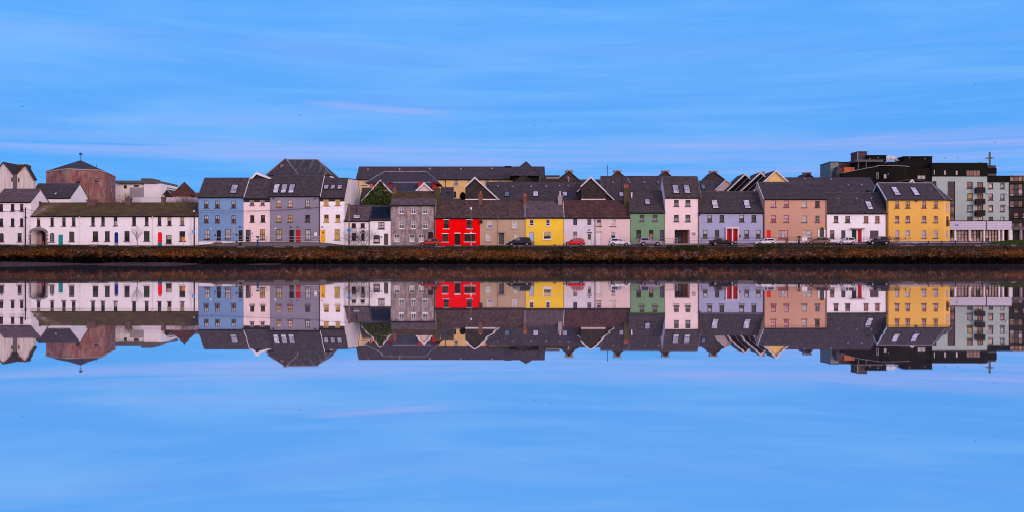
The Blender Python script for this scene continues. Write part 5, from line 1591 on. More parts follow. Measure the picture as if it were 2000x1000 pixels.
WT = [(-400, 480), (0, 480), (200, 480.4), (380, 481.5), (430, 482.2), (640, 482), (700, 481.4), (850, 481.8), (1100, 481.8), (1290, 481.6), (1480, 480.6), (1700, 480.2), (1760, 480), (1900, 480), (2400, 480)]
RH = [(-400, 479.2), (640, 479.2), (1230, 479), (1300, 478), (1500, 476.8), (1700, 475), (1860, 473), (2400, 472)]
YW = -9.0
def zwall(px): return Z(interp(WT, px), YW)
def zhouse(px): return Z(interp(RH, px), 0)
def zroad(px, y):
    t = min(1, max(0, (y - YW) / -YW))
    return zwall(px) + (zhouse(px) - zwall(px)) * t


stations = list(range(-400, 2401, 20))
g = MB()
ysr = [YW + .02, -7, -5, -3, -1.5, 0.3, 4.]
for a, b in zip(stations, stations[1:]):
    for y0, y1 in zip(ysr, ysr[1:]):
        g.poly([(X(a, YW), y0, zroad(a, y0)), (X(b, YW), y0, zroad(b, y0)), (X(b, YW), y1, zroad(b, y1)), (X(a, YW), y1, zroad(a, y1))])
m, nt, b_ = new_mat('quay road')
f = noisef(nt, coords(nt), .6, 6.); f2 = noisef(nt, coords(nt), 6., 4.)
L(nt, mixc(nt, ramp(nt, f2, .3, .7, 0, .5), mixc(nt, ramp(nt, f, .35, .65), (.045, .036, .038), (.085, .068, .07)), (.06, .046, .05)), b_.inputs['Base Color'])
b_.inputs['Roughness'].default_value = .95
b_.inputs['Specular IOR Level'].default_value = 0.
M['road'] = m
tag(g.build('road', M['road']), kind='structure')
# wide ground behind, out to the horizon
g = MB()
xs = [-6000, -2000, -600, -250, -130, 0, 130, 250, 600, 2000, 6000]
ys = [3.9, 40, 120, 400, 1500, 6000]
for x0, x1 in zip(xs, xs[1:]):
    for y0, y1 in zip(ys, ys[1:]):
        g.poly([(x0, y0, 3.0), (x1, y0, 3.0), (x1, y1, 3.0), (x0, y1, 3.0)])
m, nt, b_ = new_mat('town ground')
L(nt, mixc(nt, ramp(nt, noisef(nt, coords(nt), .05, 8.), .4, .6), (.06, .055, .05), (.05, .06, .03)), b_.inputs['Base Color'])
M['ground'] = m
tag(g.build('ground', M['ground']), kind='structure')

# raised footways in front of the houses
def footway(pts, y0, name, mat):
    """pts: (px, top row) at the front edge y0"""
    g = MB()
    for (a, b), (c, d) in zip(pts, pts[1:]):
        xa, xb, za, zb = X(a, y0), X(c, y0), Z(b, y0), Z(d, y0)
        la, lb = zroad(a, y0) - .3, zroad(c, y0) - .3
        g.poly([(xa, y0, la), (xb, y0, lb), (xb, y0, zb), (xa, y0, za)], 0)
        g.poly([(xa, y0, za), (xb, y0, zb), (xb, .25, zb + .02), (xa, .25, za + .02)], 1)
        g.poly([(xa, y0 - .04, za - .12), (xb, y0 - .04, zb - .12), (xb, y0 - .04, zb + .03), (xa, y0 - .04, za + .03)], 1)
        g.poly([(xa, y0 - .04, za + .03), (xb, y0 - .04, zb + .03), (xb, y0 + .3, zb + .03), (xa, y0 + .3, za + .03)], 1)
    return tag(g.build(name, [M[mat], M['pave']]), kind='structure')


M['pave'] = mat_plain('worn paving', (.12, .095, .10), .95, spec=0., var=.25, scale=3)
M['ramp_wall'] = mat_wall('grey ramp wall', (.165, .135, .145), dirt=.4, dirtcol=(.09, .07, .07))
M['ramp_lilac'] = mat_wall('lilac plinth wall', (.36, .29, .36), dirt=.4, dirtcol=(.2, .15, .18))
footway([(384, 479.2), (400, 477.6), (440, 475), (475, 472.6), (560, 472.6), (625, 473.4), (645, 475.4), (672, 479)], -2.2, 'pavement', 'ramp_wall')
footway([(1229, 477.4), (1262, 476.4), (1300, 476), (1363, 476), (1430, 476), (1490, 474.6), (1615, 473.4), (1732, 472), (1860, 471.2), (2100, 471)], -1.9, 'pavement', 'ramp_lilac')

# quay wall: lumpy stone face
def stonemat():
    m, nt, b = new_mat('quay stone')
    tc = N(nt, 'ShaderNodeTexCoord')
    sp = N(nt, 'ShaderNodeSeparateXYZ'); L(nt, tc.outputs['Object'], sp.inputs[0])
    wob = N(nt, 'ShaderNodeTexNoise'); wob.inputs['Scale'].default_value = 1.3
    L(nt, tc.outputs['Object'], wob.inputs['Vector'])
    def lin(s, k, add=None):
        n = N(nt, 'ShaderNodeMath', operation='MULTIPLY_ADD'); L(nt, s, n.inputs[0]); n.inputs[1].default_value = k
        if add is None: n.inputs[2].default_value = 0
        else: L(nt, add, n.inputs[2])
        return n.outputs[0]
    wx = lin(wob.outputs['Fac'], 1.5)
    cb = N(nt, 'ShaderNodeCombineXYZ'); L(nt, lin(sp.outputs[0], 1.55, wx), cb.inputs[0]); L(nt, lin(sp.outputs[2], 2.3, wx), cb.inputs[1])
    vo = N(nt, 'ShaderNodeTexVoronoi', voronoi_dimensions='2D', feature='F1'); vo.inputs['Scale'].default_value = 1.
    ve = N(nt, 'ShaderNodeTexVoronoi', voronoi_dimensions='2D', feature='DISTANCE_TO_EDGE'); ve.inputs['Scale'].default_value = 1.
    L(nt, cb.outputs[0], vo.inputs['Vector']); L(nt, cb.outputs[0], ve.inputs['Vector'])
    sc = N(nt, 'ShaderNodeSeparateColor'); L(nt, vo.outputs['Color'], sc.inputs[0])
    cr = N(nt, 'ShaderNodeValToRGB')
    e = cr.color_ramp.elements
    e[0].position, e[0].color = 0., (.042, .018, .012, 1)
    e[1].position, e[1].color = 1., (.16, .105, .088, 1)
    for p, c in ((.25, (.075, .03, .016)), (.45, (.10, .042, .018)), (.62, (.06, .036, .022)), (.78, (.17, .068, .02)), (.9, (.12, .075, .06))):
        q = e.new(p); q.color = (*c, 1)
    L(nt, sc.outputs[0], cr.inputs[0])
    c = cr.outputs[0]
    # patches along the wall: warm orange, grey pink, mossy
    n1 = noisef(nt, coords(nt, (.09, .09, .35)), 1., 4.)
    c = mixc(nt, ramp(nt, n1, .46, .62, 0, .7), c, (.22, .078, .018), 'MIX')
    n2 = noisef(nt, coords(nt, (.14, .14, .6)), 1., 4.)
    c = mixc(nt, ramp(nt, n2, .56, .7, 0, .6), c, (.105, .075, .075))
    n3 = noisef(nt, coords(nt, (.25, .25, .9)), 1., 5.)
    c = mixc(nt, ramp(nt, n3, .48, .64, 0, .75), c, (.030, .027, .010))
    br = noisef(nt, coords(nt), 3.5, 5., .7)
    dk = mixc(nt, ramp(nt, br, .3, .62), (.12, .11, .11), (1.22, 1.15, 1.1))
    c = mixc(nt, 1., c, dk, 'MULTIPLY')
    # joints
    c = mixc(nt, ramp(nt, ve.outputs['Distance'], .0, .13, .7, 0), c, (.012, .008, .006))
    # top courses: mossy dark under the coping
    c0 = N(nt, 'ShaderNodeMath', operation='ADD'); L(nt, sp.outputs[2], c0.inputs[0])
    # tide line: black weed below about 1.35 m above the water
    wn_ = noisef(nt, coords(nt, (.5, .5, .25)), 1.2, 6., .65)
    tz = N(nt, 'ShaderNodeMath', operation='MULTIPLY_ADD'); L(nt, wn_, tz.inputs[0]); tz.inputs[1].default_value = 1.2
    zsh = N(nt, 'ShaderNodeMath', operation='ADD'); L(nt, sp.outputs[2], zsh.inputs[0])
    sh = N(nt, 'ShaderNodeMath', operation='ADD'); L(nt, ramp(nt, sp.outputs[0], -58, -36, -.42, .06), sh.inputs[0]); L(nt, ramp(nt, sp.outputs[0], 28, 58, 0, -.36), sh.inputs[1])
    sh2 = N(nt, 'ShaderNodeMath', operation='MULTIPLY_ADD'); L(nt, sc.outputs[1], sh2.inputs[0]); sh2.inputs[1].default_value = .6; L(nt, sh.outputs[0], sh2.inputs[2])
    L(nt, sh2.outputs[0], zsh.inputs[1]); L(nt, zsh.outputs[0], tz.inputs[2])
    tzt = N(nt, 'ShaderNodeMath', operation='MULTIPLY_ADD'); L(nt, wn_, tzt.inputs[0]); tzt.inputs[1].default_value = 1.5; L(nt, sp.outputs[2], tzt.inputs[2])
    weed = mixc(nt, ramp(nt, noisef(nt, coords(nt, (1, 1, .5)), 2.2, 6., .75), .5, .72), (.0018, .0018, .0014), (.020, .012, .006))
    c = mixc(nt, ramp(nt, tz.outputs[0], 1.6, 2.25, 1, 0), c, weed)
    top = ramp(nt, tzt.outputs[0], 3.0, 3.5, 0, .8)
    c = mixc(nt, top, c, (.034, .027, .017))
    L(nt, c, b.inputs['Base Color'])
    b.inputs['Roughness'].default_value = .85
    b.inputs['Specular IOR Level'].default_value = .0
    bump(nt, b, ramp(nt, ve.outputs['Distance'], 0, .2), .12, 1.)
    return m


M['stone'] = stonemat()
QW = thing('quay_wall', 'long rough stone quay wall, brown above and black with weed near the water', 'wall', (0, YW, 0))
mb = MB()
xq = [X(-150, YW) + i * .24 for i in range(int((X(2150, YW) - X(-150, YW)) / .24) + 1)]
nz = 16
rows_ = []
for x in xq:
    px = 1000 + x * F / 191
    zt = zwall(px)
    col = []
    for j in range(nz + 1):
        t = j / nz
        z = -.6 + (zt + .6) * t
        d = noise.voronoi(Vector((x * 1.5, z * 2.3, 0)))[0][0]
        y = YW - (.65 * (1 - t)) - .14 * max(0, .55 - d) - .10 * noise.noise(Vector((x * .35, z * .6, 1))) - (.28 if px < 427 else 0) * (1 - max(0, t - .95) * 20)
        if 1138 < px < 1165: y -= .12
        if j == nz: y = YW - .05
        if t > .75 and noise.noise(Vector((x * .5, 7.7, 0))) > .42 and noise.noise(Vector((x * .9, z, 2))) > .05 and j < nz: y += .3
        col.append((x, y, z))
    rows_.append(col)
nv = len(rows_[0])
mb.v = [p for c in rows_ for p in c]
for i in range(len(rows_) - 1):
    for j in range(nz):
        a = i * nv + j
        mb.f.append((a, a + nv, a + nv + 1, a + 1)); mb.m.append(0)
mb.build('stone_face', M['stone'], QW)
mb = MB()
px = -140.
M['coping'] = mat_plain('dark coping stone', (.05, .036, .038), .95, spec=0., var=.4, scale=3)
M['coping_pale'] = mat_plain('pale coping stone', (.14, .10, .10), .95, spec=0., var=.3, scale=3)
while px < 2140:
    w = RND.uniform(9, 22)
    h = RND.uniform(.08, .2)
    if px < 200: h = RND.uniform(.2, .27)
    elif RND.random() < .25: h = .03
    z = zwall(px + w / 2)
    mb.box(X(px, YW), X(px + w - .4, YW), YW - .12 - RND.uniform(0, .06) - (.25 if px < 420 else 0), YW + .5, z - .1, z + h, 1 if RND.random() < .18 else 0)
    px += w
mb.build('coping', [M['coping'], M['coping_pale']], QW)
# raised parapet over the right half
mb = MB()
px = 1479.5
while px < 1633:
    w = min(RND.uniform(5, 10), 1634 - px)
    z0 = zwall(px) - .2
    zt = Z(475.2 + RND.uniform(-.25, .35), YW)
    for k in range(3):
        a, b_ = z0 + (zt - z0) * k / 3, z0 + (zt - z0) * (k + 1) / 3
        sh = RND.uniform(-.6, .6)
        mb.box(X(max(1479.5, px + sh), YW), X(px + w - .25 + sh, YW), YW - .06 - RND.uniform(0, .09), YW + .4, a, b_ - .02)
    px += w
tag(mb.build('parapet_wall', M['stone'], None, (X(1556, YW), YW, 0)), 'low stone parapet standing on the quay wall in front of the tan car', 'wall')

# water: a still, nearly mirror-smooth river
m, nt, b_ = new_mat('river water')
out = nt.nodes['Material Output']
gl = N(nt, 'ShaderNodeBsdfGlossy'); gl.inputs['Color'].default_value = (.95, .95, .965, 1); gl.inputs['Roughness'].default_value = .012
df = N(nt, 'ShaderNodeBsdfDiffuse'); df.inputs['Color'].default_value = (.30, .20, .21, 1)  # mauve diffuse share paints the haze over the reflections
tc = N(nt, 'ShaderNodeTexCoord')
def ripple(sx, sy, amp):
    mp = N(nt, 'ShaderNodeMapping'); mp.inputs['Scale'].default_value = (sx, sy, 1); L(nt, tc.outputs['Object'], mp.inputs[0])
    n = N(nt, 'ShaderNodeTexNoise'); n.inputs['Scale'].default_value = 1.; n.inputs['Detail'].default_value = 3.; L(nt, mp.outputs[0], n.inputs['Vector'])
    s = N(nt, 'ShaderNodeVectorMath', operation='SUBTRACT'); L(nt, n.outputs['Color'], s.inputs[0]); s.inputs[1].default_value = (.5, .5, .5)
    k = N(nt, 'ShaderNodeVectorMath', operation='MULTIPLY'); L(nt, s.outputs[0], k.inputs[0]); k.inputs[1].default_value = (amp * .25, amp, 0)
    return k.outputs[0]
ad = N(nt, 'ShaderNodeVectorMath', operation='ADD'); L(nt, ripple(.16, 2.6, .0030), ad.inputs[0]); L(nt, ripple(.08, .9, .0027), ad.inputs[1])
ad2 = N(nt, 'ShaderNodeVectorMath', operation='ADD'); L(nt, ad.outputs[0], ad2.inputs[0]); ad2.inputs[1].default_value = (0, 0, 1)
nm = N(nt, 'ShaderNodeVectorMath', operation='NORMALIZE'); L(nt, ad2.outputs[0], nm.inputs[0])
L(nt, nm.outputs[0], gl.inputs['Normal'])
mx = N(nt, 'ShaderNodeMixShader'); mx.inputs[0].default_value = .062
L(nt, gl.outputs[0], mx.inputs[1]); L(nt, df.outputs[0], mx.inputs[2]); L(nt, mx.outputs[0], out.inputs['Surface'])
M['water'] = m
g = MB()
for x0, x1 in zip([-3000, -600, 600], [-600, 600, 3000]):
    g.poly([(x0, -2500, 0), (x1, -2500, 0), (x1, -9.3, 0), (x0, -9.3, 0)])
tag(g.build('water', M['water']), kind='structure')

# mud bank uncovered at the foot of the wall, left
m, nt, b_ = new_mat('wet mud')
L(nt, mixc(nt, ramp(nt, noisef(nt, coords(nt, (.6, .6, 1)), 1.5, 6.), .35, .65), (.055, .030, .028), (.115, .066, .06)), b_.inputs['Base Color'])
b_.inputs['Roughness'].default_value = .9
b_.inputs['Specular IOR Level'].default_value = 0.
M['mud'] = m
g = MB()
def mudz(px, y):
    h = 0
    for a, b, hh in ((-200, 150, .47), (205, 285, .33), (265, 362, .36), (160, 240, .16), (505, 532, .16)):
        c, w = (a + b) / 2, (b - a) / 2
        h = max(h, hh * max(0, 1 - ((px - c) / w) ** 2) ** .6)
    t = (y + 24) / 12.
    return h * max(0, 1 - t * t) ** .7 - .05 + .03 * noise.noise(Vector((px * .1, y * .3, 0)))
nx_, ny_ = 150, 18
for i in range(nx_ + 1):
    px = -200 + 740 * i / nx_
    for j in range(ny_ + 1):
        y = -37 + 26 * j / ny_
        g.v.append((X(px, -24), y, mudz(px, y)))
for i in range(nx_):
    for j in range(ny_):
        a = i * (ny_ + 1) + j
        g.f.append((a, a + ny_ + 1, a + ny_ + 2, a + 1)); g.m.append(0)
tag(g.build('mud_bank', M['mud'], smooth=True), kind='structure')
# ------------------------------------------------------------------ parked cars
def paint(name, rgb, rough=.28):
    m, nt, b = new_mat(name)
    b.inputs['Base Color'].default_value = (*rgb, 1)
    b.inputs['Roughness'].default_value = rough
    b.inputs['Specular IOR Level'].default_value = .2
    b.inputs['Coat Weight'].default_value = .15
    b.inputs['Coat Roughness'].default_value = .08
    return m


M['tyre'] = mat_plain('tyre rubber', (.012, .011, .012), .85)
M['rim'] = mat_plain('alloy rim', (.42, .39, .42), .4, .5)
M['carglass'] = mat_glass('car glass', (.016, .015, .017), rough=.05, spec=.2)
M['carglass_l'] = mat_glass('see through car glass', (.13, .13, .12), rough=.08, spec=.3)
M['headlamp'] = mat_plain('headlamp lens', (.6, .56, .58), .15)
M['taillamp'] = mat_plain('tail lamp lens', (.32, .01, .015), .2)
M['plastic'] = mat_plain('black bumper plastic', (.014, .012, .014), .6)
M['plate'] = mat_plain('number plate', (.62, .58, .55), .4)
KINDS = {   # lower outline (x, z) nose at x = 1, then cabin foot and roof
    'hatch': dict(sill=.24, low=[(.0, .30), (.005, .52), (.03, .66), (.06, .95)], belt=[(.10, .97), (.62, .90), (.70, .86)], nose=[(.88, .74), (.96, .62), (.99, .50), (1., .34)], cab=[(.035, .95), (.11, 1.40), (.20, 1.47), (.42, 1.48), (.53, 1.38), (.73, .87)], wheels=(.175, .80), r=.31),
    'mpv': dict(sill=.24, low=[(.0, .32), (.0, .60), (.02, .75), (.035, 1.0)], belt=[(.10, 1.0), (.66, .98), (.74, .93)], nose=[(.90, .80), (.97, .66), (1., .50), (1., .34)], cab=[(.022, 1.0), (.085, 1.52), (.16, 1.60), (.48, 1.60), (.58, 1.50), (.78, .93)], wheels=(.18, .79), r=.32),
    'suv': dict(sill=.30, low=[(.0, .36), (.0, .60), (.02, .78), (.05, 1.06)], belt=[(.10, 1.06), (.64, 1.02), (.70, 1.0)], nose=[(.90, .88), (.97, .76), (1., .58), (.995, .36)], cab=[(.03, 1.05), (.12, 1.48), (.20, 1.57), (.42, 1.57), (.53, 1.46), (.72, 1.0)], wheels=(.19, .79), r=.36),
    'coupe': dict(sill=.22, low=[(.0, .30), (.0, .55), (.01, .80), (.03, .92)], belt=[(.10, .93), (.58, .86), (.66, .84)], nose=[(.86, .78), (.96, .66), (1., .50), (.995, .30)], cab=[(.10, .92), (.28, 1.28), (.36, 1.34), (.46, 1.34), (.53, 1.27), (.67, .84)], wheels=(.19, .81), r=.34),
    'estate': dict(sill=.24, low=[(.0, .32), (.0, .55), (.01, .78), (.02, .95)], belt=[(.10, .95), (.60, .90), (.68, .87)], nose=[(.88, .76), (.96, .64), (1., .50), (.995, .32)], cab=[(.018, .95), (.10, 1.40), (.17, 1.46), (.44, 1.46), (.52, 1.38), (.70, .87)], wheels=(.19, .80), r=.32),
}
CARS = []


def car(px0, px1, face, mat, kind, label, y=-5., htop=None, see=0):
    K_ = KINDS[kind]
    Lc = X(px1, y) - X(px0, y)
    pm_ = (px0 + px1) / 2
    zg_ = zroad(pm_, y)
    H = (Z(htop, y) - zg_) / max(p[1] for p in K_['cab']) if htop else 1.
    root = thing('parked_car', label, 'car', (X(pm_, y), y, zg_), 'cars parked along the quay', math.pi if face == 'L' else 0.)
    W2 = .86
    def P(p): return ((p[0] - .5) * Lc, p[1] * H)
    up = [P(p) for p in K_['low'] + K_['belt'] + K_['nose']]
    sill = K_['sill'] * H
    mb = MB()
    # body shell lofted from outline columns: bottom, bulge, shoulder, top centre
    cols = []
    for x, z in up:
        t = (x / Lc + .5)
        taper = 1 - .16 * max(0, (t - .84) / .16) ** 2 - .10 * max(0, (.10 - t) / .10) ** 2
        cols.append((x, z, W2 * taper))
    rings = []
    for x, z, w in cols:
        zb = min(sill, z - .03)
        zm = zb + (z - zb) * .55
        pr = [(-w * .93, zb), (-w, zm), (-w * .965, z - .04 * H), (-w * .86, z), (0, z + .025), (w * .86, z), (w * .965, z - .04 * H), (w, zm), (w * .93, zb)]
        s = len(mb.v)
        mb.v += [(x, a, b) for a, b in pr]
        rings.append(s)
    for s, e in zip(rings, rings[1:]):
        for k in range(8):
            mb.f.append((s + k, s + k + 1, e + k + 1, e + k)); mb.m.append(0)
        mb.f.append((s + 8, s, e, e + 8)); mb.m.append(1)
    mb.f.append(tuple(range(rings[0], rings[0] + 9))); mb.m.append(0)
    mb.f.append(tuple(range(rings[-1] + 8, rings[-1] - 1, -1))); mb.m.append(0)
    # roof shell
    cab = [P(p) for p in K_['cab']]
    rr = []
    zbelt = cab[0][1]
    zmax = max(c[1] for c in cab)
    for x, z in cab:
        f_ = max(0, min(1, (z - zbelt) / (zmax - zbelt)))
        w = W2 * (.94 - .20 * f_)
        s = len(mb.v)
        mb.v += [(x, -w, z - .02), (x, -w * .8, z + .02), (x, 0, z + .045), (x, w * .8, z + .02), (x, w, z - .02)]
        rr.append(s)
    for s, e in zip(rr, rr[1:]):
        for k in range(4): mb.f.append((s + k, s + k + 1, e + k + 1, e + k)); mb.m.append(0)
    # cabin sides down to the belt
    for sd in (0, 4):
        pts_ = [mb.v[s + sd] for s in rr]
        lowx = [(x, (1 if sd else -1) * W2 * .93, zbelt * .97) for x in [p[0] for p in pts_]]
        for (p, q), (a, b) in zip(zip(pts_, pts_[1:]), zip(lowx, lowx[1:])):
            mb.poly([p, q, b, a], 0)
    # bumpers, sill strips and wheel arches
    rW = K_['r'] * H
    for wx in K_['wheels']:
        cx = (wx - .5) * Lc
        for sgn in (-1, 1):
            n = 16
            for k in range(n):
                a0, a1 = math.pi * k / n, math.pi * (k + 1) / n
                ro = rW * 1.2
                yy = sgn * (W2 + .012)
                mb.poly([(cx, yy, rW), (cx + ro * math.cos(a0), yy, rW + ro * math.sin(a0)), (cx + ro * math.cos(a1), yy, rW + ro * math.sin(a1))], 1)
            mb.poly([(cx - rW * 1.2, sgn * (W2 + .012), sill * .8), (cx + rW * 1.2, sgn * (W2 + .012), sill * .8), (cx + rW * 1.2, sgn * (W2 + .012), rW), (cx - rW * 1.2, sgn * (W2 + .012), rW)], 1)
    mb.box(-Lc * .26, Lc * .26, -W2 - .006, W2 + .006, sill * .85, sill * 1.25, 1)
    body = mb.build('body', [M[mat], M['plastic']], root, local=True)
    for p_ in body.data.polygons: p_.use_smooth = p_.material_index == 0
    b2 = MB()
    b2.box(-Lc * .5 - .03, -Lc * .5 + .12, -W2 * .86, W2 * .86, sill, sill + .2)
    b2.box(Lc * .5 - .16, Lc * .5 + .03, -W2 * .82, W2 * .82, sill, sill + .16)
    b2.build('bumper', M['plastic'], root, local=True)
    # windows
    def side(sgn):
        x0, x1 = cab[0][0], cab[-1][0]
        pr = []
        for (x, z) in cab[1:-1]:
            f_ = (z - zbelt) / (zmax - zbelt)
            pr.append((x, z, f_))
        segs = []
        rear, fr = pr[0], pr[-1]
        zb_ = zbelt + .03
        ztop = zmax - .09
        def xr(z): return x0 + (rear[0] - x0) * (z - zbelt) / (rear[1] - zbelt) + .17
        def xf(z): return x1 + (fr[0] - x1) * (z - cab[-1][1]) / (fr[1] - cab[-1][1]) - .12
        mid = (xr(zb_) * .42 + xf(zb_) * .58)
        def yw(z): return sgn * (W2 * (.94 - .20 * max(0, (z - zbelt) / (zmax - zbelt))) + .012)
        for i_, (a, b, c, d) in enumerate(((xr(zb_), mid - .045, mid - .045, max(xr(ztop), x0 + .3)), (mid + .045, xf(zb_), xf(ztop), mid + .045))):
            gg = MB()
            q = [(a, yw(zb_), zb_), (b, yw(zb_), zb_), (c, yw(ztop), ztop), (d, yw(ztop), ztop)]
            gg.poly(q)
            gg.poly([(x, y_ - sgn * .03, z) for x, y_, z in reversed(q)])
            gg.build('side_window', M['carglass_l'] if see == 3 or (see == 1 and i_ == 1) else M['carglass'], root, local=True)
    side(-1); side(1)
    def screen(i, j, nm):
        a, b = cab[i], cab[j]
        gg = MB()
        ws = []
        for (x, z) in (a, b):
            f_ = max(0, (z - zbelt) / (zmax - zbelt)); ws.append(W2 * (.94 - .20 * f_) * .86)
        dx = .02 if nm == 'windscreen' else -.02
        gg.poly([(a[0] + dx, -ws[0], a[1] + .07), (b[0] + dx, -ws[1], b[1] - .01), (b[0] + dx, ws[1], b[1] + .0), (a[0] + dx, ws[0], a[1] + .07)])
        gg.build(nm, M['carglass'], root, local=True)
    screen(-1, -2, 'windscreen'); screen(0, 1, 'rear_window')
    for wx in K_['wheels']:
        for sgn in (-1, 1):
            cx = (wx - .5) * Lc
            w = MB(); w.disc_y(cx, sgn * (W2 - .06), rW, rW * .6, rW, .105, 20)
            tw = w.build('wheel', M['tyre'], root, local=True)
            h = MB()
            n = 10
            yo = sgn * (W2 + .03)
            h.disc_y(cx, yo - sgn * .02, rW, rW * .48, rW * .66, .02, 20)
            for k in range(5):
                a0 = 2 * math.pi * k / 5 + .3
                for q0, q1 in ((-.22, .22),):
                    h.poly([(cx + rW * .08 * math.cos(a0 - 1), yo, rW + rW * .08 * math.sin(a0 - 1)), (cx + rW * .6 * math.cos(a0 + q0), yo, rW + rW * .6 * math.sin(a0 + q0)), (cx + rW * .6 * math.cos(a0 + q1), yo, rW + rW * .6 * math.sin(a0 + q1)), (cx + rW * .08 * math.cos(a0 + 1), yo, rW + rW * .08 * math.sin(a0 + 1))])
            h.build('rim', M['rim'], tw, local=True)
    for sgn in (-1, 1):
        nz_ = P(K_['nose'][0])
        h = MB(); xa = P(K_['nose'][1])[0]
        zt = P(K_['nose'][1])[1]
        h.prism([(xa - .34, zt + .06), (xa - .02, zt - .05), (xa + .06, zt - .16), (xa - .12, zt - .15)], min(sgn * W2 * .62, sgn * W2 * .985), max(sgn * W2 * .62, sgn * W2 * .985))
        h.build('headlight', M['headlamp'], root, local=True)
        tl = MB(); lo = P(K_['low'][2])
        tl.prism([(lo[0] - .04, lo[1] - .02), (lo[0] + .17, lo[1] + .05), (lo[0] + .14, lo[1] + .28), (lo[0] + .02, lo[1] + .22)], min(sgn * W2 * .66, sgn * W2 * .985), max(sgn * W2 * .66, sgn * W2 * .985))
        tl.build('tail_light', M['taillamp'], root, local=True)
        mr = MB(); xm_ = cab[-1][0] - .42; zm_ = cab[-1][1] + .1
        mr.prism([(xm_ - .05, zm_), (xm_ + .1, zm_ + .02), (xm_ + .09, zm_ + .13), (xm_ - .05, zm_ + .15)], min(sgn * (W2 - .05), sgn * (W2 + .17)), max(sgn * (W2 - .05), sgn * (W2 + .17)))
        mr.build('door_mirror', M[mat] if mat not in ('p_red', 'p_brightred') else M['plastic'], root, local=True)
    pl_ = MB(); pl_.box(-Lc * .5 - .045, -Lc * .5 - .03, -.26, .26, .5 * H, .62 * H); pl_.build('number_plate', M['plate'], root, local=True)
    dl_ = MB()
    for sgn in (-1, 1):
        for xx in (-.02, .20):
            dl_.box(xx * Lc - .008, xx * Lc + .008, sgn * (W2 + .003) - .004, sgn * (W2 + .003) + .004, sill * 1.3, zbelt * .9)
            if xx < .1: dl_.box(xx * Lc + .12, xx * Lc + .32, sgn * (W2 * .975) - .025, sgn * (W2 * .975) + .025, zbelt * .84, zbelt * .88)
        dl_.box(-.28 * Lc, -.18 * Lc, sgn * (W2 * .975) - .025, sgn * (W2 * .975) + .025, zbelt * .84, zbelt * .88)
    dl_.build('door_seam', M['plastic'], root, local=True)
    if kind == 'suv':
        rrr = MB()
        for sgn in (-1, 1): rrr.tube([(cab[1][0], sgn * .58, zmax - .04), (cab[2][0], sgn * .58, zmax + .09), (cab[3][0], sgn * .58, zmax + .09), (cab[4][0], sgn * .58, cab[4][1] + .06)], .025, 6)
        rrr.build('roof_rail', M['rim'], root, local=True)
    if kind == 'coupe':
        sp_ = MB(); sp_.box(-Lc * .5 + .03, -Lc * .5 + .3, -.7, .7, zbelt * 1.04, zbelt * 1.09); sp_.build('spoiler', M[mat], root, local=True)
    return root


M['p_red'] = paint('dull red car paint', (.36, .03, .025))
M['p_black'] = paint('blue black car paint', (.010, .010, .020))
M['p_brightred'] = paint('scarlet car paint', (.72, .012, .02))
M['p_white'] = paint('white car paint', (.74, .70, .74))
M['p_mauve'] = paint('mauve grey car paint', (.30, .24, .30))
M['p_dark'] = paint('black car paint', (.012, .010, .011))
M['p_tan'] = paint('dull bronze car paint', (.20, .12, .095))
M['p_silver'] = paint('silver white car paint', (.66, .60, .64))
M['p_navy'] = paint('dark navy car paint', (.018, .016, .028))
car(817.2, 860.6, 'L', 'p_red', 'hatch', 'dull red hatchback parked in front of the grey cement house', htop=465.8, see=1)
car(988.8, 1038.2, 'L', 'p_black', 'mpv', 'blue black people carrier parked at the beige and yellow houses', htop=463.6, see=1)
car(1100, 1142.4, 'L', 'p_brightred', 'hatch', 'bright red hatchback parked by the pale lilac house', htop=465, see=3)
car(1189, 1231, 'R', 'p_white', 'hatch', 'white hatchback parked by the pink house beside the mauve car', htop=465.2, see=1)
car(1246.8, 1293, 'R', 'p_mauve', 'suv', 'mauve grey crossover car parked in front of the green house', htop=464.4, see=1)
car(1385.4, 1438.4, 'R', 'p_dark', 'coupe', 'low black coupe parked in front of the twin red doors', htop=466, see=1)
car(1473.4, 1515, 'L', 'p_white', 'hatch', 'white car half hidden by the parapet where the lilac and peach houses meet', htop=465.4)
car(1572, 1619.4, 'L', 'p_tan', 'estate', 'dull bronze estate car mostly hidden behind the parapet', htop=464, y=-4.6)
car(1632.8, 1670.4, 'L', 'p_silver', 'hatch', 'small silver white hatchback in front of the canopy doors', htop=463.6)
car(1692.8, 1735.6, 'L', 'p_navy', 'hatch', 'dark navy hatchback parked where the white house meets the ochre building', htop=462, see=1)


# ------------------------------------------------------------------ railings, poles, signs
def railing(label, pts, y, mat, every, group=None, h0=.0, name='railing'):
    """pts: (px, top row, foot row)"""
    mb = MB(); ps = MB()
    P = [(X(a, y), Z(b, y), Z(c, y)) for a, b, c in pts]
    for (x0, t0, f0), (x1, t1, f1) in zip(P, P[1:]):
        mb.tube([(x0, y, t0), (x1, y, t1)], .035, 6)
        mb.tube([(x0, y, t0 * .5 + f0 * .5), (x1, y, t1 * .5 + f1 * .5)], .028, 6)
        n = max(1, round((x1 - x0) / every))
        for k in range(n + 1):
            t = k / n
            ps.tube([(x0 + (x1 - x0) * t, y, f0 + (f1 - f0) * t - .1), (x0 + (x1 - x0) * t, y, t0 + (t1 - t0) * t)], .035, 6)
    r = thing(name, label, 'railing', (P[0][0], y, P[0][2]), group)
    mb.build('rail', M[mat], r); ps.build('post', M[mat], r)
    return r


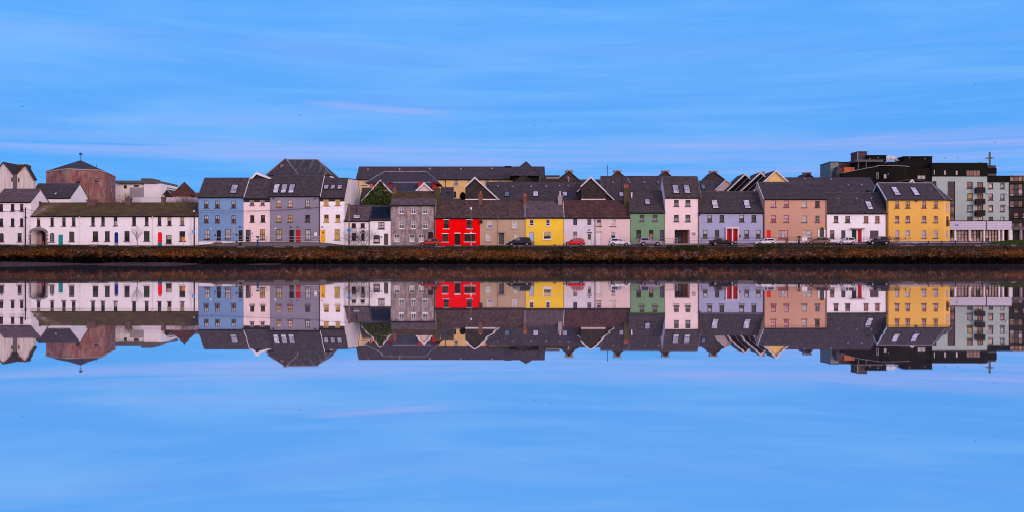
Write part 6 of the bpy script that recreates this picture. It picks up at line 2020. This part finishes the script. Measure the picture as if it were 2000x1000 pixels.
M['rail_white'] = mat_plain('weathered white rail', (.46, .41, .46), .5, .1)
M['rail_grey'] = mat_plain('mauve grey rail', (.22, .15, .17), .5, .2)
M['rail_red'] = mat_plain('rusty red rail', (.30, .05, .05), .6)
railing('pale handrail along the raised path before the blue, pink and grey violet houses', [(387, 466.6, 477), (423, 464, 475.4), (455, 461.4, 473.4), (520, 461.2, 472.6), (625, 462, 473.4)], -2.05, 'rail_white', 3.2)
railing('mauve grey railing along the raised path before the tall pink and lilac houses', [(1232, 466, 476.6), (1317, 466.4, 476)], -1.75, 'rail_grey', 3.8)
railing('mauve grey railing in front of the lilac, peach brown and white houses', [(1347, 464.4, 476), (1417, 463.8, 476)], -1.75, 'rail_grey', 2.4)
railing('mauve grey railing crossing in front of the peach brown house', [(1442, 463.6, 475.4), (1490, 463.4, 474.6), (1614, 463.2, 473.6), (1662, 463, 473)], -1.75, 'rail_grey', 3.4)
railing('thin brown railing before the white and ochre buildings at the right', [(1686, 463.2, 472.6), (1732, 463.2, 472), (1775, 463.4, 471.8)], -1.75, 'rail_grey', 2.6)
railing('short rusty red railing section beside the dark green post', [(1555.4, 464.4, 475.4), (1568, 464.2, 475)], -3.2, 'rail_red', 1.1)

M['pole_wood'] = mat_plain('tarred pole', (.055, .028, .026), .85, var=.3)
M['pole_grey'] = mat_plain('weathered pole', (.20, .135, .10), .85, var=.3)
M['sign_blue'] = mat_plain('blue sign face', (.02, .22, .55), .5)
M['sign_orange'] = mat_plain('orange sign face', (.80, .27, .02), .5)
M['sign_yellow'] = mat_plain('yellow sign face', (.82, .42, .03), .5)
M['sign_white'] = mat_plain('white sign face', (.72, .66, .68), .5)
M['sign_red'] = mat_plain('red sign face', (.62, .04, .02), .5)


def pole(label, px, py0, py1, y, mat, r0=.15, r1=.1, name='utility_pole', cat='pole'):
    x = X(px, y)
    zb_, zt_ = Z(py1, y) - .2, Z(py0, y)
    root = thing(name, label, cat, (x, y, zb_))
    g = MB(); g.tube([(x, y, zb_), (x, y, (zb_ + zt_) / 2), (x, y, zt_)], [r0, (r0 + r1) / 2, r1], 10)
    g.build('shaft', M[mat], root)
    return root, x, zb_, zt_


YP = -1.2
r, x, zb_, zt_ = pole('tarred wooden pole with a round box in front of the far left house', 49.6, 404.8, 479.6, YP, 'pole_wood')
g = MB(); g.lathe(x + .12, YP - .15, [(0, Z(426.4, YP)), (.2, Z(426, YP)), (.22, Z(423.6, YP)), (0, Z(423, YP))], 10); g.build('junction_box', M['gutter'], r)
p1t = (x, YP, zt_)
r, x, zb_, zt_ = pole('dark wooden pole with a blue sign at the right end of the white terrace', 379.4, 409, 479.6, YP, 'pole_wood')
g = MB(); g.box(x - .36, x + .18, YP - .2, YP - .15, Z(455.6, YP), Z(449.8, YP)); s = g.build('blue_sign', M['sign_blue'], r)
g = MB(); g.box(x - .25, x + .02, YP - .212, YP - .203, Z(454, YP), Z(453.2, YP)); g.box(x - .2, x + .0, YP - .212, YP - .203, Z(452.3, YP), Z(451.5, YP)); g.build('sign_mark', M['sign_white'], s)
g = MB(); g.tube([(x - .08, YP - .2, Z(459, YP)), (x - .08, YP - .15, Z(459, YP))], .17, 14); s = g.build('round_sign', M['sign_red'], r)
g = MB(); g.tube([(x - .08, YP - .205, Z(459, YP)), (x - .08, YP - .202, Z(459, YP))], .09, 12); g.build('sign_mark', M['sign_white'], s)
g = MB(); g.box(x - .18, x + .12, YP - .18, YP - .1, Z(413.4, YP), Z(411, YP)); g.build('junction_box', M['sign_white'], r)
g = MB(); g.tube([(x - .4, YP, zt_ - .12), (x + .4, YP, zt_ - .12)], .05, 6); g.build('cross_arm', M['pole_wood'], r)
p2t = (x, YP, zt_)
r, x, zb_, zt_ = pole('pale brown wooden pole with a blue pointed sign beside the bare shrubs', 681.8, 396.6, 479.6, YP, 'pole_grey')
g = MB()
zc = Z(450.4, YP)
g.prism([(x - .38, zc + .30), (x + .38, zc + .30), (x + .38, zc - .02), (x + .1, zc - .32), (x - .1, zc - .32), (x - .38, zc - .02)], YP - .2, YP - .15)
g.build('blue_sign', M['sign_blue'], r)
g = MB(); g.tube([(x - .3, YP, zt_ - .3), (x + .3, YP, zt_ - .3)], .045, 6); g.build('cross_arm', M['pole_wood'], r)
p3t = (x, YP, zt_)
# lamp post at the red house
yl_ = -2.4
r, x, zb_, zt_ = pole('slim grey lamp post with a white lantern in front of the red house', 920, 409.6, 480.4, yl_, 'pole_grey', .07, .05, 'street_lamp', 'street lamp')
g = MB(); g.lathe(x, yl_, [(.05, zt_), (.16, zt_ + .08), (.19, zt_ + .32), (.12, zt_ + .42), (0, zt_ + .46)], 12); g.build('lantern', M['trim_white'], r)
g = MB(); g.box(x - .18, x + .18, yl_ - .16, yl_ - .1, Z(456.2, yl_), Z(453.4, yl_)); g.build('small_sign', M['sign_white'], r)
g = MB(); g.tube([(x, yl_, zb_ + .1), (x, yl_, zb_ + 1.1)], .11, 8); g.build('base', M['metal_grey'], r)


def sign(label, px, top, sgn_bot, foot, y, half, face, name='road_sign', mark=None, double=False, postmat='rail_white'):
    x = X(px, y)
    root = thing(name, label, 'sign', (x, y, Z(foot, y)))
    g = MB(); g.tube([(x, y, Z(foot, y) - .1), (x, y, Z(top, y) - .05)], .04, 6); g.build('post', M[postmat], root)
    for k, dx in enumerate((0,) if not double else (-half - .05, half + .05)):
        g = MB(); g.box(x + dx - half, x + dx + half, y - .075, y - .045, Z(sgn_bot, y), Z(top, y))
        s = g.build('panel', M[face], root)
        if mark:
            g = MB(); zc = (Z(sgn_bot, y) + Z(top, y)) / 2; g.box(x + dx - half * .6, x + dx + half * .6, y - .086, y - .078, zc - .1, zc - .04); g.box(x + dx - half * .5, x + dx + half * .5, y - .086, y - .078, zc + .05, zc + .1); g.build('sign_mark', M[mark], s)
    return root


YS = -8.2
sign('square orange sign on a thin post before the white terrace', 358.2, 463.8, 470.2, 481, YS, .29, 'sign_orange', mark='fr_brown')
sign('small yellow sign on a white post at the nose of the bright red hatchback', 1104.8, 464, 468.4, 482.4, YS, .2, 'sign_yellow')
sign('pair of white notice panels on one post in front of the peach brown house', 1571.4, 463.2, 470, 480.6, YS, .2, 'sign_white', double=True, name='notice_sign')
sign('yellow square sign on a pale post before the ochre corner building', 1773.2, 462.4, 467.4, 480, YS, .26, 'sign_yellow', mark='fr_brown')
# deep blue parking machine
x = X(503.2, -7.6)
r = thing('pay_machine', 'tall deep blue pay post with a flat cap in front of the narrow pink house', 'machine', (x, -7.6, zroad(503, -7.6)))
g = MB(); zb_ = zroad(503, -7.6); g.tube([(x, -7.6, zb_ - .05), (x, -7.6, Z(463.4, -7.6))], .17, 10); g.build('post', mat_plain('deep blue post', (.012, .04, .18), .5), r)
g = MB(); g.box(x - .26, x + .26, -7.8, -7.4, Z(463.4, -7.6), Z(461.4, -7.6)); g.build('cap', M['gutter'], r)
g = MB(); g.box(x - .09, x + .09, -7.785, -7.755, Z(467.6, -7.6), Z(465.4, -7.6)); g.build('label_plate', M['sign_white'], r)
# green post with dark cap, brown stub, stone block, red bollard
x = X(1560.6, -4)
r = thing('litter_post', 'dark green post with a flat dark cap standing before the peach brown house', 'post', (x, -4, zroad(1560, -4)))
g = MB(); zb_ = zroad(1560, -4); g.lathe(x, -4, [(.2, zb_), (.2, zb_ + .5), (.13, zb_ + .8), (.12, Z(463, -4))], 10); g.build('post', mat_plain('bottle green post', (.012, .04, .028), .5), r)
g = MB(); g.box(x - .24, x + .24, -4.2, -3.8, Z(463, -4), Z(461, -4)); g.build('cap', M['gutter'], r)
x = X(1536.8, -3.6); zb_ = zroad(1537, -3.6)
g = MB(); g.box(x - .2, x + .2, -3.8, -3.4, zb_ - .1, Z(467.4, -3.6)); g.box(x - .24, x + .24, -3.84, -3.36, Z(467.4, -3.6), Z(466.4, -3.6))
tag(g.build('stub_pillar', M['wood'], None, (x, -3.6, zb_)), 'short square brown pillar by the red framed ground floor window', 'post')
x = X(1083.6, -7.8); zb_ = zroad(1083, -7.8)
g = MB(); g.prism([(x - .24, zb_ - .05), (x + .24, zb_ - .05), (x + .2, zb_ + .28), (x - .2, zb_ + .28)], -8., -7.6); g.box(x - .24, x + .24, -8.04, -7.56, zb_ + .28, zb_ + .40)
tag(g.build('mooring_stone', M['wood'], None, (x, -7.8, zb_)), 'small brown mooring block on the quay edge before the yellow house', 'mooring block')
x = X(84.4, -.9); zb_ = zroad(84, -.9)
g = MB(); g.lathe(x, -.9, [(.12, zb_), (.1, zb_ + .1), (.08, zb_ + .6), (.09, zb_ + .62), (.05, zb_ + .78), (0, zb_ + .8)], 10)
tag(g.build('bollard', M['sign_red'], None, (x, -.9, zb_)), 'small red bollard standing in the mouth of the arched passage', 'bollard')
# leaning old timber posts at the right end of the quay
for k, (p, tilt, h, lab) in enumerate(((1812.6, .45, 470.8, 'leaning brown timber post, leftmost of the five on the quay edge'), (1839.2, .25, 470.2, 'slightly leaning timber post, second from the left of the five'),
                                       (1866.2, .0, 469.4, 'upright slim timber post, the middle one of the five'), (1893.6, -.12, 469.6, 'thick brown timber post, fourth from the left of the five'), (1918.4, .4, 468.8, 'leaning timber post nearest the green lawn'))):
    yq = -7.9
    x = X(p, yq); zb_ = zroad(p, yq) - .05; zt_ = Z(h, yq)
    g = MB(); g.tube([(x - tilt * .5, yq, zb_), (x, yq, (zb_ + zt_) / 2), (x + tilt * .3, yq, zt_)], [.15, .14, .11], 8)
    tag(g.build('mooring_post', M['pole_wood'] if k != 3 else M['wood'], None, (x, yq, zb_)), lab, 'post', 'old timber posts at the right end of the quay')
g = MB()
yq = -7.4
for a, b in ((1800, 1960),):
    for q in (474.6,): g.box(X(a, yq), X(b, yq), yq, yq + .3, zroad(a, yq) - .1, Z(q, yq) - .22)
tag(g.build('kerb', M['coping_pale'], None, (X(1880, yq), yq, zroad(1880, yq))), kind='structure')

# overhead cables
def cable(label, pts, r=.028):
    g = MB()
    path = []
    for (a, b, sag) in pts:
        a, b = Vector(a), Vector(b)
        for k in range(13):
            t = k / 12
            p = a.lerp(b, t); p.z -= sag * 4 * t * (1 - t)
            if not path or (p - path[-1]).length > 1e-3: path.append(p)
    g.tube(path, r, 5)
    o = g.build('overhead_cable', M['gutter'], None, tuple(path[0]))
    return tag(o, label, 'cable')


eb = (X(157, -.3), -.3, Z(421.4, -.3))
cable('thick dark cable sagging from the far left pole out of the frame', [((p1t[0], YP, Z(409, YP)), (X(-60, YP), YP, Z(416, YP)), .15)], .045)
cable('thin cable falling from the far left pole to the terrace eaves', [((p1t[0], YP, Z(408, YP)), eb, .35)])
cable('cable rising from the terrace gutter to the pole beside the blue house', [((X(299, -.4), -.4, Z(420, -.4)), (p2t[0], YP, Z(411, YP)), .12)], .035)
cable('long cable looping across the blue, pink and grey violet houses', [((p2t[0], YP, Z(410.4, YP)), (p3t[0], YP, Z(399, YP)), .55)])
cable('lower long cable crossing the blue and grey violet fronts', [((p2t[0], YP, Z(414.6, YP)), (X(624, -.2), -.2, Z(405.6, -.2)), .25)], .022)
cable('cable from the pale brown pole to the cement house', [((p3t[0], YP, Z(399.4, YP)), (X(764, -.1), -.1, Z(403.4, -.1)), .25)])

# ------------------------------------------------------------------ plants and birds
M['bark'] = mat_plain('bare bark', (.075, .04, .035), .85, var=.3)
M['bark_dark'] = mat_plain('dark bare bark', (.05, .028, .03), .85, var=.3)
M['bark_red'] = mat_plain('red brown twigs', (.14, .055, .035), .85, var=.3)


def bare(name, label, cat, px, foot, top, spread, y, mat, seed, stems=1, r0=.07, levels=4, group=None, lift=.0, base=None):
    rr = random.Random(seed)
    x, zb_ = X(px, y), (base if base is not None else Z(foot, y)) - .05
    H = Z(top, y) - zb_
    W = spread / F * (y - CAMY)
    root = thing(name, label, cat, (x, y, zb_), group)
    tk, tw = MB(), MB()
    def grow(p, d, ln, r, lv):
        steps = 4
        path, rs = [p], [r]
        for i in range(steps):
            d = (d + Vector((rr.uniform(-.16, .16), rr.uniform(-.16, .16), rr.uniform(-.05, .12)))).normalized()
            p = p + d * ln / steps
            path.append(p); rs.append(max(.008, r * (1 - .45 * (i + 1) / steps)))
            if lv > 0 and i >= 1:
                for _ in range(2 if lv > 1 else 1):
                    a = rr.uniform(.4, .95) * rr.choice((-1, 1))
                    nd = Vector((d.x * math.cos(a) + d.z * math.sin(a), d.y + rr.uniform(-.5, .5), d.z * math.cos(a) - d.x * math.sin(a)))
                    nd.z = max(nd.z, .05) + .1
                    grow(p, nd.normalized(), ln * rr.uniform(.5, .72), rs[-1] * .62, lv - 1)
        (tk if lv >= levels - 1 else tw).tube(path, rs, 5 if lv > 1 else 4)
    for s in range(stems):
        a = 0 if stems == 1 else -1 + 2 * (s + .5) / stems
        d = Vector((a * W / H * 1.1, rr.uniform(-.25, .25), 1)).normalized()
        grow(Vector((x + a * W * .18, y + rr.uniform(-.2, .2), zb_)), d, H * rr.uniform(.5, .62) if stems == 1 else H * rr.uniform(.45, .62), r0, levels)
    tk.build('trunk' if stems == 1 else 'stem', M[mat], root)
    if tw.v: tw.build('twigs', M[mat], root)
    return root


bare('bare_tree', 'small leafless tree before the white terrace between two windows', 'tree', 269.6, 480.4, 443, 22, -2.5, 'bark', 4, levels=3, r0=.075)
bare('bare_shrub', 'wide leafless shrub at the left front of the small old cottage', 'shrub', 692, 479.8, 444, 26, -1.6, 'bark_dark', 8, stems=7, r0=.03, levels=2)
bare('bare_shrub', 'tall leafless shrub at the right front of the small old cottage', 'shrub', 710, 479.8, 440, 24, -1.7, 'bark_dark', 15, stems=7, r0=.03, levels=2)
bare('bare_shrub', 'low leafless reddish shrub at the corner of the ochre building', 'shrub', 1742, 476, 459, 26, -2.6, 'bark_red', 21, stems=7, r0=.03, levels=2)
for k, (p, t_, s, lab) in enumerate(((240, 384, 10, 'reddish leafless shrub left of the middle stack on the mossy ridge'), (252, 385, 12, 'reddish leafless shrub behind the middle stack on the mossy ridge'),
                                    (338, 388, 10, 'thin leafless shrub before the rusty pyramid roof, left one'), (362, 378, 18, 'leafless reddish shrub in the middle of the rusty pyramid roof'), (378, 384, 12, 'leafless reddish shrub at the right of the rusty pyramid roof'))):
    bare('yard_shrub', lab, 'shrub', p, 402, t_, s, 11.2, 'bark_red', 40 + k, stems=4, r0=.04, levels=3, base=8.)


def leafy(name, label, cat, px, py, w, h, y, mats, seed, n, group=None, base=3., leaf=.16, dep=.8):
    rr = random.Random(seed)
    x = X(px, y)
    W, H = w / F * (y - CAMY), h / F * (y - CAMY)
    zc = Z(py, y)
    root = thing(name, label, cat, (x, y, min(base, zc - H)), group)
    g = MB(); g.tube([(x, y, min(base, zc - H)), (x + .05, y, zc - H * .3), (x, y, zc + H * .4)], [.06, .05, .02], 6); g.build('stem', M['bark'], root)
    f_ = MB()
    for i in range(n):
        v = Vector((rr.gauss(0, 1), rr.gauss(0, 1), rr.gauss(0, 1))).normalized() * rr.random() ** .4
        q = 1 + .35 * noise.noise(v * 2.2 + Vector((seed, 0, 0)))
        c = Vector((x + v.x * W * q, y + v.y * dep * q, zc + v.z * H * q))
        s = leaf * rr.uniform(.6, 1.3)
        u1 = Vector((rr.uniform(-1, 1), rr.uniform(-1, 1), rr.uniform(-1, 1))).normalized() * s
        v1 = u1.cross(Vector((rr.uniform(-1, 1), rr.uniform(-1, 1), rr.uniform(-1, 1)))).normalized() * s * .7
        f_.poly([c - u1, c + v1, c + u1, c - v1], rr.randrange(len(mats)))
    f_.build('foliage', [M[m_] for m_ in mats], root)
    return root


M['leaf_dark'] = mat_plain('dark leaf', (.018, .022, .012), .6, var=.4)
M['leaf_brown'] = mat_plain('bronze leaf', (.05, .025, .018), .6, var=.4)
M['leaf_green'] = mat_plain('green leaf', (.04, .075, .018), .6, var=.4)
leafy('dark_bush', 'dark rounded bush before the straw yellow wall behind the red house', 'bush', 903.6, 382.6, 5.6, 7, 19, ['leaf_dark', 'leaf_brown'], 3, 900)
leafy('potted_plant', 'small dark green plant on the ramp below the two blue house doors', 'plant', 469.4, 476.4, 2.8, 2.6, -3.0, ['leaf_dark', 'leaf_green'], 6, 260, base=3.3, leaf=.09, dep=.25)
leafy('potted_plant', 'small clipped plant beside the second dark door of the blue house', 'plant', 462, 471.6, 1.8, 1.9, -1.2, ['leaf_dark', 'leaf_brown'], 7, 160, base=4.0, leaf=.07, dep=.2)

# grass: tufts hanging over the wall top, lawn at the far right
gb = random.Random(77)
g = MB()
def blades(px0, px1, n, y0, y1, zf, hgt, droop, mats=(0, 1, 2)):
    for i in range(n):
        px = gb.uniform(px0, px1); y = gb.uniform(y0, y1)
        if noise.noise(Vector((px * .09, 0, 5))) < -.25: continue
        x, z = X(px, y), zf(px, y)
        h = hgt * gb.uniform(.5, 1.2)
        dx, dy = gb.uniform(-.12, .12), -droop * gb.uniform(.3, 1.2)
        w = gb.uniform(.02, .045)
        zt_ = z + h * (1 if gb.random() > droop * 1.6 else -.9)
        g.poly([(x - w, y, z), (x + w, y, z), (x + dx, y + dy, zt_)], gb.choice(mats))
for a, b, n in ((938, 1012, 3600), (1302, 1362, 3200), (1368, 1376, 300), (380, 424, 2400), (60, 130, 1800), (640, 720, 1600), (1480, 1530, 600), (1700, 1735, 700), (1100, 1230, 900)):
    blades(a, b, n, YW - .25, YW + .1, lambda p, y: zwall(p) + gb.uniform(-.42, .06), .26, .32)
def lawnz(p, y):
    return zroad(p, y) + .45 * min(1, max(0, (p - 1934) / 40)) * min(1, (y + 8.) / 3 + .15)
blades(1937, 2060, 15000, -7.6, -3.0, lawnz, .2, .05, (1, 3, 3))
M['grass_a'] = mat_plain('dull grass', (.020, .026, .006), .7, var=.4)
M['grass_b'] = mat_plain('fresh grass', (.034, .052, .009), .7, var=.4)
M['grass_d'] = mat_plain('lawn grass', (.042, .072, .014), .7, var=.35)
M['grass_c'] = mat_plain('dry grass', (.05, .036, .014), .8, var=.4)
tag(g.build('grass', [M['grass_a'], M['grass_b'], M['grass_c'], M['grass_d']]), 'grass tufts on the quay edge and the lawn at its right end', 'grass', kind='stuff')
g = MB()
for i in range(26):
    for j in range(6):
        def q(i_, j_):
            p = 1925 + i_ * 6; y = -7.7 + j_ * .95
            return (X(p, -5), y, lawnz(p, y) - .02)
        g.poly([q(i, j), q(i + 1, j), q(i + 1, j + 1), q(i, j + 1)])
tag(g.build('lawn_ground', M['grass_d'], smooth=True), kind='structure')


def gull(label, px, py, y, span, mat, yaw, flap, group='gulls in the sky'):
    g = MB()
    s = span
    body = [(-.30, .02), (-.18, .055), (0, .07), (.14, .06), (.22, .045), (.27, .05), (.32, .03), (.37, .008)]
    rings = []
    for a, r in body:
        st = len(g.v)
        for k in range(8):
            t = 2 * math.pi * k / 8
            g.v.append((a * s, r * s * math.cos(t), r * s * math.sin(t)))
        rings.append(st)
    for a, b in zip(rings, rings[1:]):
        for k in range(8): g.f.append((a + k, a + (k + 1) % 8, b + (k + 1) % 8, b + k)); g.m.append(0)
    for sg in (-1, 1):
        pr = [(0, .05, .0), (.05, .28, flap * .7), (-.06, .52, flap * .45)]
        ch = [.20, .15, .03]
        th = .016
        for (p, c0), (q, c1) in zip(zip(pr, ch), zip(pr[1:], ch[1:])):
            A = [(p[0] + c0 / 2, sg * p[1], p[2]), (q[0] + c1 / 2, sg * q[1], q[2]), (q[0] - c1 / 2, sg * q[1], q[2]), (p[0] - c0 / 2, sg * p[1], p[2])]
            top = [(x * s, y_ * s, (z + th) * s) for x, y_, z in A]; bot = [(x * s, y_ * s, (z - th) * s) for x, y_, z in A]
            g.poly(top); g.poly(bot[::-1])
            for k in range(4): g.poly([bot[k], bot[(k + 1) % 4], top[(k + 1) % 4], top[k]])
    g.poly([(-.28 * s, -.03 * s, .01 * s), (-.28 * s, .03 * s, .01 * s), (-.42 * s, .07 * s, .0), (-.42 * s, -.07 * s, .0)])
    c, sn = math.cos(yaw), math.sin(yaw)
    g.v = [(x * c - y_ * sn, x * sn + y_ * c, z) for x, y_, z in g.v]
    o = g.build('gull', M[mat], None, local=True)
    o.location = (X(px, y), y, Z(py, y))
    return tag(o, label, 'bird', group)


M['gull_dark'] = mat_plain('grey gull feathers', (.17, .20, .29), .8)
M['gull_white'] = mat_plain('white gull feathers', (.78, .74, .78), .8)
gull('distant gull far to the left above the cream warehouse', 43.6, 208, 120, .95, 'gull_dark', .4, .3)
gull('distant gull high above the big hipped roof', 587, 225, 120, 1., 'gull_dark', .1, .25)
gull('distant gull above the yellow house, left one of a pair', 1045, 245, 120, .7, 'gull_dark', 2.7, .35)
gull('distant gull above the yellow house, right one of a pair', 1075, 238, 120, .8, 'gull_dark', .5, .2)
gull('highest distant gull at the far right of the sky', 1905.6, 163, 120, .8, 'gull_dark', .3, .3)
gull('tiny gull just above the black attic, left of the cross mast', 1846.4, 309.2, 60, .75, 'gull_dark', .2, .3)
gull('tiny gull close left of the cross mast', 1871, 308.8, 60, .7, 'gull_dark', 2.5, .3)
gull('tiny gull above and right of the cross mast', 1943, 279, 60, .75, 'gull_dark', .6, .3)
gull('white gull flying low over the quay edge before the ochre building', 1788.6, 475, -11, 1.15, 'gull_white', 1.1, .25, 'gulls over the quay')
gull('dark gull passing in front of the lilac fascia', 1868.4, 440.6, -4, 1.2, 'gull_dark', .3, .3, 'gulls over the quay')
gull('white gull standing low over the mud bank', 44, 514, -22, .7, 'gull_white', .3, .1, 'gulls over the quay')

# ------------------------------------------------------------------ sky, sun, camera
SUN_EL, SUN_AZ = math.radians(16), math.radians(38)      # low, behind the camera and to its right
w = bpy.data.worlds.new('World')
scene.world = w
w.use_nodes = True
nt = w.node_tree
bg = nt.nodes['Background']
tc = N(nt, 'ShaderNodeTexCoord')
sky = N(nt, 'ShaderNodeTexSky', sky_type='NISHITA')
sky.sun_disc = False
sky.sun_elevation = SUN_EL
sky.sun_rotation = math.pi - SUN_AZ
sky.altitude = 0
sp = N(nt, 'ShaderNodeSeparateXYZ'); L(nt, tc.outputs['Generated'], sp.inputs[0])
def mth(op, a, b=None, c=None):
    n = N(nt, 'ShaderNodeMath', operation=op)
    for i, s in enumerate((a, b, c)):
        if s is None: continue
        if hasattr(s, 'is_linked'): L(nt, s, n.inputs[i])
        else: n.inputs[i].default_value = s
    return n.outputs[0]
zz = mth('ABSOLUTE', sp.outputs[2])
# clear-sky gradient measured by elevation (sine)
cr = N(nt, 'ShaderNodeValToRGB')
e = cr.color_ramp.elements
e[0].position, e[0].color = 0., (.075, .36, .90, 1)
e[1].position, e[1].color = 1., (.06, .22, .70, 1)
for p, c in ((.08, (.066, .365, .92)), (.115, (.084, .37, .925)), (.16, (.092, .375, .935)), (.21, (.098, .388, .95)), (.3, (.088, .35, .92)), (.6, (.07, .27, .80))):
    q = e.new(p); q.color = (*c, 1)
L(nt, zz, cr.inputs[0])
base = cr.outputs[0]
# thin cirrus: long horizontal wisps
def cloud(sx, sz, scale, detail, lo, hi, dist=.6, off=0):
    cb = N(nt, 'ShaderNodeCombineXYZ')
    az = mth('ARCTAN2', sp.outputs[0], sp.outputs[1])
    # slight tilt of the streaks
    L(nt, mth('MULTIPLY', az, sx), cb.inputs[0]); L(nt, mth('ADD', mth('MULTIPLY', zz, sz), mth('MULTIPLY', az, sx * .06)), cb.inputs[1]); cb.inputs[2].default_value = off
    n = N(nt, 'ShaderNodeTexNoise'); n.inputs['Scale'].default_value = scale; n.inputs['Detail'].default_value = detail; n.inputs['Roughness'].default_value = .55; n.inputs['Distortion'].default_value = dist
    L(nt, cb.outputs[0], n.inputs['Vector'])
    return ramp(nt, n.outputs['Fac'], lo, hi)
c1 = cloud(1.6, 17, 1., 7., .47, .66, dist=.9)
base = mixc(nt, mth('MULTIPLY', c1, .62), base, (.175, .475, .97))
c2 = cloud(2.2, 34, 1., 6., .54, .72, off=4.)
base = mixc(nt, mth('MULTIPLY', c2, .26), base, (.30, .43, .93))
c4 = cloud(3.6, 42, 1., 9., .44, .70, dist=1.2, off=17.)
base = mixc(nt, mth('MULTIPLY', c4, .6), base, (.165, .46, .97))
c5 = cloud(7., 90, 1., 9., .48, .72, dist=1.5, off=23.)
base = mixc(nt, mth('MULTIPLY', mth('MULTIPLY', c5, c1), .5), base, (.22, .48, .97))
# the pink lavender band low over the roofs
azm = mth('ARCTAN2', sp.outputs[0], sp.outputs[1])
zb2 = mth('ADD', zz, mth('MULTIPLY', azm, .026))
band = mth('MULTIPLY', ramp(nt, zb2, .0795, .0865), ramp(nt, mth('ADD', zz, mth('MULTIPLY', azm, -.004)), .104, .116, 1, 0))
c3 = cloud(2.2, 95, 1., 7., .38, .64, dist=1.1, off=9.)
base = mixc(nt, mth('MULTIPLY', mth('MULTIPLY', band, c3), .75), base, (.33, .43, .92))
# two short pink wisps
for azc, azw, zc, tilt, am in ((-.122, .075, .1392, -.062, .42), (.14, .035, .1312, -.02, .12)):
    da = mth('SUBTRACT', azm, azc)
    m1 = ramp(nt, mth('ABSOLUTE', da), azw * .5, azw, 1, 0)
    dz = mth('ABSOLUTE', mth('SUBTRACT', mth('SUBTRACT', zz, zc), mth('MULTIPLY', da, tilt)))
    m2 = ramp(nt, mth('ADD', dz, mth('MULTIPLY', c3, -.0022)), .0002, .0034, 1, 0)
    base = mixc(nt, mth('MULTIPLY', mth('MULTIPLY', m1, m2), am), base, (.38, .44, .90))
# dawn-like glow added to the unseen sky behind the camera, lights the facades
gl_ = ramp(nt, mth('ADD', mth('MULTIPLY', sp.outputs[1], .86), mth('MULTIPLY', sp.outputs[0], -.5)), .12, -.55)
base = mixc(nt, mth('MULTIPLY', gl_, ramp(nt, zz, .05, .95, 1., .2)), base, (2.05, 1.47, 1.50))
# the physical sky adds its own faint gradient (strength about 0.05 of the whole)
add = N(nt, 'ShaderNodeMix', data_type='RGBA', blend_type='ADD'); add.inputs[0].default_value = .006
L(nt, base, add.inputs[6]); L(nt, sky.outputs[0], add.inputs[7])
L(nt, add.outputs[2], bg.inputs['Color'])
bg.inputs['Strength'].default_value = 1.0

sl_ = bpy.data.lights.new('sun', 'SUN')
sl_.energy = .9
sl_.angle = math.radians(12)
sl_.color = (1., .80, .70)
so = bpy.data.objects.new('sun', sl_)
COL.objects.link(so)
d = Vector((math.sin(SUN_AZ) * math.cos(SUN_EL), -math.cos(SUN_AZ) * math.cos(SUN_EL), math.sin(SUN_EL)))
so.rotation_euler = d.to_track_quat('Z', 'Y').to_euler()
so.location = d * 300

cam = bpy.data.cameras.new('camera')
cam.sensor_width = 36
cam.lens = F / 2000 * 36
cam.shift_y = (HOR - 500) / 2000
cam.clip_start = .1
cam.clip_end = 20000
co = bpy.data.objects.new('camera', cam)
COL.objects.link(co)
co.location = (0, CAMY, CZ)
co.rotation_euler = (math.radians(90), 0, 0)
scene.camera = co
scene.render.engine = 'CYCLES'
scene.cycles.filter_width = 1.05
scene.view_settings.view_transform = 'Standard'
scene.view_settings.look = 'None'
scene.view_settings.exposure = 0
scene.view_settings.gamma = 1
scene.cycles.use_denoising = True
scene.cycles.denoising_prefilter = 'ACCURATE'
scene.cycles.denoising_input_passes = 'RGB_ALBEDO_NORMAL'
scene.cycles.max_bounces = 6
scene.cycles.glossy_bounces = 3
scene.cycles.diffuse_bounces = 3
